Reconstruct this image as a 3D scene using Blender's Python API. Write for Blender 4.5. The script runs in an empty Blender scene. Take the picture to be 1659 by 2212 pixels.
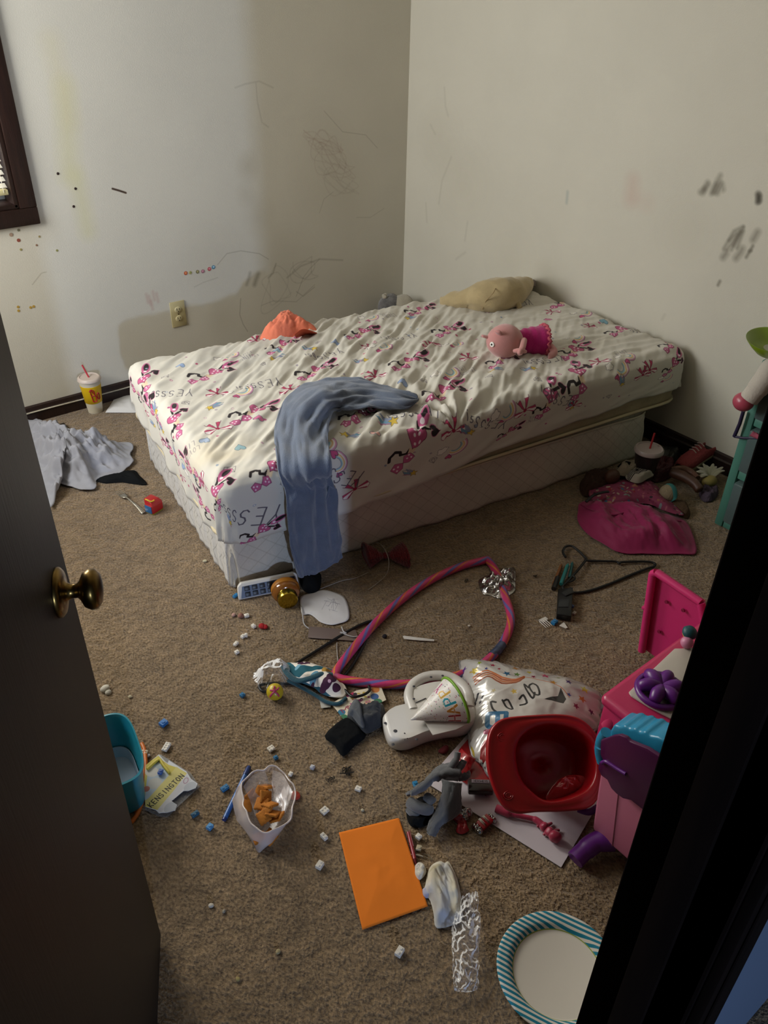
import bpy, bmesh, math, random
import numpy as np
from mathutils import Vector, Matrix, noise, Euler

# ------------------------------------------------------------------ camera, light, exposure
scene = bpy.context.scene
C = scene.collection
CAM_F = 1761.4
CAM_YAW, CAM_PITCH, CAM_ROLL = 0.898575, 0.596041, -0.0187868
CAM_P = Vector((-2.726341, -3.300466, 1.632831))
def _basis():
    cy, sy, cp, sp = math.cos(CAM_YAW), math.sin(CAM_YAW), math.cos(CAM_PITCH), math.sin(CAM_PITCH)
    f = Vector((cy*cp, sy*cp, -sp)); r = Vector((sy, -cy, 0)); d = f.cross(r)
    c, s = math.cos(CAM_ROLL), math.sin(CAM_ROLL)
    return f, c*r + s*d, c*d - s*r
FW, RT, DN = _basis()
cam_d = bpy.data.cameras.new('camera'); cam = bpy.data.objects.new('camera', cam_d); C.objects.link(cam)
M = Matrix((RT, -DN, -FW)).transposed().to_4x4(); M.translation = CAM_P
cam.matrix_world = M
cam_d.sensor_fit = 'HORIZONTAL'; cam_d.sensor_width = 36; cam_d.lens = CAM_F/1659*36; cam_d.clip_start = 0.02
scene.camera = cam

EXPOSURE = -0.03
WINDOW_W, WEST_W, HALL_W = 105.0, 41.0, 135.0
scene.view_settings.view_transform = 'Standard'; scene.view_settings.look = 'None'
scene.view_settings.gamma = 1.0; scene.view_settings.use_curve_mapping = False
scene.view_settings.exposure = EXPOSURE
world = bpy.data.worlds.new('world'); scene.world = world; world.use_nodes = True
bg = world.node_tree.nodes['Background']; bg.inputs[0].default_value = (0.62, 0.78, 1.0, 1); bg.inputs[1].default_value = 2.2

def area_light(name, loc, target, sx, sy, power, col):
    l = bpy.data.lights.new(name, 'AREA'); l.shape = 'RECTANGLE'; l.size = sx; l.size_y = sy; l.energy = power; l.color = col
    o = bpy.data.objects.new(name, l); C.objects.link(o); o.location = loc
    o.rotation_euler = (Vector(target)-Vector(loc)).to_track_quat('-Z', 'Y').to_euler(); return o
# daylight arriving at the bedroom window, and at the far window of the hall behind the camera
area_light('window_daylight', (-2.32, 0.50, 1.85), (-2.0, -1.0, 0.1), 0.85, 1.0, WINDOW_W, (1.0, 0.95, 0.84))
area_light('added_west_daylight', (-3.10, -.62, 1.48), (0, -.80, 1.15), 0.8, 1.1, WEST_W, (1.0, 0.985, 0.945))  # added daylight from the unseen west side, accounts for the bright left wall
area_light('hall_daylight', (-4.30, -8.2, 1.42), (-1.2, -0.6, 0.45), 0.16, 0.26, HALL_W, (0.50, 0.66, 1.0))

# ------------------------------------------------------------------ where a point seen in the photograph lies on a known plane
def _ray(px, py): return FW*CAM_F + RT*(px-829.5) + DN*(py-1106.0)
def F(px, py, z=0.0):
    v = _ray(px, py); return CAM_P + v*((z-CAM_P.z)/v.z)
def FX(px, py, x=0.0):
    v = _ray(px, py); return CAM_P + v*((x-CAM_P.x)/v.x)
def FY(px, py, y=0.0):
    v = _ray(px, py); return CAM_P + v*((y-CAM_P.y)/v.y)
def FP(px, py, p0, n):
    v = _ray(px, py); p0 = Vector(p0); n = Vector(n); return CAM_P + v*((p0-CAM_P).dot(n)/v.dot(n))

# ------------------------------------------------------------------ colour, canvas
def s2l(c): return c/12.92 if c <= 0.04045 else ((c+0.055)/1.055)**2.4
def hx(h): return tuple(int(h[i:i+2], 16)/255 for i in (0, 2, 4))
def lin(h): return tuple(s2l(v) for v in hx(h)) + (1.0,)

FONT = {
 'A': [[(0,0),(.5,1),(1,0)],[(.2,.38),(.8,.38)]], 'B': [[(0,0),(0,1),(.7,.95),(.8,.75),(.65,.55),(0,.52)],[(.65,.55),(.95,.4),(.9,.12),(.7,0),(0,0)]],
 'D': [[(0,0),(0,1),(.6,.93),(.95,.6),(.95,.35),(.6,.05),(0,0)]], 'E': [[(.9,0),(0,0),(0,1),(.9,1)],[(0,.5),(.7,.5)]], 'F': [[(0,0),(0,1),(.9,1)],[(0,.5),(.7,.5)]],
 'G': [[(.95,.8),(.6,1),(.2,.9),(0,.5),(.2,.1),(.6,0),(.95,.2),(.95,.45),(.6,.45)]], 'H': [[(0,0),(0,1)],[(1,0),(1,1)],[(0,.5),(1,.5)]],
 'I': [[(.5,0),(.5,1)]], 'K': [[(0,0),(0,1)],[(.9,1),(0,.45),(.95,0)]], 'L': [[(0,1),(0,0),(.9,0)]], 'M': [[(0,0),(0,1),(.5,.4),(1,1),(1,0)]],
 'N': [[(0,0),(0,1),(1,0),(1,1)]], 'O': [[(.5,0),(.12,.2),(0,.5),(.12,.8),(.5,1),(.88,.8),(1,.5),(.88,.2),(.5,0)]], 'P': [[(0,0),(0,1),(.7,.95),(.88,.75),(.7,.5),(0,.45)]],
 'R': [[(0,0),(0,1),(.7,.95),(.88,.75),(.7,.52),(0,.48)],[(.4,.5),(.95,0)]], 'S': [[(.92,.85),(.6,1),(.2,.95),(.05,.75),(.25,.56),(.75,.46),(.95,.25),(.75,.04),(.35,0),(.03,.15)]],
 'T': [[(0,1),(1,1)],[(.5,1),(.5,0)]], 'U': [[(0,1),(0,.3),(.25,0),(.75,0),(1,.3),(1,1)]], 'V': [[(0,1),(.5,0),(1,1)]], 'Y': [[(0,1),(.5,.5),(1,1)],[(.5,.5),(.5,0)]],
 '!': [[(.4,1),(.4,.3)],[(.4,.06),(.4,0)]], "'": [[(.5,1),(.5,.75)]],
 'o': [[(.45,0),(.1,.15),(.05,.38),(.25,.6),(.6,.6),(.85,.4),(.8,.12),(.45,0)]], 'y': [[(.05,.6),(.4,.1)],[(.85,.6),(.3,-.4),(.05,-.35)]],
 'u': [[(.1,.6),(.1,.15),(.4,0),(.8,.15),(.85,.6),(.85,0)]], 'e': [[(.1,.32),(.85,.34),(.7,.6),(.3,.6),(.08,.35),(.2,.05),(.6,0),(.85,.12)]],
 't': [[(.4,.95),(.4,.15),(.6,0),(.8,.05)],[(.1,.62),(.75,.62)]], 'm': [[(0,0),(0,.6)],[(0,.4),(.3,.6),(.5,.4),(.5,0)],[(.5,.4),(.8,.6),(1,.4),(1,0)]], ' ': []}

class Canvas:
    def __init__(s, x0, y0, x1, y1, ppm, bg):
        s.x0, s.y0, s.x1, s.y1, s.ppm = x0, y0, x1, y1, ppm
        s.w, s.h = max(4, int((x1-x0)*ppm)), max(4, int((y1-y0)*ppm))
        s.a = np.ones((s.h, s.w, 4), np.float32); s.a[:, :, :3] = hx(bg)
    def win(s, xs, ys, pad):
        i0 = max(0, int((min(xs)-pad-s.x0)*s.ppm)); i1 = min(s.w, int((max(xs)+pad-s.x0)*s.ppm)+2)
        j0 = max(0, int((min(ys)-pad-s.y0)*s.ppm)); j1 = min(s.h, int((max(ys)+pad-s.y0)*s.ppm)+2)
        if i1 <= i0 or j1 <= j0: return None
        X, Y = np.meshgrid(s.x0+(np.arange(i0, i1)+.5)/s.ppm, s.y0+(np.arange(j0, j1)+.5)/s.ppm)
        return (slice(j0, j1), slice(i0, i1)), X, Y
    def put(s, sl, m, col, a):
        m = (np.clip(m, 0, 1)*a)[:, :, None].astype(np.float32); s.a[sl][:, :, :3] = s.a[sl][:, :, :3]*(1-m) + np.array(hx(col), np.float32)*m
    def poly(s, pts, col, a=1.0):
        w = s.win([p[0] for p in pts], [p[1] for p in pts], 0)
        if not w: return
        sl, X, Y = w; ins = np.zeros(X.shape, bool)
        for k in range(len(pts)):
            (ax, ay), (bx, by) = pts[k][:2], pts[k-1][:2]
            if ay == by: continue
            ins ^= ((ay > Y) != (by > Y)) & (X < (bx-ax)*(Y-ay)/(by-ay)+ax)
        s.put(sl, ins.astype(float), col, a)
    def ell(s, cx, cy, rx, ry, col, rot=0.0, a=1.0, soft=0.0):
        R = max(rx, ry)*(1+soft); w = s.win([cx-R, cx+R], [cy-R, cy+R], 0)
        if not w: return
        sl, X, Y = w; c, q = math.cos(rot), math.sin(rot); u = (X-cx)*c+(Y-cy)*q; v = -(X-cx)*q+(Y-cy)*c
        d = np.sqrt((u/rx)**2+(v/ry)**2)
        s.put(sl, (1+soft-d)/(soft*2) if soft > 0 else (1-d)*min(rx, ry)*s.ppm+.5, col, a)
    def line(s, pts, wd, col, a=1.0, soft=0.0):
        w = s.win([p[0] for p in pts], [p[1] for p in pts], wd*(1+soft))
        if not w: return
        sl, X, Y = w; D = np.full(X.shape, 1e9)
        for k in range(len(pts)-1):
            ax, ay = pts[k][:2]; bx, by = pts[k+1][:2]; dx, dy = bx-ax, by-ay; L = dx*dx+dy*dy+1e-12
            t = np.clip(((X-ax)*dx+(Y-ay)*dy)/L, 0, 1); D = np.minimum(D, np.hypot(X-ax-t*dx, Y-ay-t*dy))
        s.put(sl, (wd/2-D)*s.ppm+.5 if soft == 0 else 1-D/(wd/2*(1+soft)), col, a)
    def loc(s, cx, cy, rot, sc):
        c, q = math.cos(rot)*sc, math.sin(rot)*sc
        return lambda P: [(cx+x*c-y*q, cy+x*q+y*c) for x, y in P]
    def text(s, t, cx, cy, h, rot, col, wd=.12, asp=.62, gap=.3, arc=0.0, grow=0.0, a=1.0):
        T = s.loc(cx, cy, rot, h); x = 0; n = len(t); W = n*(asp+gap)-gap
        for i, ch in enumerate(t):
            k = 1+grow*(.5-i/max(1, n-1)); y = arc*(1-((i+.5)/n*2-1)**2)
            for st in FONT.get(ch, []): s.line(T([(-W/2+x+px*asp*k, y+py*k-.5) for px, py in st]), wd*h, col, a)
            x += (asp+gap)*k
    def star(s, cx, cy, r, rot, col, out=None):
        P = [(cx+math.cos(rot+k*math.pi/5)*r*(1 if k % 2 == 0 else .45), cy+math.sin(rot+k*math.pi/5)*r*(1 if k % 2 == 0 else .45)) for k in range(10)]
        s.poly(P, col)
        if out: s.line(P+[P[0]], .0012, out)
    def heart(s, cx, cy, r, rot, col, out=None):
        T = s.loc(cx, cy, rot, r/16)
        P = T([(16*math.sin(t)**3, 13*math.cos(t)-5*math.cos(2*t)-2*math.cos(3*t)-math.cos(4*t)) for t in [k*math.tau/28 for k in range(28)]])
        if col: s.poly(P, col)
        if out: s.line(P+[P[0]], .0016, out)
    def image(s, name):
        im = bpy.data.images.new(name, s.w, s.h, alpha=False); im.pixels.foreach_set(s.a.ravel()); im.update(); im.pack(); return im

# ------------------------------------------------------------------ materials
MATS = {}
def mat(name, col='808080', rough=.6, metal=0.0, bump=0.0, bscale=60.0, img=None, spec=.4, mottle=0.0, mscale=8.0, col2=None, sheen=0.0, alpha=1.0, trans=0.0, emis=0.0, coat=0.0, uvname=None, bdist=.01, stretch=None):
    if name in MATS: return MATS[name]
    m = bpy.data.materials.new(name); m.use_nodes = True; nt = m.node_tree; b = nt.nodes['Principled BSDF']; L = nt.links.new
    b.inputs['Roughness'].default_value = rough; b.inputs['Metallic'].default_value = metal; b.inputs['Specular IOR Level'].default_value = spec
    b.inputs['Sheen Weight'].default_value = sheen; b.inputs['Coat Weight'].default_value = coat; b.inputs['Coat Roughness'].default_value = .15
    b.inputs['Alpha'].default_value = alpha; b.inputs['Transmission Weight'].default_value = trans
    src = None
    tc = nt.nodes.new('ShaderNodeTexCoord'); vec = tc.outputs['Object']
    if stretch:
        mp = nt.nodes.new('ShaderNodeMapping'); mp.inputs['Scale'].default_value = stretch; L(vec, mp.inputs[0]); vec = mp.outputs[0]
    if img:
        ti = nt.nodes.new('ShaderNodeTexImage'); ti.image = img; ti.extension = 'EXTEND'; L(tc.outputs['UV'], ti.inputs[0]); src = ti.outputs[0]
    else:
        b.inputs['Base Color'].default_value = lin(col)
    if mottle or col2:
        n = nt.nodes.new('ShaderNodeTexNoise'); n.inputs['Scale'].default_value = mscale; n.inputs['Detail'].default_value = 5; L(vec, n.inputs['Vector'])
        cr = nt.nodes.new('ShaderNodeValToRGB'); cr.color_ramp.elements[0].position = .32; cr.color_ramp.elements[1].position = .68; L(n.outputs[0], cr.inputs[0])
        mx = nt.nodes.new('ShaderNodeMix'); mx.data_type = 'RGBA'; L(cr.outputs[0], mx.inputs[0])
        if img:
            mx.blend_type = 'MULTIPLY'; mx.inputs[0].default_value = 1.0
            cr.color_ramp.elements[0].color = (1-mottle,)*3+(1,); cr.color_ramp.elements[1].color = (1, 1, 1, 1)
            for l in list(mx.inputs[0].links): nt.links.remove(l)
            mx.inputs[0].default_value = 1.0; L(src, mx.inputs[6]); L(cr.outputs[0], mx.inputs[7])
        else:
            mx.inputs[6].default_value = lin(col)
            c2 = lin(col2) if col2 else tuple(v*(1-mottle) for v in lin(col)[:3])+(1,)
            mx.inputs[7].default_value = c2
        src = mx.outputs[2]
    if src: L(src, b.inputs['Base Color'])
    if bump:
        n = nt.nodes.new('ShaderNodeTexNoise'); n.inputs['Scale'].default_value = bscale; n.inputs['Detail'].default_value = 4; L(vec, n.inputs['Vector'])
        bp = nt.nodes.new('ShaderNodeBump'); bp.inputs['Strength'].default_value = bump; bp.inputs['Distance'].default_value = bdist; L(n.outputs[0], bp.inputs['Height']); L(bp.outputs[0], b.inputs['Normal'])
    if emis:
        b.inputs['Emission Color'].default_value = lin(col); b.inputs['Emission Strength'].default_value = emis
    MATS[name] = m; return m
def film(name, tint='ffffff', opac=.25, rough=.15, ss=0.0):
    """thin clear plastic: mostly see-through with a glossy skin"""
    if name in MATS: return MATS[name]
    m = bpy.data.materials.new(name); m.use_nodes = True; nt = m.node_tree; L = nt.links.new; nt.nodes.clear()
    out = nt.nodes.new('ShaderNodeOutputMaterial'); tr = nt.nodes.new('ShaderNodeBsdfTransparent'); tr.inputs[0].default_value = (1, 1, 1, 1)
    df = nt.nodes.new('ShaderNodeBsdfPrincipled'); df.inputs['Base Color'].default_value = lin(tint); df.inputs['Roughness'].default_value = rough; df.inputs['Specular IOR Level'].default_value = 1.0
    fr = nt.nodes.new('ShaderNodeLayerWeight'); fr.inputs[0].default_value = .35
    ma = nt.nodes.new('ShaderNodeMath'); ma.operation = 'MULTIPLY_ADD'; ma.inputs[1].default_value = .6; ma.inputs[2].default_value = opac; ma.use_clamp = True
    mx = nt.nodes.new('ShaderNodeMixShader'); L(fr.outputs['Fresnel'], ma.inputs[0]); L(ma.outputs[0], mx.inputs[0]); L(tr.outputs[0], mx.inputs[1]); L(df.outputs[0], mx.inputs[2]); L(mx.outputs[0], out.inputs[0])
    MATS[name] = m; return m
def plas(h, rough=.35): return mat('plastic_'+h, h, rough, spec=.5)
def cloth(h, mot=.15): return mat('cloth_'+h, h, .95, bump=.5, bscale=350, spec=.1, mottle=mot, mscale=30, bdist=.002)

# ------------------------------------------------------------------ object helpers
def wmat(o): return (wmat(o.parent) if o.parent else Matrix.Identity(4)) @ o.matrix_basis
def link(name, me, m=None, parent=None, smooth=True):
    o = bpy.data.objects.new(name, me); C.objects.link(o)
    if m and not me.materials:
        for k in (m if isinstance(m, (list, tuple)) else [m]): me.materials.append(k)
    if parent:
        o.parent = parent; o.matrix_parent_inverse = Matrix.Identity(4)
        o.matrix_basis = wmat(parent).inverted()
    if smooth: me.polygons.foreach_set('use_smooth', [True]*len(me.polygons))
    return o
def mesh(name, V, Fc, m=None, parent=None, smooth=True, uv=None):
    """V are world points; uv(vertex index) or uv(world point) gives texture coordinates"""
    me = bpy.data.meshes.new(name); me.from_pydata([tuple(v) for v in V], [], Fc); me.update()
    if uv:
        ul = me.uv_layers.new(name='uv')
        if callable(uv): uvs = [uv(v) for v in V]
        else: uvs = uv
        for l in me.loops: ul.data[l.index].uv = uvs[l.vertex_index]
    return link(name, me, m, parent, smooth)
def finish(name, bm, m=None, parent=None, smooth=True, bevel=0.0, seg=2, angle=None):
    if bevel: bmesh.ops.bevel(bm, geom=[e for e in bm.edges if e.calc_face_angle(0) > .5], offset=bevel, segments=seg, affect='EDGES', profile=.5, clamp_overlap=True)
    bmesh.ops.recalc_face_normals(bm, faces=bm.faces[:])
    me = bpy.data.meshes.new(name); bm.to_mesh(me); bm.free()
    o = link(name, me, m, parent, smooth)
    if smooth: sharp(o)
    return o
def sharp(o, ang=40):
    me = o.data
    try: me.set_sharp_from_angle(angle=math.radians(ang))
    except Exception: pass
    return o
def TR(loc=(0, 0, 0), rot=(0, 0, 0), sc=(1, 1, 1)):
    return Matrix.Translation(Vector(loc)) @ Euler(rot).to_matrix().to_4x4() @ Matrix.Diagonal((*sc, 1))
def bbox_bm(size, T, bm=None):
    bm = bm or bmesh.new(); bmesh.ops.create_cube(bm, size=1, matrix=T @ Matrix.Diagonal((*size, 1))); return bm
def box(name, size, T, m, parent=None, bevel=.002, seg=2):
    """rounded box; T is a matrix or a centre point"""
    if not isinstance(T, Matrix): T = TR(T)
    return finish(name, bbox_bm(size, T), m, parent, bevel=bevel, seg=seg)
def boxes(name, lst, m, parent=None, bevel=0.0):
    bm = bmesh.new()
    for size, c in lst: bbox_bm(size, c if isinstance(c, Matrix) else TR(c), bm)
    return finish(name, bm, m, parent, bevel=bevel, smooth=bevel > 0)
def slab(lo, hi): return ([h-l for l, h in zip(lo, hi)], TR([(l+h)/2 for l, h in zip(lo, hi)]))
def prism(name, pts, up, m, parent=None, bevel=0.0, seg=2, both=False):
    """closed polygon of world points extruded by the vector up"""
    bm = bmesh.new(); vs = [bm.verts.new(p) for p in pts]; f = bm.faces.new(vs)
    r = bmesh.ops.extrude_face_region(bm, geom=[f]); bmesh.ops.translate(bm, vec=Vector(up), verts=[e for e in r['geom'] if isinstance(e, bmesh.types.BMVert)])
    return finish(name, bm, m, parent, bevel=bevel, seg=seg)
def lathe(name, prof, T, m, parent=None, n=40, sq=None):
    """profile [(radius, z)] turned about z; sq=(exponent) gives a squared section"""
    V = []; Fc = []
    for r, z in prof:
        for k in range(n):
            a = math.tau*k/n; c, s = math.cos(a), math.sin(a)
            if sq: q = (abs(c)**sq+abs(s)**sq)**(-1/sq); c *= q; s *= q
            V.append(T @ Vector((r*c, r*s, z)))
    for j in range(len(prof)-1):
        for k in range(n): Fc.append((j*n+k, j*n+(k+1) % n, (j+1)*n+(k+1) % n, (j+1)*n+k))
    if prof[0][0] > 1e-5: Fc.append(tuple(range(n-1, -1, -1)))
    if prof[-1][0] > 1e-5 and not (abs(prof[-1][0]-prof[0][0]) < 1e-6 and abs(prof[-1][1]-prof[0][1]) < 1e-6): Fc.append(tuple((len(prof)-1)*n+k for k in range(n)))
    o = mesh(name, V, Fc, m, parent); return sharp(o, 50)
def smoothpath(P, n=8, closed=False):
    P = [Vector(p) for p in P]; out = []; N = len(P)
    rng = range(N if closed else N-1)
    for i in rng:
        p0 = P[(i-1) % N] if closed or i > 0 else P[i]; p1 = P[i]; p2 = P[(i+1) % N]; p3 = P[(i+2) % N] if closed or i+2 < N else p2
        for k in range(n):
            t = k/n; out.append(.5*((2*p1)+(p2-p0)*t+(2*p0-5*p1+4*p2-p3)*t*t+(-p0+3*p1-3*p2+p3)*t**3))
    if not closed: out.append(P[-1])
    return out
def tube(name, P, r, m, parent=None, n=12, closed=False, flat=1.0, uvrep=None, cap=True):
    """tube along world points; r number or list; flat squashes it vertically"""
    P = [Vector(p) for p in P]; N = len(P); R = r if isinstance(r, (list, tuple)) else [r]*N
    V = []; Fc = []; UV = []; up = Vector((0, 0, 1)); s = 0.0
    for i, p in enumerate(P):
        a = P[(i-1) % N] if closed or i > 0 else p; b = P[(i+1) % N] if closed or i < N-1 else p
        t = (b-a).normalized()
        side = t.cross(up)
        if side.length < .05: side = t.cross(Vector((0, 1, 0)))
        side.normalize(); w = side.cross(t).normalized()
        if i: s += (p-P[i-1]).length
        for k in range(n):
            an = math.tau*k/n; V.append(p+side*math.cos(an)*R[i]+w*math.sin(an)*R[i]*flat); UV.append((s, k/n))
    M_ = N if closed else N-1
    for i in range(M_):
        for k in range(n):
            j = (i+1) % N; Fc.append((i*n+k, i*n+(k+1) % n, j*n+(k+1) % n, j*n+k))
    if not closed and cap: Fc += [tuple(range(n-1, -1, -1)), tuple((N-1)*n+k for k in range(n))]
    o = mesh(name, V, Fc, m, parent, uv=UV); return sharp(o, 60)
def ball(name, c, r, m, parent=None, sc=(1, 1, 1), rot=(0, 0, 0), u=24, v=16, nz=0.0, nf=10):
    bm = bmesh.new(); bmesh.ops.create_uvsphere(bm, u_segments=u, v_segments=v, radius=r, matrix=TR(c, rot, sc))
    if nz:
        for q in bm.verts: q.co += (q.co-Vector(c)).normalized()*nz*noise.noise(q.co*nf)
    return finish(name, bm, m, parent)
def ridged(p, oct=3):
    v = 0; a = 1; s = 0
    for _ in range(oct): v += a*(1-2*abs(noise.noise(p))); s += a; p = p*2.1+Vector((3.1, 1.7, .9)); a *= .5
    return v/s
def insidepoly(x, y, P):
    c = False
    for k in range(len(P)):
        ax, ay = P[k][0], P[k][1]; bx, by = P[k-1][0], P[k-1][1]
        if (ay > y) != (by > y) and x < (bx-ax)*(y-ay)/(by-ay)+ax: c = not c
    return c
def lump(name, out, h, m, parent=None, seed=0, freq=14, rid=.5, z0=.002, edge=.35, rings=26, nt=110, dirv=None, uvc=None, thick=.002, prof=None, ctr=None, smoothout=6, jag=0.0, zfun=None, fine=0.0):
    """a cloth, pillow or crumpled sheet lying inside the outline (world points): domed, folded, with a rim that comes down to what it lies on"""
    O = smoothpath(out, smoothout, True); N = len(O)
    c = Vector(ctr) if ctr is not None else sum(O, Vector())/N
    # resample to nt
    per = [0]
    for k in range(N): per.append(per[-1]+(O[(k+1) % N]-O[k]).length)
    R = []
    k = 0
    for i in range(nt):
        d = per[-1]*i/nt
        while per[k+1] < d: k += 1
        R.append(O[k].lerp(O[(k+1) % N], (d-per[k])/max(1e-9, per[k+1]-per[k])))
    sd = Vector((seed*1.7, seed*2.9, seed*.7)); V = [None]; Fc = []
    def z_at(x, y, t):
        e = min(1.0, (1-t)/edge); e = e*e*(3-2*e) if prof is None else prof(t)
        p = Vector((x, y, 0))
        if dirv: a = math.radians(dirv); p = Vector((x*math.cos(a)+y*math.sin(a), (-x*math.sin(a)+y*math.cos(a))*.3, 0))
        rn = ridged(p*freq+sd)
        if fine: rn += fine*ridged(Vector((p.x, p.y*2.2, 0))*freq*2.3+sd*2, 2)
        return z0+(zfun(x, y) if zfun else 0)+max(0.0, h*e*(1-rid+rid*rn)+h*.12*rid*rn*(1-e))
    V[0] = Vector((c.x, c.y, z_at(c.x, c.y, 0)))
    for r in range(1, rings+1):
        t = r/rings
        for i in range(nt):
            q = c.lerp(R[i], t); j = 1+jag*noise.noise(Vector((i*.9, t*3, seed))) * t
            x, y = c.x+(q.x-c.x)*j, c.y+(q.y-c.y)*j; V.append(Vector((x, y, z_at(x, y, t))))
    for i in range(nt): Fc.append((0, 1+i, 1+(i+1) % nt))
    for r in range(rings-1):
        for i in range(nt): Fc.append((1+r*nt+i, 1+(r+1)*nt+i, 1+(r+1)*nt+(i+1) % nt, 1+r*nt+(i+1) % nt))
    uv = [((v.x-uvc.x0)/(uvc.x1-uvc.x0), (v.y-uvc.y0)/(uvc.y1-uvc.y0)) for v in V] if uvc else None
    o = mesh(name, V, Fc, m, parent, uv=uv)
    if thick: sl = o.modifiers.new('thickness', 'SOLIDIFY'); sl.thickness = thick; sl.offset = -1
    return o
def rowsheet(name, rows, m, parent=None, nu=24, sub=5, wr=0.0, wf=12, seed=0, thick=.004, uv=None, nrm=None, dirs=1.0):
    """cloth through rows of world points (left..right); wr wrinkles along the normal"""
    n = max(len(r) for r in rows)
    rows = [[Vector(p) for p in r] for r in rows]
    R2 = []
    for r in rows:
        q = smoothpath(r, max(2, nu//(len(r)-1))) if len(r) > 2 else [r[0].lerp(r[1], k/nu) for k in range(nu+1)]
        if len(q) != nu+1:
            q = [q[min(len(q)-1, int(round(k*(len(q)-1)/nu)))] for k in range(nu+1)]
        R2.append(q)
    cols = [smoothpath([r[k] for r in R2], sub) for k in range(nu+1)]; Nr = len(cols[0]); V = []; Fc = []
    for j in range(Nr):
        for k in range(nu+1): V.append(cols[k][j].copy())
    if wr:
        W = nu+1; base = [v.copy() for v in V]
        for j in range(Nr):
            for k in range(W):
                a = base[min(Nr-1, j+1)*W+k]-base[max(0, j-1)*W+k]; b = base[j*W+min(nu, k+1)]-base[j*W+max(0, k-1)]
                nn = a.cross(b); nn = nn.normalized() if nn.length > 1e-9 else Vector((0, 0, 1))
                if nrm and nn.dot(Vector(nrm)) < 0: nn = -nn
                V[j*W+k] += nn*wr*(ridged(Vector((k/nu*wf, j/Nr*wf*dirs, seed*3.3)), 2)+.35)
    for j in range(Nr-1):
        for k in range(nu): a = j*(nu+1)+k; Fc.append((a, a+1, a+nu+2, a+nu+1))
    uvs = [(k/nu, j/(Nr-1)) for j in range(Nr) for k in range(nu+1)] if uv else None
    o = mesh(name, V, Fc, m, parent, uv=uvs)
    if thick: s_ = o.modifiers.new('thickness', 'SOLIDIFY'); s_.thickness = thick; s_.offset = 1 if not nrm else 0
    return o
def flat(name, out, m, parent=None, th=.0006, z=.003, curl=0.0, sub=0, uvc=None, seed=0):
    """a sheet of paper or card: polygon of world points with thickness, optionally buckled"""
    if not curl:
        me = [Vector((p[0], p[1], z)) for p in out]
        return prism(name, me, (0, 0, th), m, parent) if not uvc else mesh_uvflat(name, me, th, m, parent, uvc)
    return lump(name, [Vector((p[0], p[1], 0)) for p in out], curl, m, parent, seed=seed, freq=7, rid=.9, z0=z, edge=.5, rings=14, nt=80, thick=th, uvc=uvc, smoothout=1)
def mesh_uvflat(name, P, th, m, parent, uvc):
    n = len(P); V = P+[p+Vector((0, 0, th)) for p in P]
    Fc = [tuple(range(n-1, -1, -1)), tuple(range(n, 2*n))]+[(k, (k+1) % n, n+(k+1) % n, n+k) for k in range(n)]
    return mesh(name, V, Fc, m, parent, smooth=False, uv=[((v.x-uvc.x0)/(uvc.x1-uvc.x0), (v.y-uvc.y0)/(uvc.y1-uvc.y0)) for v in V])
def tag(o, label, cat, group=None):
    o['label'] = label; o['category'] = cat
    if group: o['group'] = group
    return o
def thing(name, label, cat, loc, group=None):
    o = bpy.data.objects.new(name, None); C.objects.link(o); o.empty_display_size = .05; o.location = Vector(loc)
    o.matrix_basis = Matrix.Translation(Vector(loc)); return tag(o, label, cat, group)
def st(o): o['kind'] = 'structure'; return o
def pxs(L, z=0.0): return [F(x, y, z) for x, y in L]
def canvas_for(P, ppm, bg, pad=.01):
    return Canvas(min(p[0] for p in P)-pad, min(p[1] for p in P)-pad, max(p[0] for p in P)+pad, max(p[1] for p in P)+pad, ppm, bg)
def textw(cv, t, A, B, h, col, wd=.16, **k):
    """writing whose baseline runs from world point A to B"""
    A, B = Vector(A[:2]), Vector(B[:2]); d = B-A; rot = math.atan2(d.y, d.x); n = Vector((-d.y, d.x)).normalized(); c = (A+B)/2+n*h/2
    gap = .28; asp = ((d.length/h)+gap)/len(t)-gap
    cv.text(t, c.x, c.y, h, rot, col, wd, max(.2, asp), gap, **k)

# ================================================================== THE ROOM
WX, WY, CH = -2.97, -3.03, 2.44          # west wall, near (doorway) wall, ceiling
HY = -3.155                              # hall side of the doorway wall
DX0, DX1, DH = -2.885, -2.12, 2.04       # door opening
trimwood = mat('dark_stained_wood', '2a1711', .42, spec=.45, mottle=.45, mscale=7, stretch=(14, 14, 1.2), bump=.12, bscale=30)
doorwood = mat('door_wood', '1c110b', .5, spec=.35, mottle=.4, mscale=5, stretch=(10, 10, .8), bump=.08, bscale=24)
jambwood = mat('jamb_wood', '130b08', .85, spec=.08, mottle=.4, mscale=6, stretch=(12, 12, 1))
WALLC = 'cdc8b9'

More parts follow.
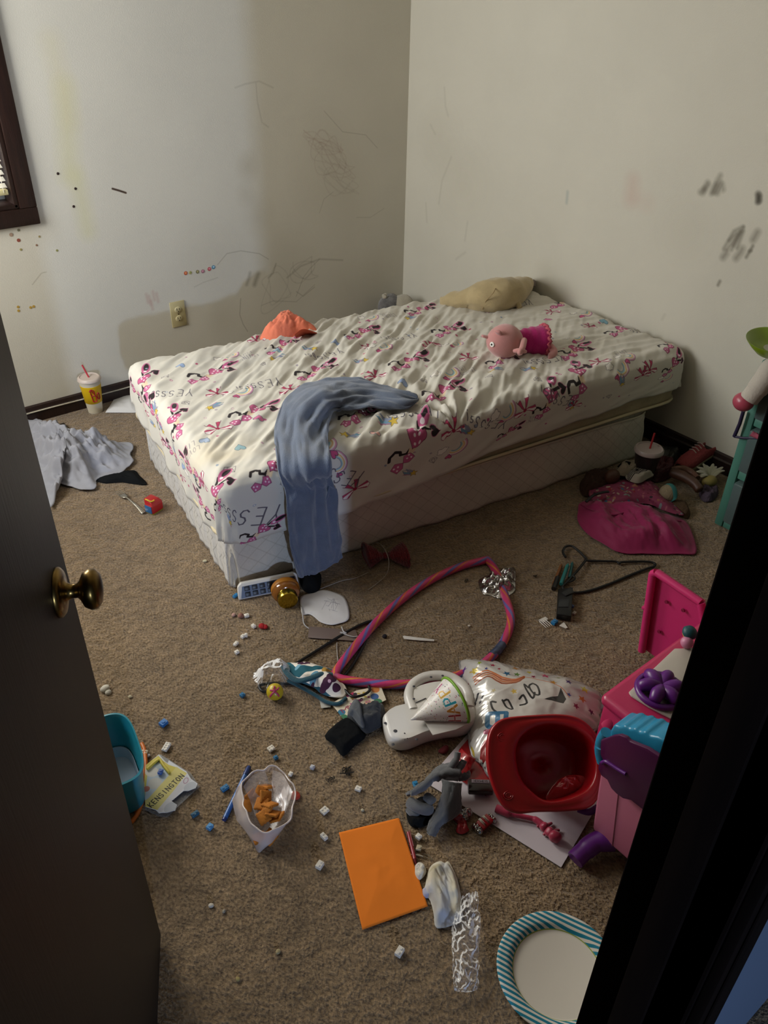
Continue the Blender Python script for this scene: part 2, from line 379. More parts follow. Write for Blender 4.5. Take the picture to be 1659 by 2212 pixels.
def wall_marks(kind):
    if kind == 'left':
        cv = Canvas(-3.0, 0, 0, 2.44, 420, WALLC); Q = lambda x, y: (FY(x, y).x, FY(x, y).z)
        # yellow smears by the window
        for a, b, w in [((140, 190), (150, 380), .06), ((165, 380), (190, 500), .05)]: cv.line([Q(*a), Q(*b)], w, 'c9c496', .45, soft=1.2)
        cv.line([Q(110, 90), Q(150, 260)], .05, 'cdc39c', .3, soft=1.5)
        for x, y, r, a in [(535, 360, .035, .22), (560, 470, .05, .12), (530, 420, .03, .15), (700, 360, .12, .10), (760, 430, .1, .08), (620, 600, .12, .12), (450, 560, .1, .07), (560, 700, .1, .1), (480, 690, .05, .12), (820, 600, .08, .1), (760, 620, .12, .08)]:
            cv.ell(*Q(x, y), r, r*1.2, '8d8268', a=a, soft=.9)
        # pencil scribbles above the bed
        R = random.Random(4)
        def scrib(cx, cy, rx, ry, n, col, a, w=.0035, tilt=0.0):
            pts = []
            for k in range(n):
                t = k*.9+R.random()*.4; ux = math.cos(t)*rx*R.uniform(.3, 1); uy = math.sin(t*1.07)*ry*R.uniform(.3, 1)
                pts.append(Q(cx+ux+uy*tilt, cy+uy))
            pts = [tuple(p)[:2] for p in smoothpath([(a_, b_, 0) for a_, b_ in pts], 5)]
            for k in range(0, len(pts)-1, 8): cv.line(pts[k:k+9], w*1.5, col, a*.45, soft=.8)
        scrib(715, 340, 55, 60, 44, '8a7566', .30); scrib(700, 310, 40, 35, 26, '94786a', .3, tilt=.4); scrib(730, 390, 50, 40, 30, '85786a', .25)
        scrib(600, 620, 45, 60, 18, '6f6a5c', .3, tilt=-.5); scrib(660, 585, 45, 30, 18, '6c6558', .35, tilt=-.7)
        for L, w, a in [([(508, 190), (530, 182), (560, 176), (590, 190)], .006, .28), ([(553, 180), (556, 220), (566, 265), (580, 275)], .005, .3), ([(470, 572), (490, 548), (520, 542), (560, 548), (580, 560)], .003, .6),
                ([(520, 645), (518, 680), (525, 700), (535, 716)], .004, .6), ([(700, 240), (740, 285), (790, 292), (815, 320)], .003, .45), ([(620, 600), (650, 575), (690, 560), (740, 562)], .008, .4),
                ([(540, 590), (538, 600), (533, 615)], .015, .5), ([(558, 592), (553, 605), (550, 615)], .02, .65), ([(596, 570), (590, 590), (580, 600)], .008, .5), ([(640, 630), (655, 640), (680, 620)], .004, .5),
                ([(565, 660), (590, 650), (640, 652), (680, 615)], .004, .4), ([(245, 410), (272, 417)], .0045, .0), ([(318, 625), (328, 655)], .02, .0), ([(470, 600), (440, 610), (420, 620)], .004, .35), ([(690, 560), (670, 580), (655, 600), (640, 640)], .004, .45),
                ([(720, 415), (700, 430), (690, 460)], .003, .4), ([(770, 470), (800, 470), (830, 450)], .003, .35)]:
            if a: cv.line([Q(*p) for p in L], w, '645d4f', a*.62, soft=.8)
        cv.line([Q(243, 408), Q(257, 412), Q(272, 417)], .007, '3b2b20', .95)
        for x, y in [(316, 636), (322, 640), (330, 630), (338, 634), (326, 650)]: cv.line([Q(x, y), Q(x+4, y+18)], .012, 'a8766f', .25, soft=.8)
        cv.line([Q(70, 615), Q(90, 590), Q(100, 588)], .003, '8a8371', .5)
    else:
        cv = Canvas(-3.1, 0, 0, 2.44, 420, WALLC); Q = lambda x, y: (FX(x, y).y, FX(x, y).z)
        def strokes(L, w, a, col='5a5548'):
            for s in L: cv.line([Q(*p) for p in s], w, col, a*.85, soft=1.0)
        strokes([[(1518, 418), (1524, 402), (1528, 395)], [(1512, 415), (1520, 408)], [(1522, 412), (1530, 400)], [(1540, 415), (1550, 390), (1556, 380)], [(1545, 416), (1556, 395)], [(1550, 418), (1560, 400), (1562, 410)], [(1537, 418), (1546, 400)]], .016, .42)
        strokes([[(1637, 420), (1640, 434)], [(1640, 424), (1637, 436)]], .016, .75, '3e3a32')
        strokes([[(1563, 538), (1585, 500), (1605, 490)], [(1570, 540), (1600, 500)], [(1580, 540), (1597, 510), (1606, 492)], [(1592, 536), (1606, 500)], [(1575, 520), (1590, 505)], [(1584, 530), (1598, 502)]], .011, .45)
        strokes([[(1590, 558), (1600, 545), (1603, 538)], [(1562, 556), (1568, 548)], [(1627, 518), (1636, 502)]], .02, .5); strokes([[(1555, 608), (1551, 616)], [(1619, 543), (1622, 542)], [(1612, 556), (1626, 532)]], .01, .6)
        strokes([[(1367, 392), (1365, 410), (1362, 430)]], .05, .25, 'c49184'); strokes([[(1226, 415), (1224, 438)]], .012, .4, '7f8f90'); strokes([[(1380, 430), (1398, 440)]], .05, .12, 'c49184')
        strokes([[(960, 190), (962, 230), (968, 250)], [(930, 270), (940, 290)], [(975, 340), (955, 390), (948, 440)], [(920, 440), (922, 480)], [(1010, 480), (1004, 520)], [(985, 560), (1005, 545)], [(1430, 690), (1436, 680)]], .010, .10)
        for x, y, r, a in [(1000, 400, .12, .07), (950, 300, .1, .07), (1100, 560, .1, .06), (1480, 500, .08, .06), (1180, 600, .05, .12)]: cv.ell(*Q(x, y), r, r, '8d8268', a=a, soft=.9)
    return cv
def wallmat(name, cv): return mat(name, img=cv.image(name+'_marks'), rough=.75, spec=.25, bump=.25, bscale=240, bdist=.002, mottle=.05, mscale=3)
wl, wr_ = wall_marks('left'), wall_marks('right')
wplain = mat('wall_paint', WALLC, .75, spec=.25, bump=.25, bscale=240, bdist=.002)
hallpaint = mat('hall_paint', '6e7074', .8, spec=.2)
def panel(name, pts, m, uv=None): return st(mesh(name, pts, [tuple(range(len(pts)))], m, smooth=False, uv=uv))
# window opening in the left wall
OX0, OX1, OZ0, OZ1 = -2.80, -1.862, .85, 2.02
def holed(name, mk, a0, a1, z1, hole, depth0, depth1, m, uvf=None):
    """wall with real thickness and one rectangular hole; mk(a, depth, z) makes the point"""
    h0, h1, hz0, hz1 = hole; A = [a0, h0, h1, a1]; Z = [0, hz0, hz1, z1] if hz0 > 0 else [0, hz1, z1]
    V = []; Fc = []; idx = {}
    def v(a, d, z):
        k = (a, d, z)
        if k not in idx: idx[k] = len(V); V.append(mk(a, d, z))
        return idx[k]
    for i in range(3):
        for j in range(len(Z)-1):
            if i == 1 and Z[j] == hz0: continue
            for d in (depth0, depth1): Fc.append((v(A[i], d, Z[j]), v(A[i+1], d, Z[j]), v(A[i+1], d, Z[j+1]), v(A[i], d, Z[j+1])))
    for (a, b) in [((h0, hz0), (h0, hz1)), ((h1, hz0), (h1, hz1)), ((h0, hz1), (h1, hz1))]+([((h0, hz0), (h1, hz0))] if hz0 > 0 else []):
        Fc.append((v(a[0], depth0, a[1]), v(b[0], depth0, b[1]), v(b[0], depth1, b[1]), v(a[0], depth1, a[1])))
    for (a, b) in [((a0, 0), (a0, z1)), ((a1, 0), (a1, z1)), ((a0, z1), (a1, z1))]: Fc.append((v(a[0], depth0, a[1]), v(b[0], depth0, b[1]), v(b[0], depth1, b[1]), v(a[0], depth1, a[1])))
    return st(mesh(name, V, Fc, m, smooth=False, uv=uvf))
holed('wall_left', lambda a, d, z: (a, d, z), WX, 0.12, CH, (OX0, OX1, OZ0, OZ1), 0.0, .15, wallmat('wall_left_paint', wl), lambda v: ((v[0]+3.0)/3.0, v[2]/2.44))
o = mesh('wall_right', [(0, HY, 0), (0, 0, 0), (0, 0, CH), (0, HY, CH), (.12, HY, 0), (.12, 0, 0), (.12, 0, CH), (.12, HY, CH)], [(0, 1, 2, 3), (4, 5, 6, 7), (0, 3, 7, 4), (2, 3, 7, 6)], wallmat('wall_right_paint', wr_), smooth=False, uv=lambda v: ((v[1]+3.1)/3.1, v[2]/2.44)); st(o)
holed('wall_near', lambda a, d, z: (a, d, z), WX-.1, 0, CH, (DX0, DX1, 0, DH), WY, HY, [mat('near_wall_paint', '5c5044', .8)])
W2 = (-1.08, -.18, .85, 2.02)            # unseen second window behind the door leaf, added to light the left wall
holed('wall_west', lambda a, d, z: (d, a, z), WY, .15, CH, W2, WX, WX-.12, wplain)
w2 = bpy.data.objects.new('added_window_2', None); C.objects.link(w2); w2.matrix_basis = Matrix.Translation((WX, -.63, .85)); st(w2)
boxes('window_trim', [slab((WX+.0005, W2[0]-.066, W2[2]-.066), (WX+.018, W2[1]+.066, W2[2])), slab((WX+.0005, W2[0]-.066, W2[3]), (WX+.018, W2[1]+.066, W2[3]+.066)), slab((WX+.0005, W2[0]-.066, W2[2]), (WX+.018, W2[0], W2[3])), slab((WX+.0005, W2[1], W2[2]), (WX+.018, W2[1]+.066, W2[3]))], trimwood, w2, bevel=.004)
boxes('window_jamb', [slab((WX-.12, W2[0]-.004, W2[2]-.004), (WX+.002, W2[1]+.004, W2[2]+.01)), slab((WX-.12, W2[0]-.004, W2[3]-.01), (WX+.002, W2[1]+.004, W2[3]+.004)), slab((WX-.12, W2[0]-.004, W2[2]), (WX+.002, W2[0]+.01, W2[3])), slab((WX-.12, W2[1]-.01, W2[2]), (WX+.002, W2[1]+.004, W2[3]))], trimwood, w2, bevel=.002)
st(boxes('ceiling', [slab((WX-.12, HY, CH), (.12, .15, CH+.1))], mat('ceiling_white', 'd8d4c8', .9)))
# carpet
def carpet_mat():
    m = bpy.data.materials.new('carpet'); m.use_nodes = True; nt = m.node_tree; L = nt.links.new; b = nt.nodes['Principled BSDF']
    b.inputs['Roughness'].default_value = 1; b.inputs['Specular IOR Level'].default_value = .08; b.inputs['Sheen Weight'].default_value = .25
    tc = nt.nodes.new('ShaderNodeTexCoord')
    def nz(sc, det, st_=None):
        n = nt.nodes.new('ShaderNodeTexNoise'); n.inputs['Scale'].default_value = sc; n.inputs['Detail'].default_value = det
        if st_:
            mp = nt.nodes.new('ShaderNodeMapping'); mp.inputs['Scale'].default_value = st_; mp.inputs['Rotation'].default_value = (0, 0, .6); L(tc.outputs['Object'], mp.inputs[0]); L(mp.outputs[0], n.inputs[0])
        else: L(tc.outputs['Object'], n.inputs[0])
        return n.outputs[0]
    fine = nz(190, 3, (1, .6, 1)); mid = nz(38, 4); big = nz(4.5, 5); worn = nz(13, 4)
    def ramp(s, p0, p1, c0, c1):
        r = nt.nodes.new('ShaderNodeValToRGB'); r.color_ramp.elements[0].position = p0; r.color_ramp.elements[1].position = p1; r.color_ramp.elements[0].color = c0; r.color_ramp.elements[1].color = c1; L(s, r.inputs[0]); return r.outputs[0]
    def mul(a, c):
        x = nt.nodes.new('ShaderNodeMix'); x.data_type = 'RGBA'; x.blend_type = 'MULTIPLY'; x.inputs[0].default_value = 1; L(a, x.inputs[6]); L(c, x.inputs[7]); return x.outputs[2]
    g = lambda v: (v, v, v, 1)
    col = ramp(fine, .3, .72, lin('6a563f'), lin('a48c6c'))
    col = mul(col, ramp(mid, .3, .62, g(.72), g(1.05))); col = mul(col, ramp(big, .35, .65, g(.82), g(1.04))); col = mul(col, ramp(worn, .28, .5, g(.78), g(1.0)))
    L(col, b.inputs['Base Color'])
    ad = nt.nodes.new('ShaderNodeMath'); ad.operation = 'MULTIPLY_ADD'; L(mid, ad.inputs[0]); ad.inputs[1].default_value = 1.4; L(fine, ad.inputs[2])
    bp = nt.nodes.new('ShaderNodeBump'); bp.inputs['Strength'].default_value = .9; bp.inputs['Distance'].default_value = .009; L(ad.outputs[0], bp.inputs['Height']); L(bp.outputs[0], b.inputs['Normal'])
    return m
CARPET = carpet_mat()
st(boxes('floor', [slab((WX-.12, -9.0, -.1), (.12, .15, 0))], CARPET))
# hall behind the camera
st(boxes('wall_hall_end', [slab((-5.6, -9.0, 0), (-4.75, -8.9, CH)), slab((-3.85, -8.9, 0), (-.9, -8.8, CH))], hallpaint))
st(boxes('wall_hall_east', [slab((-.95, -9, 0), (-.85, HY, CH))], hallpaint)); st(boxes('wall_hall_west', [slab((-5.7, -9, 0), (-5.6, HY, CH))], hallpaint))
st(boxes('wall_hall_north', [slab((-5.6, HY, 0), (WX-.1, WY, CH))], hallpaint))
st(boxes('wall_hall_face', [slab((DX1+.03, HY-.006, 0), (-.95, HY-.0005, CH)), slab((WX-.1, HY-.006, 0), (DX0-.03, HY-.0005, CH)), slab((DX0-.03, HY-.006, DH+.03), (DX1+.03, HY-.0005, CH))], mat('hall_blue_paint', '5f6d80', .7, spec=.2)))
st(boxes('ceiling_hall', [slab((-5.7, -9, CH), (-.85, HY, CH+.1))], hallpaint)); st(boxes('floor_hall', [slab((-5.7, -9.0, -.1), (WX-.12, HY, 0))], CARPET))
# baseboards
def bb(name, P, n, h=.072, d=.013):
    """board along P with a chamfered top and a thin bead"""
    P = [Vector(p) for p in P]; n = Vector(n); up = Vector((0, 0, 1)); prof = [(0, 0), (d, 0), (d, h*.55), (d*1.25, h*.6), (d*1.25, h*.66), (d*.8, h*.72), (d*.65, h*.93), (0, h)]
    V = [p+n*a+up*b for p in P for a, b in prof]; k = len(prof); Fc = [(i, (i+1) % k, k+(i+1) % k, k+i) for i in range(k)]+[tuple(range(k)), tuple(range(2*k-1, k-1, -1))]
    return st(mesh(name, V, Fc, trimwood, smooth=False))
bb('baseboard_left', [(WX, -.0005, 0), (-.0, -.0005, 0)], (0, -1, 0)); bb('baseboard_right', [(-.0005, -.014, 0), (-.0005, WY, 0)], (-1, 0, 0), h=.078)
bb('baseboard_near', [(DX1+.06, WY+.0005, 0), (0, WY+.0005, 0)], (0, 1, 0)); bb('baseboard_west', [(WX+.0005, -.014, 0), (WX+.0005, WY, 0)], (1, 0, 0))
caulk = mat('white_caulk', 'bdb6a2', .8, bump=.4, bscale=200)
st(tube('trim_1', smoothpath([(-2.96, -.0165, .046), (-2.5, -.0175, .047), (-2.2, -.017, .046), (-1.95, -.0175, .048), (-1.7, -.0165, .045), (-1.4, -.017, .046)], 8), .0030, caulk, n=6))
# window: trim, jamb, sash, pane, stool, blind
w = bpy.data.objects.new('window_1', None); C.objects.link(w); w.location = (-2.33, 0, .85); w.matrix_basis = Matrix.Translation(w.location); st(w)
TW = .066
def casing(lo, hi): return slab(lo, hi)
boxes('window_trim', [slab((OX0-TW, -.018, OZ0-TW), (OX1+TW, -.0005, OZ0-.004)), slab((OX0-TW, -.018, OZ1+.004), (OX1+TW, -.0005, OZ1+TW)), slab((OX1+.004, -.018, OZ0-.004), (OX1+TW, -.0005, OZ1+.004)), slab((OX0-TW, -.018, OZ0-.004), (OX0-.004, -.0005, OZ1+.004))], trimwood, w, bevel=.004)
boxes('window_jamb', [slab((OX1-.012, -.01, OZ0), (OX1+.004, .13, OZ1)), slab((OX0-.004, -.01, OZ0), (OX0+.012, .13, OZ1)), slab((OX0, -.01, OZ0-.004), (OX1, .13, OZ0+.012)), slab((OX0, -.01, OZ1-.012), (OX1, .13, OZ1+.004))], trimwood, w, bevel=.002)
boxes('window_sash', [slab((OX1-.05, .095, OZ0+.012), (OX1-.012, .12, OZ1-.012)), slab((OX0+.012, .095, OZ0+.012), (OX0+.05, .12, OZ1-.012)), slab((OX0+.05, .095, OZ0+.012), (OX1-.05, .12, OZ0+.05)), slab((OX0+.05, .095, OZ1-.05), (OX1-.05, .12, OZ1-.012)), slab((OX0+.05, .097, 1.42), (OX1-.05, .118, 1.455))], mat('white_vinyl', 'aeb6c6', .4), w, bevel=.002)
boxes('window_pane', [slab((OX0+.05, .106, OZ0+.05), (OX1-.05, .109, OZ1-.05))], film('window_glass', 'dfe8f0', .02, .02), w)
bl = thing('window_blind', 'white slatted blind with a cream bottom rail hanging in the dark wooden window', 'blind', (-2.33, .02, OZ0+.08))
BZ = FY(16, 414, .02).z
blw = mat('blind_white', 'f2efe6', .5)
_nt = blw.node_tree; _tl = _nt.nodes.new('ShaderNodeBsdfTranslucent'); _tl.inputs[0].default_value = (.9, .88, .82, 1); _mx = _nt.nodes.new('ShaderNodeMixShader'); _mx.inputs[0].default_value = .5
_nt.links.new(_nt.nodes['Principled BSDF'].outputs[0], _mx.inputs[1]); _nt.links.new(_tl.outputs[0], _mx.inputs[2]); _nt.links.new(_mx.outputs[0], _nt.nodes['Material Output'].inputs[0])
boxes('slats', [((OX1-OX0-.036, .026, .0012), TR(((OX0+OX1)/2, .022, BZ+.022+k*.0225), (math.radians(24), 0, 0))) for k in range(46) if BZ+.022+k*.0225 < OZ1-.05], blw, bl)
box('head_rail', (OX1-OX0-.05, .035, .03), (-2.333, .022, OZ1-.03), blw, bl)
box('bottom_rail', (OX1-OX0-.036, .028, .018), ((OX0+OX1)/2, .022, BZ), mat('cream_rail', 'd9cf9f', .5), bl)
for x in (OX1-.034, OX0+.16): tube('lift_cord', [(x, .006, BZ), (x, .006, OZ1-.04)], .0012, blw, bl, n=5)
# what the window looks out on
st(boxes('wall_outside_brick', [slab((-8, 4.0, -1), (4, 4.2, 3.4))], mat('pale_brick', 'c79a8a', .9, col2='d9c8bd', mscale=3)))
st(boxes('floor_outside', [slab((-8, .3, -1.1), (4, 4.0, -1.0))], mat('outside_ground', '8a8c86', .9)))
# door leaf (open, edge towards the room) with its two knobs
HN = Vector((-2.872, -3.03, 0)); DD = Vector((.459, .889, 0)).normalized(); DNV = Vector((DD.y, -DD.x, 0)); DE = Vector((-2.521, -2.352, 0)); HN = DE-DD*.762
dr = bpy.data.objects.new('door_1', None); C.objects.link(dr); dr.matrix_basis = Matrix.Translation(HN); st(dr)
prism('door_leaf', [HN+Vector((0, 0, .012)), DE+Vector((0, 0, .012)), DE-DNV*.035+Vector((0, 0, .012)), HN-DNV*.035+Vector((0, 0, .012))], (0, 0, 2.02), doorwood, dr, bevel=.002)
brass = mat('aged_brass', '8a6f3c', .28, metal=1.0, mottle=.5, mscale=30)
KP = DE-DD*.066+Vector((0, 0, .952))
KM = lambda p, nn: Matrix((nn.cross(Vector((0, 0, 1))), Vector((0, 0, 1)), nn)).transposed().to_4x4()
for nn, base in ((DNV, KP), (-DNV, KP-DNV*.035)):
    Tm = Matrix.Translation(base) @ KM(None, nn) @ Matrix.Diagonal((1, 1, .86, 1))
    kn = lathe('door_knob', [(0, .0005), (.033, .0005), (.033, .004), (.029, .008), (.02, .010), (.012, .013), (.0095, .02), (.0095, .028), (.013, .032), (.023, .038), (.027, .047), (.0262, .055), (.02, .061), (.01, .0635), (0, .064)], Tm, brass, dr, 40)
box('latch_plate', (.002, .026, .055), Matrix.Translation(DE-DNV*.0175+DD*.0005+Vector((0, 0, .952))) @ Matrix.Rotation(math.atan2(DD.y, DD.x), 4, 'Z'), brass, dr, bevel=.0004)
# door frame: jambs, stops and the casings on the hall side
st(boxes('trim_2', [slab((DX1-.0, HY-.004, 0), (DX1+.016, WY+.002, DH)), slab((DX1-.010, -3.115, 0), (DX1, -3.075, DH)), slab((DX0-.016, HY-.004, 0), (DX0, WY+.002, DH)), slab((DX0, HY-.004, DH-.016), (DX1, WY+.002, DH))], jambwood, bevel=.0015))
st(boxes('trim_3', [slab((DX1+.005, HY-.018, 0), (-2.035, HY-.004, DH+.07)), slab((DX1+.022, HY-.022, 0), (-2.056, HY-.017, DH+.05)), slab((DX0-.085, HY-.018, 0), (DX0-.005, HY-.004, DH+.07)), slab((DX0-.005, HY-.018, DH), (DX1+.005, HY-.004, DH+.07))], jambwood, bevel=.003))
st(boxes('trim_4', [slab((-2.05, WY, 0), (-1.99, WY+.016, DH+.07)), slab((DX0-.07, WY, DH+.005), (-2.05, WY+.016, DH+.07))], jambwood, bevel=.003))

# outlet
ot = thing('wall_outlet', 'ivory duplex power outlet with two sockets on the left wall above the bed', 'outlet', (-1.289, 0, .316))
ivory = mat('ivory_plastic', 'b9ac80', .4)
box('cover_plate', (.070, .005, .114), (-1.289, -.003, .316), ivory, ot, bevel=.002)
for dz in (-.020, .020):
    s_ = lathe('socket', [(0, 0), (.0165, 0), (.0165, .0022), (.0155, .003), (0, .003)], TR((-1.289, -.0055, .316+dz), (math.pi/2, 0, 0), (1, .85, 1)), mat('ivory_light', 'c4b88e', .4), ot, 28)
    boxes('slots', [((.0022, .0006, .009), (-1.289-.0062, -.0087, .316+dz+.003)), ((.0022, .0006, .007), (-1.289+.0062, -.0087, .316+dz+.003)), ((.004, .0006, .004), (-1.289, -.0087, .316+dz-.008))], mat('slot_dark', '1a1612', .8), s_)
lathe('screw', [(0, 0), (.003, 0), (.003, .0012), (0, .0015)], TR((-1.289, -.0055, .316), (math.pi/2, 0, 0)), mat('slot_brown', '5a4a2c', .5), ot, 12)

# small stickers and holes on the left wall
def dot(px, py, r, col, label, cat='sticker', name='round_sticker', group=None, spot=None):
    p = FY(px, py, 0.0); m = mat('sticker_'+col, col, .5)
    o = thing(name, label, cat, (p.x, 0, p.z), group)
    T = TR((p.x, -.0004, p.z), (math.pi/2, 0, 0)); lathe('disc', [(0, 0), (r, 0), (r, .0008), (0, .001)], T, m, o, 20)
    if spot: lathe('printed_face', [(0, .0011), (r*.62, .0011), (r*.5, .0014), (0, .0014)], TR((p.x+r*.1, -.0004, p.z+r*.1), (math.pi/2, 0, 0)), mat('sticker_'+spot, spot, .5), o, 16)
G = 'round stickers in a row above the outlet'
for a in [(401, 590, .0085, 'b5563c', 'orange-red round sticker at the left end of the row above the outlet', 'd98a5a'), (411, 589, .0075, 'b9a878', 'cream yellow round sticker next to the orange-red one in the row', '8f9a5a'), (426.5, 587, .008, '6e6848', 'olive brown round sticker in the middle of the row above the outlet', 'a8a070'),
          (438, 586, .0082, '9a6a72', 'mauve pink round sticker right of the olive one in the row', 'c8909a'), (452, 581, .0085, 'b04a4a', 'red round sticker just left of the blue one on the wall', 'd0808a'), (461, 577, .0085, '3f7690', 'blue round sticker at the right end of the row above the outlet', '9abccc')]:
    dot(a[0], a[1], a[2], a[3], a[4], group=G, spot=a[5])
G = 'tiny yellow stickers low on the left wall'
for a in [(39, 663, 'tiny yellow sticker low on the wall, upper of a close pair near the door'), (40, 671, 'tiny yellow sticker low on the wall, lower of a close pair near the door'), (66, 664, 'tiny yellow sticker low on the wall, left of a touching pair'), (72.5, 662, 'tiny yellow sticker low on the wall, right of a touching pair')]:
    dot(a[0], a[1], .0052, 'b3913f', a[2], group=G)
G = 'small worn stickers below the window corner'
for a in [(24, 507, .007, '9c8572', 'faded tan dot sticker just under the window trim, left'), (40, 497, .005, '7d7a62', 'small grey green dot sticker touching the underside of the window trim'), (40, 519, .0065, '8b4a3c', 'dark red dot sticker under the window trim'), (45, 539, .0045, '9a8f5c', 'tiny olive dot sticker, lowest of those under the window'),
          (79, 529.5, .004, '8b6a52', 'tiny brown dot sticker under the window corner'), (85, 511, .004, '9a8a5c', 'tiny tan dot sticker directly under the window corner'), (123, 541, .0045, '8f8c50', 'tiny olive dot sticker on its own right of the window corner')]:
    dot(a[0], a[1], a[2], a[3], a[4], group=G)
G = 'dark holes in the wall beside the window'
for a in [(125, 375, 'dark round screw hole in the wall, highest beside the window'), (163, 407.5, 'dark reddish screw hole in the wall, right of the others'), (159, 446, 'dark screw hole in the wall, lowest of three beside the window')]:
    dot(a[0], a[1], .0052, '4a3428', a[2], 'wall hole', 'wall_anchor', G, '1a120c')

# ================================================================== THE BED
BQ = dict(FR=Vector((-1.872, -1.480, 0)), FL=Vector((-1.735, -.575, 0)), HL=Vector((-.060, -.80, 0)), HR=Vector((-.154, -1.716, 0)))
def quad(Q, s, t): return Q['FR'].lerp(Q['HR'], s).lerp(Q['FL'].lerp(Q['HL'], s), t)
def padsurf(name, Q, L, W, zt, zb, rr, m, parent=None, nu=90, nv=46, hem=None, hgt=None, side=None, uvf=None, ext=None, closed=True, thick=0):
    """a pad over the quad Q: domed top, rounded rim, sides that drop to zb or to a hem line"""
    ex = ext or (rr*math.pi/2+(zt-zb-rr)); V = []; UV = []
    def axis(Lm, n):
        k = 14; return [-ex+ex*i/k for i in range(k)]+[Lm*i/n for i in range(n+1)]+[Lm+ex*(i+1)/k for i in range(k)]
    U, Vv = axis(L, nu), axis(W, nv)
    for v in Vv:
        for u in U:
            pu, pv = min(max(u, rr), L-rr), min(max(v, rr), W-rr); eu, ev = u-pu, v-pv; ln = max(abs(eu), abs(ev)); r = math.hypot(eu, ev)
            dx, dy = (eu/r, ev/r) if r > 1e-9 else (0, 0)
            full = rr+ex; drop = 0; off = 0
            arc = rr*math.pi/2
            if ln > 0:
                if ln < arc: th = ln/rr; off = rr*math.sin(th); drop = rr*(1-math.cos(th))
                else:
                    hz = hem(u/L, v/W) if hem else zb
                    f = (ln-arc)/max(1e-6, full-arc); off = rr; drop = rr+(zt-rr-hz)*f
            fs = ln/full; s_ = (pu+dx*off)/L; t_ = (pv+dy*off)/W
            p = quad(Q, s_, t_); z = zt-drop
            if hgt: z += hgt(u/L, v/W, p)*max(0.0, 1-fs*1.6)
            if side and ln > arc*.5: q = side(u, v, fs, dx, dy); n2 = (quad(Q, s_+dx*.01, t_+dy*.01)-p); n2 = n2.normalized() if n2.length > 0 else n2; p = p+n2*q[0]; z += q[1]
            V.append(Vector((p.x, p.y, z))); UV.append(uvf(u, v) if uvf else (u, v))
    nU = len(U); nV = len(Vv); Fc = [(j*nU+i, j*nU+i+1, (j+1)*nU+i+1, (j+1)*nU+i) for j in range(nV-1) for i in range(nU-1)]
    if closed:
        rim = list(range(nU))+[j*nU+nU-1 for j in range(1, nV)]+[(nV-1)*nU+i for i in range(nU-2, -1, -1)]+[j*nU for j in range(nV-2, 0, -1)]; Fc.append(tuple(reversed(rim)))
    o = mesh(name, V, Fc, m, parent, uv=UV)
    if thick: s2 = o.modifiers.new('thickness', 'SOLIDIFY'); s2.thickness = thick; s2.offset = -1
    return o
def dist(a, b): return (a-b).length
# box spring
bs = thing('box_spring', 'low white quilted box spring on the carpet under the bare mattress', 'box spring', quad(BQ, .5, .5))
def quilt_canvas():
    L, W, e = 1.74, .92, .24; cv = Canvas(-e, -e, L+e, W+e, 620, 'd2cabb'); R = random.Random(2)
    for k in range(-40, 60):       # diamonds on the long sides
        for sgn in (1, -1):
            P = [(k*.06+sgn*t*.9, -e+t) for t in (0, .25)]; cv.line(P, .0035, 'b4aa98', .5)
            P = [(k*.06+sgn*t*.9, W+t) for t in (0, .25)]; cv.line(P, .0035, 'b4aa98', .5)
    cv.poly([(-e, 0), (0, 0), (0, W), (-e, W)], 'dad6cf')
    for k in range(130):           # ribbed gathers of the foot end
        y = W*k/130; cv.line([(-e, y), (-.0, y+R.uniform(-.003, .003))], .0022, 'aaa59c', R.uniform(.25, .6))
    for k in range(22):
        y = W*k/22+R.uniform(-.01, .01); cv.line([(-e, y), (-.17, y+.03), (-.1, y-.012), (-.04, y+.035), (0, y)], .003, '8f8a80', .6)
    for x in (-.2, -.15, -.1, -.05): cv.line([(x+R.uniform(-.01, .01)*math.sin(y*9), y*.05*W) for y in range(21)], .0022, '98938a', .4)
    return cv
qc = quilt_canvas(); quiltm = mat('quilted_ticking', img=qc.image('ticking'), rough=.8, spec=.2, bump=.35, bscale=40, mottle=.12, mscale=5)
padsurf('quilted_body', BQ, 1.74, .92, .205, .004, .03, quiltm, bs, nu=120, nv=90, ext=.24, uvf=lambda u, v: ((u+.24)/(1.74+.48), (v+.24)/(.92+.48)),
        side=lambda u, v, fs, dx, dy: ((.003*math.sin(v*48)+.002*math.sin(v*131) if dx < -.7 else .004*math.sin(u*17)+.003*math.cos(u*41)), 0))
rim = [quad(BQ, s, t)+Vector((0, 0, .2)) for s, t in [(0, 0), (1, 0), (1, 1), (0, 1)]]
def loop_at(Q, z, r=.03, o=.0):
    P = []
    for s0, t0, s1, t1 in [(.03, -o, .97, -o), (1+o, .05, 1+o, .95), (.97, 1+o, .03, 1+o), (-o, .95, -o, .05)]:
        for k in range(12): f = k/11; P.append(quad(Q, s0+(s1-s0)*f, t0+(t1-t0)*f)+Vector((0, 0, z)))
    return P
tube('piping', smoothpath(loop_at(BQ, .196, o=.002), 3, True), .0045, mat('piping_cloth', 'cfc6b2', .8), bs, n=8, closed=True)
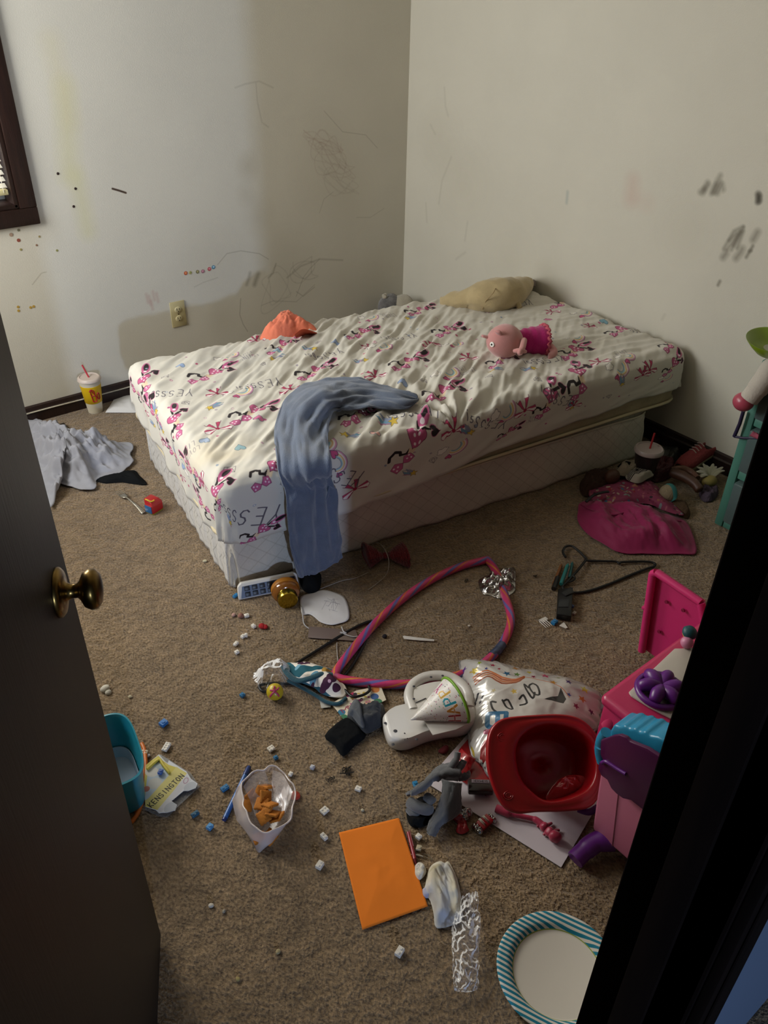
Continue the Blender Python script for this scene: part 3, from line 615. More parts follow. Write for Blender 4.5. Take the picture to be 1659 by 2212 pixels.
# mattress
MQ = dict(FR=Vector((-1.905, -1.535, 0)), FL=Vector((-1.765, -.585, 0)), HL=Vector((-.022, -.80, 0)), HR=Vector((-.03, -1.745, 0)))
mt = thing('mattress', 'thin twin mattress with beige ticking showing at its right edge above box spring', 'mattress', quad(MQ, .5, .5)+Vector((0, 0, .205)))
tick = mat('mattress_ticking', 'a8997a', .85, mottle=.2, mscale=12, bump=.2, bscale=60)
padsurf('mattress_body', {k: v.lerp(quad(MQ, .5, .5), .012) for k, v in MQ.items()}, 1.82, .92, .405, .218, .04, tick, mt, nu=40, nv=24)
tube('edge_piping', smoothpath(loop_at(MQ, .232, o=.001), 3, True), .006, mat('piping_cream', 'c3b594', .8), mt, n=8, closed=True)
# the printed fitted sheet
SL, SW, SE = 1.84, .94, .25
def sheet_canvas():
    cv = Canvas(-SE, -SE, SL+SE, SW+SE, 760, 'cbc6ba'); R = random.Random(11)
    PK, DP, BK, GY = 'b3567f', '8c1f45', '241c1c', '6a6468'
    def outline(P, c=GY, w=.0016): cv.line(P, w, c, .9)
    def dotbow(x, y, r, sc=1.0):      # a row of motifs: ribbon curls, polka-dot bow, polka-dot heart, a pair of slippers
        sc *= 1.12; T = cv.loc(x, y, r, sc)
        def dots(L, rr=.0030):
            for a, b in L: q = T([(a, b)])[0]; cv.ell(*q, rr*sc, rr*sc, 'eadfe2')
        cv.line(T([(-.060, .014), (-.050, .024), (-.036, .022), (-.028, .012), (-.034, .004), (-.022, -.004), (-.008, .000)]), .0075*sc, BK)
        cv.poly(T([(-.020, -.006), (-.006, .004), (.004, -.010), (-.012, -.018)]), 'd3bc9e')
        for k in (-1, 1):
            P = [(-.046, -.020), (-.046+k*.014, -.006), (-.046+k*.030, -.010), (-.046+k*.028, -.030), (-.046+k*.010, -.030)]
            cv.poly(T(P), 'bb5f88'); outline(T(P+[P[0]]), '5a2038', .0012); dots([(-.046+k*.014, -.018), (-.046+k*.022, -.024), (-.046+k*.023, -.014)], .0024)
        cv.heart(*T([(.018, .004)])[0], .023*sc, r-1.2, 'b9587f', '5a2038'); dots([(.008, .0), (.018, .010), (.026, .002), (.016, -.008), (.027, .014)])
        cv.line(T([(.036, .010), (.052, .016)]), .006*sc, BK); cv.line(T([(.036, .0), (.050, -.012)]), .006*sc, BK)
        q = T([(.072, .010)])[0]; cv.ell(*q, .029*sc, .0125*sc, 'bd5f88', r+.12); q = T([(.079, .011)])[0]; cv.ell(*q, .018*sc, .0072*sc, BK, r+.12); q = T([(.056, .008)])[0]; cv.ell(*q, .005*sc, .005*sc, 'e6d9dc', r)
        cv.heart(*T([(.056, -.022)])[0], .014*sc, r+.8, BK, 'bd5f88')
    def bow(x, y, r, sc=1.0):         # white and red striped ribbon bow
        T = cv.loc(x, y, r, sc)
        for k in (-1, 1):
            P = T([(0, 0), (k*.03, .022), (k*.042, .012), (k*.038, -.004), (0, 0)]); cv.poly(P, 'e6dfdc')
            cv.poly(T([(0, 0), (k*.026, .02), (k*.033, .018)]), 'a32c50'); cv.poly(T([(0, 0), (k*.04, .006), (k*.039, -.003)]), 'b03c5e'); outline(P, '6a3040')
            P = T([(0, 0), (k*.010, -.034), (k*.022, -.028), (k*.026, -.034), (0, 0)]); cv.poly(P, 'b23a5c'); outline(P, '5a3040')
        q = T([(0, 0)])[0]; cv.ell(*q, .006*sc, .006*sc, '9b2446')
    def rainbow(x, y, r, sc=1.0, heartc='c0507c'):
        T = cv.loc(x, y, r, sc); arc = lambda ra: T([(-.012+ra*math.cos(t), ra*math.sin(t)) for t in [math.radians(30+k*13) for k in range(13)]])
        for ra, c in ((.036, 'c98aa8'), (.031, 'e3d7d2'), (.027, 'd9b07a'), (.023, 'd8d2b0'), (.019, '8fb3bf')): cv.line(arc(ra), .0048*sc, c)
        outline(arc(.0385), GY, .0014); outline(arc(.0165), GY, .0014)
        cl = T([(.028+.018*math.cos(t)*(1+.18*math.sin(5*t)), -.012+.011*math.sin(t)*(1+.18*math.cos(6*t))) for t in [k*math.tau/26 for k in range(26)]]); cv.poly(cl, 'e2ddd4'); outline(cl+[cl[0]])
        cv.heart(*T([(.022, .028)])[0], .011*sc, r-.6, heartc, '4a4048')
    def comet(x, y, r, sc=1.0):
        T = cv.loc(x, y, r, sc); cv.poly(T([(0, .008), (.03, .016), (.052, .006), (.03, .004), (0, 0)]), '6f95ad'); cv.poly(T([(0, 0), (.028, .004), (.05, -.008), (.026, -.008), (0, -.008)]), '8790a8'); cv.poly(T([(0, .008), (.022, .018), (.04, .022), (.03, .014)]), 'b87a98')
        outline(T([(0, .01), (.03, .018), (.054, .004), (.03, -.010), (0, -.008)]), '4a5058', .0012); cv.star(*T([(0, 0)])[0], .016*sc, r+.3, 'd3b44a', '6a5a30')
    def gem(x, y, r, sc=1.0):
        T = cv.loc(x, y, r, sc*.8); outline(T([(-.02, .006), (-.01, .016), (.012, .016), (.02, .006), (0, -.02), (-.02, .006), (.02, .006)])); outline(T([(-.008, .006), (0, -.02), (.008, .006), (0, .016), (-.008, .006)]))
    def yes(x, y, r, sc=1.0): cv.text('YESSSS!', x, y, .034*sc, r, '57525a', .085, .42, .26, arc=.35, grow=.9)
    def life(x, y, r, sc=1.0):
        T = cv.loc(x, y, r, sc); cv.text("LOVIN'", *T([(0, .014)])[0], .020*sc, r, '77717a', .09, .42, .22); cv.text('LIFE', *T([(0, -.014)])[0], .020*sc, r, '77717a', .09, .42, .22)
    B = dict(FR=MQ['FR'], FL=MQ['FL'], HL=MQ['HL'], HR=MQ['HR'])
    def uv_at(px, py, z=.42):        # where a point of the photograph's sheet lies in the sheet's own coordinates
        p = F(px, py, z); s, t = .5, .5
        for _ in range(12):
            e = p-quad(B, s, t); a = quad(B, s+.01, t)-quad(B, s, t); b = quad(B, s, t+.01)-quad(B, s, t); det = a.x*b.y-a.y*b.x
            s += .01*(e.x*b.y-e.y*b.x)/det; t += .01*(a.x*e.y-a.y*e.x)/det
        return s*SL, t*SW
    pi = math.pi
    items = [(dotbow, 455, 805, .15, 1.15), (dotbow, 545, 890, .2, 1.1), (dotbow, 680, 805, .25, 1.1), (dotbow, 610, 752, .25, 1.0), (dotbow, 780, 732, .15, 1.0), (dotbow, 905, 680, .15, 1.0), (dotbow, 965, 725, .25, 1.05), (dotbow, 880, 795, .2, 1.1), (dotbow, 955, 855, .2, 1.1), (dotbow, 775, 900, .2, 1.0), (dotbow, 1080, 790, .15, .9),
             (dotbow, 1235, 768, .15, 1.1), (dotbow, 1210, 665, .1, 1.0), (dotbow, 1335, 722, .15, 1.0), (dotbow, 1440, 755, .3, .8), (dotbow, 310, 820, 1.0, 1.1), (dotbow, 378, 905, 1.1, 1.0), (dotbow, 1195, 855, .8, 1.1), (dotbow, 585, 1010, .3, .9),
             (bow, 470, 845, 3.1, 1), (bow, 555, 741, 3.0, .9), (bow, 472, 925, 3.2, 1.1), (bow, 628, 845, 3.1, 1), (bow, 810, 822, 3.0, 1), (bow, 795, 760, 3.1, .8), (bow, 930, 758, 3.1, 1), (bow, 1010, 785, 3.0, .9), (bow, 1190, 685, 3.2, .9), (bow, 1290, 795, 3.1, 1), (bow, 990, 915, 3.3, 1.2), (bow, 1060, 683, 3.0, .8), (bow, 1270, 715, 3.2, .8), (bow, 1410, 790, 3.1, .9),
             (rainbow, 490, 770, 3.3, 1), (rainbow, 515, 845, 3.3, 1.1), (rainbow, 795, 700, 3.2, .9), (rainbow, 820, 765, 3.2, 1), (rainbow, 960, 820, 3.3, 1.1), (rainbow, 975, 755, 3.2, .9), (rainbow, 1250, 690, 3.2, 1), (rainbow, 1235, 742, 3.2, .9), (rainbow, 1330, 800, 3.3, 1), (rainbow, 380, 1000, 3.6, .9), (rainbow, 1025, 940, 3.5, 1.2), (rainbow, 730, 990, 4.2, 1),
             (yes, 560, 830, 2.95, 1), (yes, 370, 845, 2.7, 1), (yes, 700, 772, 3.0, .9), (yes, 860, 742, 3.0, .9), (yes, 1110, 665, 2.95, .9), (yes, 895, 900, 2.95, 1.1), (yes, 1050, 700, 3.0, .0001), (yes, 1170, 787, 3.05, 1), (yes, 1070, 895, 2.7, 1.15), (yes, 1380, 725, 3.0, .7),
             (life, 535, 772, 3.3, 1), (life, 835, 695, 3.3, 1), (life, 1000, 812, 3.3, 1), (life, 405, 960, 2.9, 1), (life, 1330, 775, 3.2, .8),
             (comet, 590, 778, -.2, 1), (comet, 680, 765, 2.2, 1), (comet, 455, 880, .1, 1), (comet, 330, 870, 1.3, 1), (comet, 790, 790, 2.3, .9), (comet, 880, 700, 0, .9), (comet, 850, 915, 2.2, 1.1), (comet, 745, 940, -.6, 1.1), (comet, 305, 940, .3, .9), (comet, 1060, 815, -.3, .9), (comet, 1150, 805, 2.6, .9), (comet, 1290, 860, 1.6, 1), (comet, 965, 985, 2.4, 1),
             (gem, 360, 812, .3, 1), (gem, 405, 870, .2, 1), (gem, 625, 1020, .2, 1.2), (gem, 570, 790, .3, .8), (gem, 500, 1010, .2, 1.3), (gem, 740, 868, .2, .8), (gem, 915, 830, .2, .9), (gem, 690, 750, .2, .8), (gem, 1055, 830, .1, .9), (gem, 1160, 830, .3, 1), (gem, 1235, 800, .1, .8)]
    for fn, px, py, r, sc in items: u, v = uv_at(px, py); fn(u, v, r if fn is not dotbow else r+0.0, sc)
    for px, py, c in [(392, 790, '8fa3c4'), (725, 752, '8f9fc0'), (520, 965, '86b0bd'), (385, 992, '7fb4c0'), (600, 762, '8aa8b8'), (560, 905, 'c76a90'), (870, 840, '8f9fc0'), (1300, 705, '7fa8b8'), (1180, 702, 'c76a90'), (810, 940, 'd9a9a0'), (325, 965, '8fa3c4'), (445, 950, '8fa3c4'), (1150, 770, '8fa0b8')]:
        u, v = uv_at(px, py); cv.heart(u, v, .017, 2.6+R.uniform(-.5, .5), c, '50606c')
    for k in range(170):
        u, v = R.uniform(-.2, SL+.2), R.uniform(-.2, SW+.2); c = R.choice(['a8557a', '9a9098', 'b0909a', '8c98a8', 'b04868']); cv.ell(u, v, .0055, .0045, c, R.random()*3); 
        if k % 3 == 0: cv.ell(u, v, .0032, .0026, 'dcd6ca')
    # the sides that hang down: right long side (v<0) and foot (u<0)
    for fn, u, v, r, sc in [(yes, .06, -.10, pi-.35, 1.7), (dotbow, -.02, .02, .5, 1.0), (comet, -.03, -.14, 1.5, 1.1), (gem, .21, -.19, .3, 1.1), (bow, .42, -.15, 3.5, 1.2), (yes, .37, -.05, pi-.6, 1.3), (dotbow, .62, -.035, .7, 1.35), (rainbow, .34, .05, 4.3, 1.2), (comet, .84, -.06, 2.2, 1.1), (gem, .30, -.2, .2, 1),
                          (bow, 1.06, -.03, 3.3, 1.1), (rainbow, .97, -.02, 3.6, 1.1), (dotbow, 1.0, -.14, .4, .7), (yes, 1.22, -.02, pi-.5, 1.1), (dotbow, 1.32, .03, .8, 1.2), (comet, 1.5, -.05, 1.6, 1), (bow, 1.6, -.03, 3.2, 1), (rainbow, 1.56, .06, 3.4, .9), (bow, 1.28, -.1, 3.2, .9), (bow, .18, -.06, 3.4, .001), (dotbow, 1.75, -.03, .6, .8),
                          (dotbow, .10, -.215, .3, .9), (gem, .7, -.14, .1, 1), (life, 1.1, -.1, pi, .8), (gem, 1.44, -.11, 0, .9), (rainbow, 1.72, -.1, 3.3, .8),
                          (dotbow, -.05, .22, 1.4, 1.1), (dotbow, -.12, .42, 1.3, .9), (rainbow, -.09, .3, 4.2, .9), (dotbow, -.04, .60, 1.2, 1.05), (comet, -.06, .5, 1.2, .9), (bow, -.09, .7, 4.4, 1), (bow, -.12, .52, 4.5, .8), (dotbow, -.06, .82, 1.3, .9), (comet, -.13, .62, 1.0, .8), (gem, -.05, .4, 1, 1), (bow, -.17, .33, 4.5, .8), (bow, -.03, .12, 4.0, .8), (dotbow, -.16, .14, 1.1, .9), (life, -.14, .24, 4.5, .8)]:
        fn(u, v, r, sc)
    # faint old stain
    u, v = uv_at(450, 965); cv.ell(u, v, .10, .05, 'cdbb98', 2.9, .3, soft=.7); u, v = uv_at(470, 985); cv.ell(u, v, .09, .03, 'c7b48f', 2.8, .3, soft=.7)
    return cv
sc_ = sheet_canvas()
sheetm = mat('printed_sheet', img=sc_.image('sheet_print'), rough=.75, spec=.2, sheen=.1, bump=.15, bscale=500, bdist=.001)
def sheet_h(s, t, p):
    q = Vector((p.x, p.y, 0)); a = math.radians(33)
    r1 = ridged(Vector(((q.x*math.cos(a)+q.y*math.sin(a))*2.2, (-q.x*math.sin(a)+q.y*math.cos(a))*15, 0)), 2)
    b = math.radians(-12); r2 = ridged(Vector(((q.x*math.cos(b)+q.y*math.sin(b))*2.0+5, (-q.x*math.sin(b)+q.y*math.cos(b))*17, 2.0)), 2)
    wmid = math.exp(-((s-.42)/.3)**2); whead = 1/(1+math.exp(-(s-.72)*14)); 
    z = .019*r1*(.22+wmid)+.015*r2*(whead+.1)+.005*noise.noise(q*9)+.009*(.3+wmid)*ridged(Vector(((q.x*math.cos(a)+q.y*math.sin(a))*6, (-q.x*math.sin(a)+q.y*math.cos(a))*34, 4)), 2)
    z += .012*s-.010*(1-s)*math.exp(-(t/.3)**2)
    z += -.016*math.exp(-(((s-.18)/.16)**2+((t-.62)/.4)**2))      # hollow near the foot
    # puckers fanning from the middle of the near edge
    dx_, dy_ = s*SL-.78, t*SW+.02; rr_ = math.hypot(dx_, dy_); an = math.atan2(dy_, dx_)
    z += .016*math.exp(-rr_/.3)*math.sin(an*13)*min(1, rr_/.08)
    return z
def sheet_hem(s, t):
    s_ = min(1, max(0, s)); t_ = min(1, max(0, t))
    if t < .02: pts = [(0, .222), (.12, .212), (.2, .205), (.3, .215), (.42, .235), (.5, .262), (.6, .268), (.72, .275), (.85, .29), (1, .285)]; x = s_
    elif s < .02: pts = [(0, .222), (.12, .225), (.25, .215), (.38, .235), (.5, .22), (.65, .245), (.8, .235), (.92, .25), (1, .27)]; x = t_
    else: pts = [(0, .26), (1, .26)]; x = s_
    for (a, za), (b, zb) in zip(pts, pts[1:]):
        if a <= x <= b: return za+(zb-za)*(x-a)/(b-a)
    return pts[-1][1]
def sheet_side(u, v, fs, dx, dy):
    if dx < -.5: a = .008*ridged(Vector((v*9, fs*1.5, 7)), 2)+.005*math.sin(v*37+fs*3); return (a*fs+.003, 0)
    a = .010*ridged(Vector((u*5+fs*2, fs*1.3, 3)), 2)+.003*math.sin(u*23); return (a*fs+.003, 0)
fs_ = padsurf('fitted_sheet', {k: v+(v-quad(MQ, .5, .5))*.004 for k, v in MQ.items()}, SL, SW, .418, .22, .045, sheetm, None, nu=300, nv=150, hem=sheet_hem, hgt=sheet_h, side=sheet_side, ext=SE, closed=False,
              uvf=lambda u, v: ((u+SE)/(SL+2*SE), (v+SE)/(SW+2*SE)), thick=.0015)
tag(fs_, 'white fitted sheet printed with pink bows, rainbows and YESSSS! stretched over the mattress', 'bed sheet')
SIDEN = Vector((-(MQ['HR']-MQ['FR']).y, (MQ['HR']-MQ['FR']).x, 0)).normalized()*-1   # outward from the long near side
def FS(px, py, off=.02): return FP(px, py, MQ['FR']+SIDEN*off, SIDEN)

# ================================================================== ON THE BED
towel_m = mat('blue_terry', '667082', .95, bump=.8, bscale=420, bdist=.003, spec=.05, sheen=.4, mottle=.14, mscale=26)
ZB = .436
rows = [[F(899, 866, ZB+.004), F(896, 880, ZB)], [F(860, 850, ZB+.012), F(862, 868, ZB+.02), F(856, 884, ZB+.004)], [F(815, 838, ZB+.02), F(806, 862, ZB+.014), F(796, 892, ZB+.004)],
        [F(762, 829, ZB+.026), F(756, 858, ZB+.03), F(752, 893, ZB+.006)], [F(718, 831, ZB+.024), F(722, 858, ZB+.045), F(730, 884, ZB+.01)], [F(672, 840, ZB+.02), F(690, 868, ZB+.05), F(712, 893, ZB+.014)],
        [F(630, 868, ZB+.008), F(664, 893, ZB+.04), F(706, 915, ZB+.008)], [F(600, 915, ZB+.005), F(650, 925, ZB+.022), F(706, 938, ZB+.006)], [F(598, 965, ZB), F(650, 968, ZB+.014), F(708, 972, ZB+.004)],
        [F(606, 1010, ZB-.004), F(655, 1012, ZB+.008), F(712, 1008, ZB)], [FS(612, 1046, .012), FS(662, 1046, .028), FS(716, 1042, .014)], [FS(616, 1090, .02), FS(666, 1092, .034), FS(720, 1088, .022)],
        [FS(620, 1150, .026), FS(668, 1150, .036), FS(727, 1146, .028)], [FS(630, 1205, .03), FS(672, 1204, .036), FS(731, 1180, .03)], [FS(640, 1240, .032), FS(676, 1232, .034), FS(733, 1198, .032)]]
tw = thing('towel', 'blue terry towel twisted across the bed and hanging down its near side', 'towel', (rows[7][1].x, rows[7][1].y, .43))
rowsheet('towel_cloth', rows, towel_m, tw, nu=36, sub=9, wr=.020, wf=4.2, seed=3, thick=.005, nrm=(-.3, -.5, .8), dirs=1.6)
hem = [F(757, 831, ZB+.034), F(763, 850, ZB+.036), F(772, 868, ZB+.028), F(785, 890, ZB+.012)]
tube('hem_stitching', smoothpath(hem, 6), .0015, mat('pale_stitch', 'aab0bc', .9), tw, n=6)
tube('selvage', smoothpath([FS(712, 1046, .026), FS(704, 1080, .034), FS(676, 1140, .045), FS(655, 1190, .046), FS(643, 1234, .042)], 8), .0035, towel_m, tw, n=8)

coral = mat('coral_knit', 'de7c5e', .85, bump=.35, bscale=60, bdist=.004, sheen=.2, spec=.1, mottle=.12, mscale=25)
cs = thing('shorts', 'crumpled coral orange shorts on the far edge of the bed', 'clothing', F(620, 730, .425))
lump('fabric', [F(562, 733, .425), F(580, 717, .425), F(602, 700, .425), F(628, 694, .43), F(655, 700, .43), F(676, 712, .43), F(688, 722, .427), F(668, 727, .425), F(645, 729, .425), F(615, 736, .425), F(592, 741, .42), F(578, 741, .42)], .085, coral, cs, seed=5, fine=.3, freq=14, rid=.38, z0=.425, rings=34, nt=140, prof=lambda t: (1-t**2.6))
rowsheet('leg_opening', [[F(636, 724, .475), F(655, 712, .485), F(684, 720, .46)], [F(640, 730, .445), F(660, 725, .44), F(686, 724, .435)]], mat('coral_dark', 'b04a30', .9), cs, nu=12, thick=.003)

# beige sack-like plush cushion with a flap
be = mat('beige_plush', 'b7a47c', .95, bump=.4, bscale=120, bdist=.003, sheen=.3, mottle=.18, mscale=14, spec=.05)
pc = thing('plush_toy', 'beige crumpled stuffed animal with a short flipper lying at the head of the bed', 'soft toy', F(1055, 660, .43))
sp = [(953, 654, .012), (985, 650, .035), (1015, 646, .048), (1045, 644, .062), (1078, 640, .068), (1108, 634, .060), (1130, 622, .042), (1152, 614, .020), (1158, 612, .010)]
pts = []
for x, y, r in sp: p = F(x, y+0, .43+r*.95); pts.append((Vector((min(p.x, -r-.012), p.y, .432+r*.95)), r))
P = smoothpath([p for p, r in pts], 7); rr = smoothpath([Vector((r, 0, 0)) for p, r in pts], 7)
o = tube('body', P, [max(.006, q.x) for q in rr], be, pc, n=40, flat=.95)
for v in o.data.vertices: v.co += Vector((0, 0, 1))*.016*(ridged(v.co*11, 2)-.2)*(1 if v.co.z > .45 else .1)
tube('flipper', smoothpath([F(1106, 636, .50), F(1116, 650, .475), F(1122, 664, .448), F(1127, 667, .445)], 6), [.018]*6+[.02]*7+[.014]*5+[.008], be, pc, n=20, flat=.6)
tube('seam', smoothpath([F(1075, 612, .545), F(1066, 632, .54), F(1050, 650, .50), F(1042, 668, .46)], 6), .0018, mat('beige_seam', '9c8660', .9), pc, n=6)
rowsheet('fabric_tag', [[F(1152, 603, .47), F(1158, 607, .47)], [F(1150, 618, .455), F(1157, 619, .455)]], mat('tag_grey', '7d716a', .8), pc, nu=4, thick=.001)

# pink stuffed doll lying on its side
pk = mat('pink_plush', 'c48a86', .95, bump=.3, bscale=300, bdist=.002, sheen=.5, spec=.05); mg = mat('magenta_knit', 'b3266e', .95, bump=.6, bscale=220, bdist=.003, sheen=.3, spec=.05)
dl = thing('stuffed_doll', 'pink stuffed doll in a magenta knitted dress lying on the bed', 'soft toy', F(1130, 765, .43))
hc = F(1090, 737, .497)
ax = (F(1150, 738, .47)-F(1060, 748, .50)).normalized()
bmh = bmesh.new(); bmesh.ops.create_uvsphere(bmh, u_segments=36, v_segments=24, radius=1)
yaw = math.atan2(ax.y, ax.x)
for v in bmh.verts:
    x, y, z = v.co; k = 1-.16*max(0, -x)-.05*x; v.co = Vector((x*.075, y*.062*k, z*.062*k))
bmesh.ops.transform(bmh, matrix=Matrix.Translation(hc) @ Euler((0, .22, yaw)).to_matrix().to_4x4(), verts=bmh.verts)
hd = finish('head', bmh, pk, dl)
def on_head(px, py):   # point of the head's skin seen there, by stepping along the sight line
    d = _ray(px, py).normalized(); o_ = CAM_P; t = (hc-o_).dot(d)-.12; Mi = (Matrix.Translation(hc) @ Euler((0, .22, yaw)).to_matrix().to_4x4()).inverted()
    for _ in range(240):
        q = Mi @ (o_+d*t)
        if (q.x/.075)**2+(q.y/.060)**2+(q.z/.060)**2 < 1.0: break
        t += .001
    p = o_+d*t; return p, (p-hc).normalized()
p, n_ = on_head(1063, 744); Tm = Matrix.Translation(p) @ n_.to_track_quat('Z', 'Y').to_matrix().to_4x4()
ey = lathe('eye', [(0, -.002), (.0095, -.001), (.009, .002), (0, .003)], Tm, plas('e8e4dc', .3), hd, 24); lathe('pupil', [(0, .0025), (.0036, .0025), (.003, .0042), (0, .0046)], Tm, plas('101010', .2), dl, 16)
for x, y, r in ((1078, 720, .016), (1052, 728, .012)):
    p, n_ = on_head(x, y); tube('ear', smoothpath([p-n_*.004, p+n_*.012, p+n_*.022], 4), [r*.9]*4+[r*.8]*3+[r*.55, r*.25], pk, dl, n=14, flat=.5)
p, n_ = on_head(1058, 715); Tm = Matrix.Translation(p) @ n_.to_track_quat('Z', 'Y').to_matrix().to_4x4()
b0, b1 = F(1118, 737, .478), F(1172, 738, .468)
tube('knitted_dress', smoothpath([b0, b0.lerp(b1, .3), b0.lerp(b1, .65), b1], 5), [.040]*4+[.048]*4+[.054]*4+[.058]*4, mg, dl, n=30)
PR = []
dv = (b1-b0).normalized(); s1 = dv.cross(Vector((0, 0, 1))).normalized(); s2 = s1.cross(dv)
for k in range(96):
    a = math.tau*k/96; r = .060+.0035*math.sin(a*17); q = b1+dv*(.005*math.cos(a*17))+s1*math.cos(a)*r+s2*math.sin(a)*r; q.z = max(q.z, .437); PR.append(q)
tube('hem_ruffle', PR, .0055, mat('salmon_trim', 'c25a6a', .95, bump=.5, bscale=300), dl, n=8, closed=True)
arm0 = F(1128, 728, .53); arm1 = F(1124, 752, .486)
tube('arm', smoothpath([F(1132, 735, .512), F(1130, 745, .508), F(1127, 755, .50), F(1122, 762, .492)], 5), [.011]*12+[.012]*4, pk, dl, n=16)
for x, y in ((1110, 758), (1121, 766), (1136, 760)): tube('finger', [F(1124, 757, .500), F((1124+x)/2, (757+y)/2, .497), F(x, y, .492)], [.0085, .0085, .006], pk, dl, n=12)
tube('leg', smoothpath([F(1168, 738, .478), F(1186, 748, .468), F(1196, 760, .452), F(1190, 770, .443), F(1184, 771, .442)], 6), [.015]*14+[.014]*10+[.006], pk, dl, n=16)
tube('leg', smoothpath([F(1166, 725, .49), F(1172, 728, .468), F(1178, 733, .453)], 6), [.014]*12+[.010], pk, dl, n=16)

# grey and white soft toy on the floor in the corner behind the bed
gw = thing('plush_toy', 'grey and white furry soft toy in the corner behind the bed', 'soft toy', (-.16, -.17, 0))
gf = mat('grey_fur', '6f6c6a', 1, bump=1, bscale=260, bdist=.006, sheen=.5, mottle=.5, mscale=60); wf_ = mat('white_fur', 'a8a08e', 1, bump=.8, bscale=260, bdist=.005, sheen=.5)
def up_at(x, y, py):
    lo, hi = 0.0, 1.6
    for _ in range(30):
        m_ = (lo+hi)/2; v = Vector((x, y, m_))-CAM_P; yy = 1106+CAM_F*v.dot(DN)/v.dot(FW)
        if yy > py: lo = m_
        else: hi = m_
    return lo
zt = up_at(-.17, -.16, 640)
ball('body', (-.16, -.17, (zt-.10)/2+.01), 1, gf, gw, sc=(.10, .10, (zt-.08)/2+.01), nz=.01)
ball('head', (-.185, -.125, zt-.058), .062, gf, gw, nz=.008, nf=30)
ball('face', (-.135, -.165, zt-.066), .066, wf_, gw, nz=.006, nf=30)
ball('muzzle', (-.178, -.205, zt-.085), .024, mat('grey_patch', '5c5660', 1), gw)
for k, (dx_, dy_) in enumerate(((-.02, .02), (-.035, 0))): ball('tuft', (-.185+dx_, -.125+dy_, zt-.004), .014, wf_, gw, sc=(1, 1, .7), nz=.006, nf=60)

# ================================================================== LEFT SIDE OF THE FLOOR
def cup(name_label, base, h, r0, r1, body_m, lid_m, straw_m, straw, rib=False):
    t = thing('drink_cup', name_label, 'cup', base)
    T = Matrix.Translation(base)
    lathe('cup_body', [(0, .0006), (r0, .0006), (r0*1.01, .006), (r0+(r1-r0)*.5, h*.5), (r1, h-.006), (r1+.0015, h-.003), (r1, h), (r1-.002, h-.002), (0, h-.004)], T, body_m, t, 48)
    lathe('lid', [(0, h+.003), (r1*.8, h+.003), (r1*.84, h+.006), (r1*.93, h+.006), (r1+.003, h), (r1+.0035, h-.006), (r1+.001, h-.007), (r1-.001, h-.002), (0, h)], T, lid_m, t, 48)
    tube('straw', straw, .0036, straw_m, t, n=12); return t
base = F(205, 884, 0); base.y = -.062; base.x = F(205, 880, 0).x-.01
hC, r0, r1 = .155, .030, .045
cvc = Canvas(0, 0, 1, .155, 900, 'c9bfa6'); cvc.poly([(0, .05), (1, .05), (1, .122), (0, .122)], 'd8b51e')
# the face of the band towards the room: a red B and the start of an o
def cupuv(v): a = math.atan2(v.y-base.y, v.x-base.x)/math.tau % 1.0; return (a, v.z/.155)
red_ = mat('cup_red', 'a3201c', .4)
kk = thing('drink_cup', 'white and yellow paper drink cup with red lettering and straw by the wall', 'cup', base)
T = Matrix.Translation(base)
def cr(z): return r0+(r1-r0)*z/hC
lathe('cup_body', [(0, .0006), (r0, .0006), (cr(.006), .006), (cr(.07), .07), (cr(hC), hC), (r1-.002, hC-.002), (0, hC-.004)], T, mat('cup_wax', 'c8bfa8', .5), kk, 48)
lathe('yellow_band', [(cr(.048)+.0003, .048), (cr(.048)+.0009, .0485), (cr(.128)+.0009, .1275), (cr(.128)+.0003, .128)], T, mat('cup_yellow', 'd3ab14', .45), kk, 48)
lathe('lid', [(0, hC+.004), (r1*.8, hC+.004), (r1*.84, hC+.007), (r1*.93, hC+.007), (r1+.003, hC), (r1+.0035, hC-.007), (r1+.001, hC-.008), (r1-.001, hC-.002), (0, hC)], T, mat('cup_lid', 'c3b3a6', .35, spec=.5), kk, 48)
tube('straw', [base+Vector((.0, -.004, hC)), base+Vector((-.012, .018, hC+.055))], .0034, plas('b52430', .35), kk, n=12)
face = math.atan2(CAM_P.y-base.y, CAM_P.x-base.x)
def wrap(pts, w):       # strokes laid round the cup, reading left to right for someone in the room
    out = []
    for x, z in pts: a = face+x/.04; rad = cr(z)+.0018; out.append(base+Vector((math.cos(a)*rad, math.sin(a)*rad, z)))
    return out
def glyph(ch, x0, z0, wd, h, lean=0.0):
    return [[(x0+px*wd+lean*py, z0+py*h) for px, py in smooth2(s_)] for s_ in FONT[ch]]
def smooth2(s_): return [(p.x, p.y) for p in smoothpath([(a, b, 0) for a, b in s_], 3)]
for ch, x0, z0, wd, h in (('B', .000, .060, .017, .055), ('o', .021, .066, .014, .05)):
    V = []
    for st_ in glyph(ch, x0, z0, wd, h, -.006): tube('letter', wrap(st_, 0), .0028, red_, kk, n=6, flat=1.0)
# B's flag-like stroke to the left
tube('letter', wrap(smooth2([(-.010, .110), (-.002, .112), (.004, .100)]), 0), .0026, red_, kk, n=6)

paper = mat('white_paper', 'd6d4d2', .85, spec=.15, bump=.1, bscale=30)
o = flat('paper_sheet', pxs([(228, 893), (257, 848), (290, 856), (296, 893)]), paper, curl=.012, seed=2); tag(o, 'curled white paper sheet on the carpet between the yellow cup and the bed', 'paper')

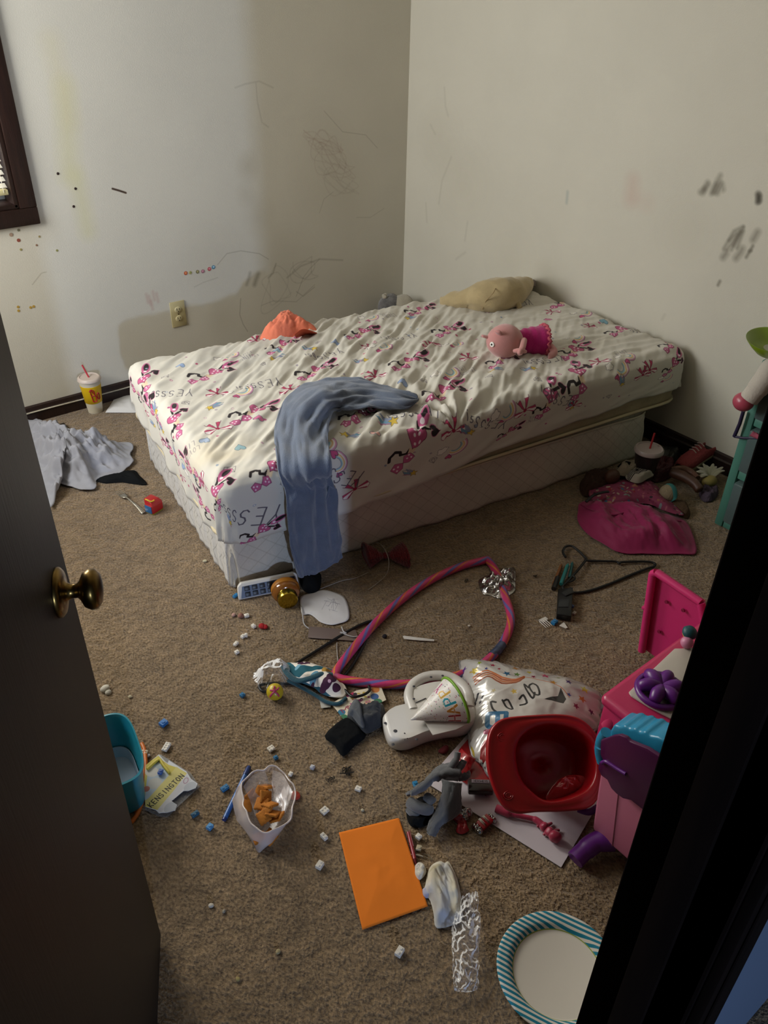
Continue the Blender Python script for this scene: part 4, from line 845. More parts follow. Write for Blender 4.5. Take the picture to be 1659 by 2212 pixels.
greyc = mat('grey_jersey', '9a9aa0', .9, bump=.3, bscale=40, bdist=.004, spec=.12, sheen=.15, mottle=.1, mscale=18)
blk = mat('black_cloth', '151617', .95, bump=.4, bscale=120, bdist=.003, spec=.08)
o = lump('crumpled_sheet', pxs([(40, 925), (72, 910), (112, 921), (135, 938), (150, 958), (190, 962), (222, 962), (286, 966), (283, 990), (290, 1002), (276, 1016), (258, 1030), (240, 1030), (210, 1040), (208, 1060), (180, 1064), (150, 1056), (128, 1048), (124, 1062), (115, 1096), (108, 1100), (92, 1040), (70, 1000), (45, 960)]), .11, greyc, seed=9, fine=.55, freq=12, rid=.8, z0=.004, edge=.75, rings=44, nt=220, dirv=25, ctr=F(165, 1000))
tag(o, 'light grey crumpled bed sheet heaped on the carpet left of the bed', 'sheet')
o = lump('black_garment', pxs([(205, 1036), (250, 1028), (288, 1018), (302, 1030), (318, 1048), (290, 1047), (262, 1043), (225, 1045)]), .02, blk, seed=4, rid=.5, z0=.002, edge=.5, rings=14); tag(o, 'flat black garment poking out between the grey sheet and the bed', 'clothing')
bk = thing('picture_book', 'small dark book with a gold edge behind the grey sheet', 'book', F(135, 935))
prism('cover', [F(108, 928, .006), F(139, 917, .006), F(160, 940, .006), F(128, 948, .006)], (0, 0, .010), mat('book_dark', '2a221a', .5), bk, bevel=.001)
prism('gold_border', [F(110, 929, .0165), F(139, 919, .0165), F(146, 924, .0165), F(116, 934, .0165)], (0, 0, .001), mat('dull_gold', '8a7748', .5), bk)

metal = mat('steel', 'b8b4ac', .22, metal=1.0)
fk = thing('fork', 'steel dinner fork lying on the carpet near the foot of the bed', 'fork', F(285, 1088))
a, b = F(311, 1111), F(256, 1067); d = (b-a).normalized(); s_ = Vector((-d.y, d.x, 0)); L_ = (b-a).length
prof = [(0, .0065), (.03, .0085), (.1, .0075), (.3, .0048), (.55, .0036), (.66, .0045), (.72, .0105), (.80, .0125), (.84, .0125)]
rws = [[a+d*L_*t-s_*w_+Vector((0, 0, .006+.010*math.sin(t*3.1))), a+d*L_*t+Vector((0, 0, .0075+.010*math.sin(t*3.1))), a+d*L_*t+s_*w_+Vector((0, 0, .006+.010*math.sin(t*3.1)))] for t, w_ in prof]
rowsheet('handle', rws, metal, fk, nu=6, sub=4, thick=.0022)
for k in range(4): q = (k-1.5)*.0068; tube('tine', [a+d*L_*.83+s_*q+Vector((0, 0, .0105)), a+d*L_*.92+s_*q+Vector((0, 0, .010)), a+d*L_*1.02+s_*q*.9+Vector((0, 0, .013))], [.0019, .0017, .0008], metal, fk, n=8)

# red toy block with a blue face
rt = thing('toy_block', 'red plastic toy house block with a blue face and yellow trim', 'toy', F(336, 1103))
c = F(333, 1108); ang = .35
Tb = TR((c.x+.008, c.y+.012, .021), (0, 0, ang))
finish('body', bbox_bm((.052, .040, .036), Tb), plas('a81c20', .3), rt, bevel=.006, seg=3)
prism('roof', [Tb @ Vector(v) for v in [(-.026, -.02, .016), (.026, -.02, .016), (.018, -.008, .030), (-.018, -.008, .030)]], Tb.to_3x3() @ Vector((0, .036, 0)), plas('a81c20', .3), rt, bevel=.003)
box('blue_face', (.003, .031, .028), Tb @ TR((-.027, 0, -.001)), plas('2c5f8c', .3), rt, bevel=.001)
tube('yellow_trim', smoothpath([Tb @ Vector(v) for v in [(-.018, .016, .030), (-.022, .004, .035), (-.018, -.010, .031), (-.006, -.014, .032)]], 5), .0028, plas('c9a227', .3), rt, n=8)
box('foot', (.05, .038, .004), Tb @ TR((0, 0, -.019)), plas('8a7c28', .4), rt, bevel=.001)

# teal bin, orange lid and the card packaging behind the door
teal = plas('1c7d90', .35)
tb = thing('storage_bin', 'teal plastic bin with pale lining, half hidden behind the brown door', 'bin', F(240, 1700))
bc = Vector((-2.452, -1.962, 0)); rot_ = math.radians(80)
Tb = TR(bc, (0, 0, rot_))
Tb = Tb @ Matrix.Translation((0, 0, .004)) @ Matrix.Diagonal((1.0, .66, 1, 1))
lathe('tub', [(0, 0), (.080, 0), (.088, .008), (.103, .128), (.108, .130), (.109, .135), (.104, .136), (.100, .130), (.084, .012), (.080, .010), (0, .010)], Tb, teal, tb, 64, sq=3.6)
lathe('lining', [(0, .012), (.080, .012), (.085, .045), (.083, .045), (.078, .016), (0, .016)], Tb, mat('lining_pale', 'a5b2c2', .7), tb, 64, sq=3.6)
ol = thing('bin_lid', 'orange plastic lid standing under the rim of the teal bin', 'lid', F(300, 1730))
tube('rim', smoothpath([F(284, 1776, .006), F(298, 1756, .006), F(309, 1722, .006), F(315, 1672, .007), F(313, 1625, .007), F(306, 1606, .007)], 8), .005, plas('c0651c', .4), ol, n=12)
prism('panel', [F(292, 1770, .002), F(309, 1728, .002), F(314, 1660, .002), F(308, 1612, .002), F(296, 1640, .002), F(290, 1710, .002)], (0, 0, .004), plas('b85f1c', .4), ol)

O_ = [(317, 1660), (345, 1637), (358, 1652), (364, 1656), (366, 1650), (404, 1674), (414, 1690), (428, 1700), (424, 1710), (408, 1716), (398, 1716), (372, 1738), (384, 1746), (380, 1758), (362, 1763), (352, 1763), (345, 1764), (338, 1757), (316, 1750), (313, 1700)]
OP = pxs(O_); cv = canvas_for(OP, 3500, 'c8c9cd')
cv.poly(pxs([(312, 1662), (344, 1640), (352, 1650), (366, 1660), (385, 1666), (405, 1678), (345, 1758), (316, 1750)]), 'c3b552')
cv.poly(pxs([(322, 1664), (342, 1650), (368, 1684), (340, 1720), (314, 1738)]), 'a9b6be'); cv.ell(*F(330, 1675)[:2], .014, .017, 'c4c0b6', .5); cv.ell(*F(336, 1700)[:2], .016, .016, 'b9b8b0', .5); cv.ell(*F(318, 1712)[:2], .008, .008, 'a86a5a')
cv.poly(pxs([(312, 1744), (383, 1664), (404, 1680), (344, 1757)]), 'c8bd74'); textw(cv, 'KENSINGTON', F(329, 1752), F(400, 1685), .0135, '2c2a26', .16)
cv.poly(pxs([(342, 1757), (404, 1683), (416, 1692), (350, 1762)]), 'c0bfc2'); cv.ell(*F(403, 1694)[:2], .009, .006, 'a08090', .8); cv.ell(*F(403, 1694)[:2], .007, .004, 'bfbcc0', .8)
cv.ell(*F(412, 1708)[:2], .016, .013, 'adb0b6', .3); cv.ell(*F(370, 1752)[:2], .016, .013, 'adb0b6', .3)
pk_ = thing('card_packaging', 'printed cardboard toy truck cutout reading KENSINGTON beside the teal bin', 'packaging', F(365, 1705))
flat('printed_card', OP, mat('kensington_card', img=cv.image('kensington_print'), rough=.55, spec=.3), pk_, th=.0012, z=.012, uvc=cv)
OB = pxs([(313, 1664), (347, 1632), (412, 1672), (432, 1702), (418, 1714), (386, 1744), (362, 1768), (345, 1766), (314, 1752)])
flat('clear_backing', OB, film('clear_pet', 'c8ccd0', .12, .1), pk_, th=.0008, z=.004)
tube('yellow_frame', smoothpath([F(318, 1662, .016), F(343, 1641, .016), (F(352, 1652, .016)), F(365, 1668, .016)], 4), .0035, mat('frame_yellow', 'cdbb4a', .5), pk_, n=8)

# ---------------------------------------------------------------- small building bricks and crumbs
def brick(px, py, sx, sy, sz, rot, col, label, studs=(2, 1), tilt=0.0, cat='toy brick', group=None, name='toy_brick'):
    p = F(px, py); m = plas(col, .35); t = thing(name, label, cat, (p.x, p.y, 0), group)
    T = TR((p.x, p.y, sz/2+.0022+abs(math.sin(tilt))*sx*.4), (tilt, tilt*.5, rot)); bm = bbox_bm((sx, sy, sz), T)
    finish('block', bm, m, t, bevel=.0006, seg=1)
    nx, ny = studs
    for i in range(nx):
        for j in range(ny):
            lathe('stud', [(0, 0), (min(sx/nx, sy/ny)*.3, 0), (min(sx/nx, sy/ny)*.3, .0018), (0, .0018)], T @ TR(((i+.5)*sx/nx-sx/2, (j+.5)*sy/ny-sy/2, sz/2)), m, t, 12)
    return t
W_, B_ = 'ded8cc', '2a6b96'
G1, G2 = 'white toy bricks scattered over the carpet', 'blue toy bricks scattered over the carpet'
for a in [(360, 1617, .026, .014, .007, .65, W_, 'white flat studded brick just above the KENSINGTON card', (4, 2)), (309, 1630, .024, .013, .008, -.7, 'c2b79a', 'ivory studded brick touching the teal bin rim', (3, 2)),
          (586, 1620, .016, .015, .006, .05, W_, 'white square brick above the bag of orange crackers', (2, 2)), (675, 1661, .010, .010, .008, .5, 'b9b9bd', 'small greyish white brick right of the cracker bag, higher up', (1, 1)), (628, 1675, .011, .009, .006, .5, W_, 'tiny white brick touching the top right of the cracker bag', (1, 1)),
          (701, 1754, .018, .016, .006, .15, W_, 'white square brick with studs halfway between cracker bag and orange paper', (2, 2)), (700, 1811, .010, .017, .009, .1, W_, 'white upright brick just left of the orange paper', (1, 2)), (691, 1873, .017, .013, .010, .4, W_, 'white chunky brick lower left of the orange paper corner', (2, 1)),
          (774, 1707, .012, .014, .007, .5, W_, 'white brick between the black sock and the orange paper', (1, 2)), (863, 2060, .019, .013, .010, .35, W_, 'white brick alone below the orange paper', (2, 1)), (904, 1812, .011, .012, .010, .2, W_, 'small white brick right of the orange paper', (1, 1)),
          (905, 1836, .012, .012, .008, .6, 'b8ac90', 'cream brick beside the red pen and orange paper', (1, 1)), (525, 1378, .012, .010, .008, .3, W_, 'white brick, upper of the pair below the keypad', (1, 1)), (510, 1394, .016, .010, .008, .5, W_, 'white brick slightly left in the chain below the keypad', (2, 1)),
          (512, 1412, .012, .010, .008, .1, W_, 'white brick, lowest of the chain below the keypad', (1, 1)), (532, 1376, .009, .009, .010, .9, W_, 'white brick standing on end below the keypad', (1, 1)), (548, 1356, .010, .013, .009, .2, W_, 'white brick touching the red bow bead', (1, 1)),
          (533, 1333, .014, .011, .008, -.3, W_, 'white brick directly below the keypad corner', (1, 1)), (1240, 1327, .012, .009, .006, .2, 'b5b0a2', 'white brick beside the black plastic case', (1, 1))]:
    brick(*a[:8], studs=a[8], group=G1)
for a in [(354, 1566, .019, .016, .010, .3, '2468a8', 'bright blue large brick above the white studded brick', (1, 1)), (486, 1706, .019, .012, .008, .1, B_, 'blue brick left of the blue marker', (2, 1)), (422, 1762, .018, .010, .008, .1, '1f5874', 'dark blue brick below the KENSINGTON card', (2, 1)),
          (454, 1790, .014, .012, .009, .4, '4d8fc4', 'light blue brick lowest left of the cracker bag', (1, 1)), (596, 1640, .010, .010, .007, 0, B_, 'tiny blue brick above the bag of orange crackers', (1, 1)), (524, 1505, .012, .012, .008, .3, B_, 'small blue brick left of the yellow ball', (1, 1)),
          (349, 1678, .013, .010, .007, .7, '2c58a0', 'blue brick lying on the KENSINGTON card', (1, 1)), (1197, 1348, .018, .014, .010, .1, '2474a8', 'blue brick between broken white fork pieces', (1, 1)), (1235, 1312, .010, .012, .006, .2, '2a4a80', 'dark blue brick tucked against the black plastic case', (1, 1)),
          (899, 1702, .012, .026, .008, -.35, '1e78a8', 'blue long brick behind the grey gloves', (1, 2)), (509, 1290, .018, .009, .008, .3, '2a78a8', 'blue brick at the left end of the keypad', (2, 1))]:
    t = brick(*a[:8], studs=a[8], group=G2)
    if 'lying on the KENS' in a[7]: t.location.z += .013; t.matrix_basis = Matrix.Translation(t.location)
# crumbs and lint
def crumb(px, py, r, col, label, cat='debris', name='paper_scrap', group=None, sc=(1, 1, .6), z=0):
    p = F(px, py); o = ball(name, (p.x, p.y, r*sc[2]*.85+.001+z), r, mat('scrap_'+col, col, .9, bump=.3, bscale=90), sc=sc, u=14, v=10, nz=r*.6, nf=.5/r); return tag(o, label, cat, group)
for a in [(227, 1490, .012, 'c2bcae', 'fluffy white tissue ball beside the door edge'), (234, 1498, .007, 'b9b3a4', 'small white crumb stuck to the tissue ball by the door'), (281, 1507, .0055, 'bfb496', 'cream crumb right of the tissue ball'), (442, 1214, .007, 'bdb496', 'cream crumb by the foot of the box spring'),
          (457, 1957, .005, 'bdb6a8', 'white crumb at the lower left of the carpet, alone'), (484, 1970, .004, '8a8578', 'grey crumb right of the lone white crumb'), (628, 1752, .003, 'a89a7c', 'tiny tan crumb right of the cracker bag'), (602, 2058, .005, '9c8f6c', 'tan crumb low on the carpet left of centre'), (514, 2116, .005, '9a8c5c', 'yellowish crumb lowest on the carpet'),
          (1013, 1353, .004, 'b9b3a4', 'tiny white crumb inside the hoop'), (522, 1333, .009, '8a5f50', 'brown crumb by the white brick under the keypad'), (506, 1330, .007, 'b08c80', 'pinkish crumb under the keypad'), (680, 1385, .003, 'b9a890', 'tiny pale crumb below the brown strip'), (784, 1751, .004, 'b0a890', 'pale crumb above the orange paper'),
          (1040, 1212, .0, '', ''), (320, 1634, .005, 'b8b8bc', 'grey white bead above the KENSINGTON card'), (640, 1723, .011, 'b5402e', 'red crumpled candy wrapper end right of the cracker bag'), (830, 1376, .007, '1c1620', 'black bead inside the hoop on the left'), (1238, 1215, .0, '', '')]:
    if a[2]: crumb(*a)
for px, py, r, l in [(745, 1672, .022, 'dark lint tuft on the carpet between the sock and the gloves'), (712, 1684, .013, 'faint brown hair tangle beside the lint tuft'), (1006, 1257, .010, 'dark fuzz speck inside the hoop near its top'), (1156, 1246, .012, 'dark hair strand right of the foil')]:
    R = random.Random(int(px)); p = F(px, py)
    P_ = [(p.x+R.uniform(-r, r), p.y+R.uniform(-r, r)*.6, .003+R.uniform(0, r*.35)) for _ in range(14)]
    o = tube('lint', smoothpath(P_, 5), .0012 if r > .02 else .0007, mat('lint_dark', '2a241c', 1), n=5); tag(o, l, 'lint')

# ================================================================== AT THE FOOT OF THE BED
kp = thing('toy_keypad', 'white rimmed toy keypad with dark buttons leaning against the box spring', 'toy', F(580, 1290))
A, B2 = F(516, 1297, .004), F(648, 1270, .004); uv_ = (B2-A).normalized(); nn = Vector((uv_.y, -uv_.x, 0)); up = (Vector((0, 0, 1))*.92-nn*.45).normalized()
fn = uv_.cross(up).normalized(); fn = -fn if fn.dot(CAM_P-A) < 0 else fn
H_ = .052; Wd = (B2-A).length
pl = prism('shell', [A, A+uv_*Wd, A+uv_*(Wd-.002)+up*(H_-.006), A+uv_*(Wd-.01)+up*H_, A+uv_*.014+up*H_, A+uv_*.003+up*(H_-.012)], -fn*.022, plas('d2cec6', .35), kp, bevel=.004)
prism('face', [A+uv_*.008+up*.004+fn*.0002, A+uv_*(Wd-.008)+up*.004+fn*.0002, A+uv_*(Wd-.012)+up*(H_-.010)+fn*.0002, A+uv_*.016+up*(H_-.012)+fn*.0002], fn*.0015, plas('3a4660', .4), kp)
Rb = (uv_, up, fn); Rm = Matrix(((uv_.x, up.x, fn.x), (uv_.y, up.y, fn.y), (uv_.z, up.z, fn.z))).to_4x4()
for i in range(7):
    for j in range(2): box('button', (.0165, .0135, .004), Matrix.Translation(A+uv_*(.030+i*.0235)+up*(.014+j*.018)+fn*.003) @ Rm, plas('1b1e24', .4), kp, bevel=.001)

# amber jar with a gold lid lying on its side
jr = thing('jar', 'amber glass jar with a shiny gold lid lying against the keypad', 'jar', F(622, 1312))
jc = F(618, 1280, .031); jd = (F(626, 1312, .028)-jc).normalized(); Tj = Matrix.Translation(jc-jd*.02) @ jd.to_track_quat('Z', 'Y').to_matrix().to_4x4()
amber = mat('amber_glass', 'a05f1a', .12, spec=.8, trans=.35, coat=.6)
lathe('glass_body', [(0, -.014), (.036, -.012), (.042, -.004), (.043, .020), (.037, .032), (.028, .036), (0, .036)], Tj, amber, jr, 48)
lathe('lid', [(.029, .034), (.0305, .035), (.0305, .058), (.029, .060), (.012, .0605), (0, .0605)], Tj, mat('gold', 'b49a3a', .16, metal=1), jr, 48)
lathe('label_band', [(.0432, -.002), (.0438, -.001), (.0438, .014), (.0432, .015)], Tj, mat('amber_label', 'b0711f', .4), jr, 48)

o = lump('black_sock', pxs([(648, 1245), (668, 1234), (690, 1240), (694, 1256), (688, 1278), (668, 1284), (652, 1272)]), .052, blk, seed=8, rid=.4, edge=.6); tag(o, 'black bunched sock at the bottom of the hanging towel', 'sock')
PO = pxs([(650, 1292), (672, 1284), (700, 1277), (728, 1284), (743, 1292), (752, 1312), (753, 1340), (730, 1350), (712, 1352), (692, 1346), (680, 1336), (668, 1329), (654, 1330), (650, 1318)])
cv = canvas_for(PO, 2200, 'd2cecb'); R = random.Random(3)
for k in range(9): q = [F(695+R.uniform(0, 40), 1300+R.uniform(-4, 26))[:2] for _ in range(3)]; cv.line(q, .0012, '8f8b90', .7)
o = lump('paper_cutout', PO, .006, mat('cutout_paper', img=cv.image('cutout_pencil'), rough=.85, spec=.15), seed=3, freq=6, rid=.8, z0=.004, edge=.5, rings=12, nt=90, uvc=cv, thick=.0006, smoothout=4); tag(o, 'white rounded paper cutout with faint pencil marks beside the jar', 'paper')
st_ = thing('plastic_strip', 'translucent brownish plastic strip lying below the white paper cutout', 'strip', F(720, 1368))
prism('strip', [F(668, 1354, .004), F(768, 1362, .004), F(778, 1386, .004), F(665, 1378, .004)], (0, 0, .002), mat('brown_film', '77675f', .18, spec=.8), st_, bevel=.0006)
for P_, l, w_ in [([(652, 1310, .006), (654, 1330, .01), (657, 1348, .006), (668, 1358, .004)], 'thin white string dangling from the paper cutout', .0018), ([(738, 1354, .008), (742, 1364, .012), (748, 1368, .009), (735, 1366, .008), (760, 1375, .009), (772, 1375, .008)], 'white knotted thread lying on the brown strip', .002),
               ([(728, 1388, .003), (728, 1405, .003), (730, 1428, .003)], 'short pale thread below the brown strip', .0012)]:
    o = tube('string', smoothpath([F(*q) for q in P_], 8), w_, mat('string_white', 'b5b2b0', .6), n=6); tag(o, l, 'string')
# clear wire by the pompoms, long and thin
o = tube('fishing_line', smoothpath([F(800, 1180, .006), F(815, 1172, .03), F(830, 1185, .05), (F(840, 1212, .03)), F(835, 1240, .012), F(812, 1262, .004), F(795, 1274, .003)], 9), .0013, mat('cord_clear', '9d978c', .25, spec=.7), n=6); tag(o, 'thin clear plastic cord arching over the red pompom bow', 'cord')
o = tube('fishing_line', smoothpath([F(796, 1236, .004), F(770, 1248, .004), F(740, 1254, .005), F(718, 1262, .004), F(692, 1272, .004)], 9), .0011, mat('cord_clear', '9d978c', .25), n=6); tag(o, 'thin clear plastic cord running from the bow to the black sock', 'cord')
# red pompom bow
rb = thing('hair_bow', 'dark red ribbed hair bow on the carpet beside the box spring', 'hair bow', F(832, 1200))
rk = mat('red_yarn', '6e1018', .9, bump=1, bscale=160, bdist=.006, sheen=.3)
for x0, x1, y0 in ((792, 826, 1200), (874, 838, 1200)):
    a, b = F(x0, y0, .03), F(x1, y0, .022); rws = []
    for t in [k/8 for k in range(9)]:
        c_ = a.lerp(b, t); w_ = .038*(1-t)+.010; rws.append([c_+Vector((-.3, -.95, 0)).normalized()*w_*math.cos(an)+Vector((0, 0, (.030*(1-t)+.008)*math.sin(an))) for an in [math.tau*k/16 for k in range(17)]])
    V = []; 
    loops = [[p for p in r[:-1]] for r in rws]
    for r in loops:
        for p in r: p.z = max(p.z, .002)
    me = [p for r in loops for p in r]; n16 = 16; Fc = [(j*n16+k, j*n16+(k+1) % n16, (j+1)*n16+(k+1) % n16, (j+1)*n16+k) for j in range(8) for k in range(n16)]+[tuple(range(15, -1, -1)), tuple(8*n16+k for k in range(16))]
    for i_, p in enumerate(me): p += (Vector((0, 0, 1)))*0
    o = mesh('bow_wing', me, Fc, rk, rb)
    for k in range(6):
        q = loops[k]; tube('rib', [p+Vector((0, 0, .0015)) for p in q], .0028, rk, rb, n=6, closed=True)
ball('knot', F(832, 1200, .018), .012, rk, rb)

# ================================================================== HOOP, HANGERS, FOIL
hp_px = [(722, 1462), (730, 1445), (760, 1405), (800, 1358), (850, 1310), (900, 1272), (950, 1243), (1000, 1222), (1040, 1212), (1053, 1209), (1065, 1224), (1078, 1250), (1092, 1290), (1103, 1330), (1100, 1360), (1082, 1395), (1055, 1425), (1020, 1447), (980, 1462), (930, 1472), (880, 1478), (830, 1478), (780, 1474), (740, 1468)]
ht = thing('hula_hoop', 'kinked pink, purple and orange striped hula hoop lying on the carpet', 'hoop', F(920, 1340))
hz = .0125
Hp = [F(x, y, hz) for x, y in hp_px]
path = [Hp[0]]+smoothpath(Hp[0:10], 9)[1:]+smoothpath(Hp[9:], 9)[1:]
path = path+[path[-1].lerp(Hp[0], .5)]
cvh = Canvas(0, 0, 1, 1, 256, 'c23464')
for i in range(256):        # helical stripes
    for c0, w_, col in ((.0, .22, 'c23464'), (.22, .07, 'cc7a34'), (.29, .16, 'bc3064'), (.45, .11, '66609c'), (.56, .22, 'c4386a'), (.78, .05, 'c8702e'), (.83, .06, 'c0345c'), (.89, .11, '605c9a')):
        a0 = int(((c0+i/256) % 1)*256); a1 = int(w_*256)+1
        idx = (np.arange(a0, a0+a1)) % 256; cvh.a[idx, i, :3] = hx(col)
him = cvh.image('hoop_stripes'); hm = mat('hoop_tape', img=him, rough=.38, spec=.5, coat=.2); hm.node_tree.nodes['Image Texture'].extension = 'REPEAT'
def scaled_tube(name, P, r, m, parent, ulen, **k):
    o = tube(name, P, r, m, parent, **k); u = o.data.uv_layers[0].data
    for l in u: l.uv[0] /= ulen
    return o
scaled_tube('tube', path, .0125, hm, ht, .27, n=20, closed=True)
fj = smoothpath([F(1085, 1392, .0125), F(1075, 1405, .0125), F(1062, 1417, .0125)], 5)
tube('joint_tape', fj, .0133, mat('joint_foil', '56607c', .25, metal=.3, mottle=.5, mscale=60), ht, n=20)
foil = mat('foil', 'b0aca8', .2, metal=1, bump=.6, bscale=70, bdist=.004)
o = lump('foil_wrapper', pxs([(1034, 1256), (1050, 1246), (1062, 1246), (1075, 1240), (1085, 1232), (1095, 1228), (1112, 1230), (1113, 1262), (1112, 1278), (1096, 1290), (1082, 1296), (1070, 1292), (1060, 1288), (1044, 1284), (1036, 1270)]), .042, foil, seed=12, freq=26, rid=.85, edge=.5, rings=26, nt=120, z0=.001, thick=.0008)
tag(o, 'crumpled silver foil wrapper caught under the hoop', 'foil')
bpl = mat('black_plastic', '101112', .4, spec=.4)
def hanger(label, P, body, parent_loc, n=9):
    t = thing('clothes_hanger', label, 'hanger', parent_loc)
    for nm, pts_, r in P: tube(nm, smoothpath([F(*q) for q in pts_], n), r, bpl, t, n=10, flat=.8)
    return t
hanger('black plastic clothes hanger on the carpet right of the hoop', [
    ('hook', [(1222, 1204, .010), (1216, 1192, .012), (1222, 1181, .014), (1236, 1180, .014), (1252, 1192, .012), (1266, 1206, .010)], .0042),
    ('frame', [(1266, 1206, .010), (1270, 1211, .010), (1300, 1212, .010), (1330, 1213, .009), (1338, 1217, .009), (1345, 1214, .009), (1395, 1213, .010), (1414, 1217, .010), (1412, 1224, .008), (1398, 1228, .007), (1360, 1243, .006), (1320, 1260, .006), (1280, 1274, .006), (1250, 1280, .006), (1228, 1278, .007), (1215, 1268, .008), (1226, 1256, .012), (1246, 1234, .016), (1256, 1222, .014), (1266, 1209, .011)], .0045),
    ('notch', [(1226, 1258, .014), (1238, 1254, .016), (1242, 1248, .017), (1238, 1244, .018)], .003)], None, F(1310, 1240))
t2 = hanger('black clothes hanger pinned under the left side of the hoop', [
    ('frame', [(632, 1438, .006), (690, 1402, .006), (750, 1365, .006), (785, 1347, .006), (805, 1342, .005), (800, 1358, .004), (788, 1388, .004), (780, 1405, .005), (762, 1436, .004), (742, 1462, .004)], .0045),
    ('hook', [(592, 1475, .006), (570, 1478, .008), (560, 1482, .008), (566, 1492, .007), (578, 1494, .006)], .0042),
    ('lower_bar', [(592, 1475, .006), (640, 1478, .006), (700, 1476, .006), (740, 1488, .012), (760, 1504, .02), (782, 1502, .02), (798, 1492, .018), (796, 1480, .014)], .004)], None, F(690, 1430))
# dark stick / crayons and the black case by the right hanger
for P_, col, l, r in [([(1226, 1222, .016), (1212, 1262, .012)], '1f6f6c', 'teal green crayon crossing the black hanger', .0062), ([(1212, 1222, .008), (1196, 1262, .008)], '7a4a20', 'orange brown crayon beside the teal one', .0052), ([(1204, 1248, .010), (1196, 1272, .010)], '0c0c0e', 'short black marker cap left of the crayons', .0075), ([(1236, 1218, .008), (1230, 1248, .008)], '1c5a5a', 'dark teal crayon leaning on the hanger', .005)]:
    a, b = F(*P_[0]), F(*P_[1]); t = thing('crayon', l, 'crayon', a.lerp(b, .5)); tube('barrel', [a, b], r, plas(col, .5), t, n=12); e = (a-b).normalized(); tube('tip', [a, a+e*.012], [r*.8, r*.25], plas(col, .6), t, n=12)
bc_ = thing('plastic_case', 'black plastic case with a grey inset standing by the hanger', 'case', F(1217, 1320))
prism('body', [F(1204, 1283, .004), F(1236, 1280, .004), F(1232, 1343, .004), F(1201, 1338, .004)], (0, 0, .022), bpl, bc_, bevel=.003); prism('inset', [F(1208, 1296, .026), F(1230, 1294, .026), F(1228, 1312, .026), F(1206, 1312, .026)], (0, 0, .002), plas('25282a', .5), bc_, bevel=.001)
prism('clip', [F(1212, 1285, .020), F(1232, 1272, .020), F(1240, 1284, .020), F(1222, 1292, .020)], (0, 0, .01), plas('1a1c1c', .5), bc_, bevel=.002)
wp = plas('d4cfc6', .4)
fh = thing('plastic_fork', 'broken white plastic fork head with four prongs near the blue brick', 'fork', F(1178, 1345))
prism('head', [F(1163, 1340, .003), F(1178, 1333, .003), F(1184, 1338, .003), F(1174, 1345, .003)], (0, 0, .002), wp, fh)
for k in range(4): a = F(1165+k*4.2, 1342-k*1.4, .005); b = F(1180+k*4.2, 1356-k*1.6, .005); tube('prong', [a, b], [.0018, .0008], wp, fh, n=6)
o = prism('plastic_shard', [F(1208, 1352, .003), F(1218, 1345, .003), F(1226, 1357, .003), F(1222, 1358, .003)], (0, 0, .002), wp); tag(o, 'white broken plastic shard right of the blue brick', 'shard')
kn = thing('plastic_knife', 'white plastic knife lying inside the hoop', 'knife', F(904, 1380))
prism('blade', [F(870, 1375, .004), F(873, 1374, .004), F(905, 1378, .004), F(938, 1382, .004), F(938, 1386, .004), F(905, 1384, .004), F(873, 1381, .004)], (0, 0, .0018), plas('d4d0ca', .35), kn, bevel=.0004)
crumb(567, 1356, .009, '9a1a1c', 'red plastic bead bow below the keypad, left lobe', name='red_bead', cat='bead'); crumb(574, 1357, .008, '9a1a1c', 'red plastic bead below the keypad, right of its twin', name='red_bead', cat='bead')

# ================================================================== MIDDLE OF THE FLOOR
cel = film('cellophane', 'dcdcdc', .10, .06)
o = lump('cellophane_wrapper', pxs([(548, 1462), (566, 1442), (590, 1430), (614, 1436), (634, 1450), (628, 1472), (610, 1486), (585, 1490), (560, 1484)]), .048, film('cellophane_bright', 'ffffff', .03, .05), seed=21, freq=13, rid=.8, edge=.5, rings=26, nt=130, z0=.002, thick=0, jag=.2); tag(o, 'shiny clear cellophane wrapper at the tip of the black hanger', 'wrapper')
bl_ = thing('ball', 'small yellow ball printed with a pink figure by the cellophane', 'ball', F(594, 1500))
bp = F(594, 1495, .022); bp.z = .023
ybm = ball('ball_body', bp, .0225, plas('b8a01e', .35), bl_, nz=.0)
to = (CAM_P-bp).normalized(); sx_ = RT; sy_ = -DN
for L, w in [([(-.004, .010), (.000, .003), (-.006, -.004), (-.011, -.011)], .0045), ([(-.012, .004), (-.003, .003), (.006, .006), (.011, .012)], .004), ([(.0, .0), (.006, -.005), (.010, -.011)], .0045), ([(-.003, .012), (.001, .014)], .006)]:
    P_ = []
    for a, b in smooth2(L): q = sx_*a+sy_*b; P_.append(bp+(q+to*math.sqrt(max(.0, .0225**2-q.length_squared))).normalized()*.0228)
    tube('pink_figure', P_, w*.55, plas('a82c56', .4), bl_, n=8)
# patterned fabric headband / strap
HB = [(618, 1442), (640, 1440), (662, 1438), (690, 1446), (718, 1456), (722, 1474), (742, 1486), (749, 1500), (742, 1514), (715, 1513), (694, 1506), (680, 1494), (655, 1484), (632, 1474)]
HP = pxs(HB); cv = canvas_for(HP, 3600, 'e2dace')
cv.poly(pxs([(615, 1438), (628, 1440), (640, 1456), (676, 1462), (720, 1448), (724, 1462), (690, 1470), (648, 1476), (620, 1462)]), '155462')
cv.poly(pxs([(626, 1470), (655, 1480), (690, 1496), (716, 1512), (700, 1512), (676, 1498), (640, 1484)]), '1c4c60')
for x, y, rx, ry in [(660, 1447, .019, .010), (650, 1443, .010, .009), (708, 1494, .016, .012), (718, 1488, .013, .010), (700, 1500, .012, .009), (727, 1500, .012, .010), (713, 1484, .010, .008)]: cv.ell(*F(x, y)[:2], rx, ry, '3f1735', .4)
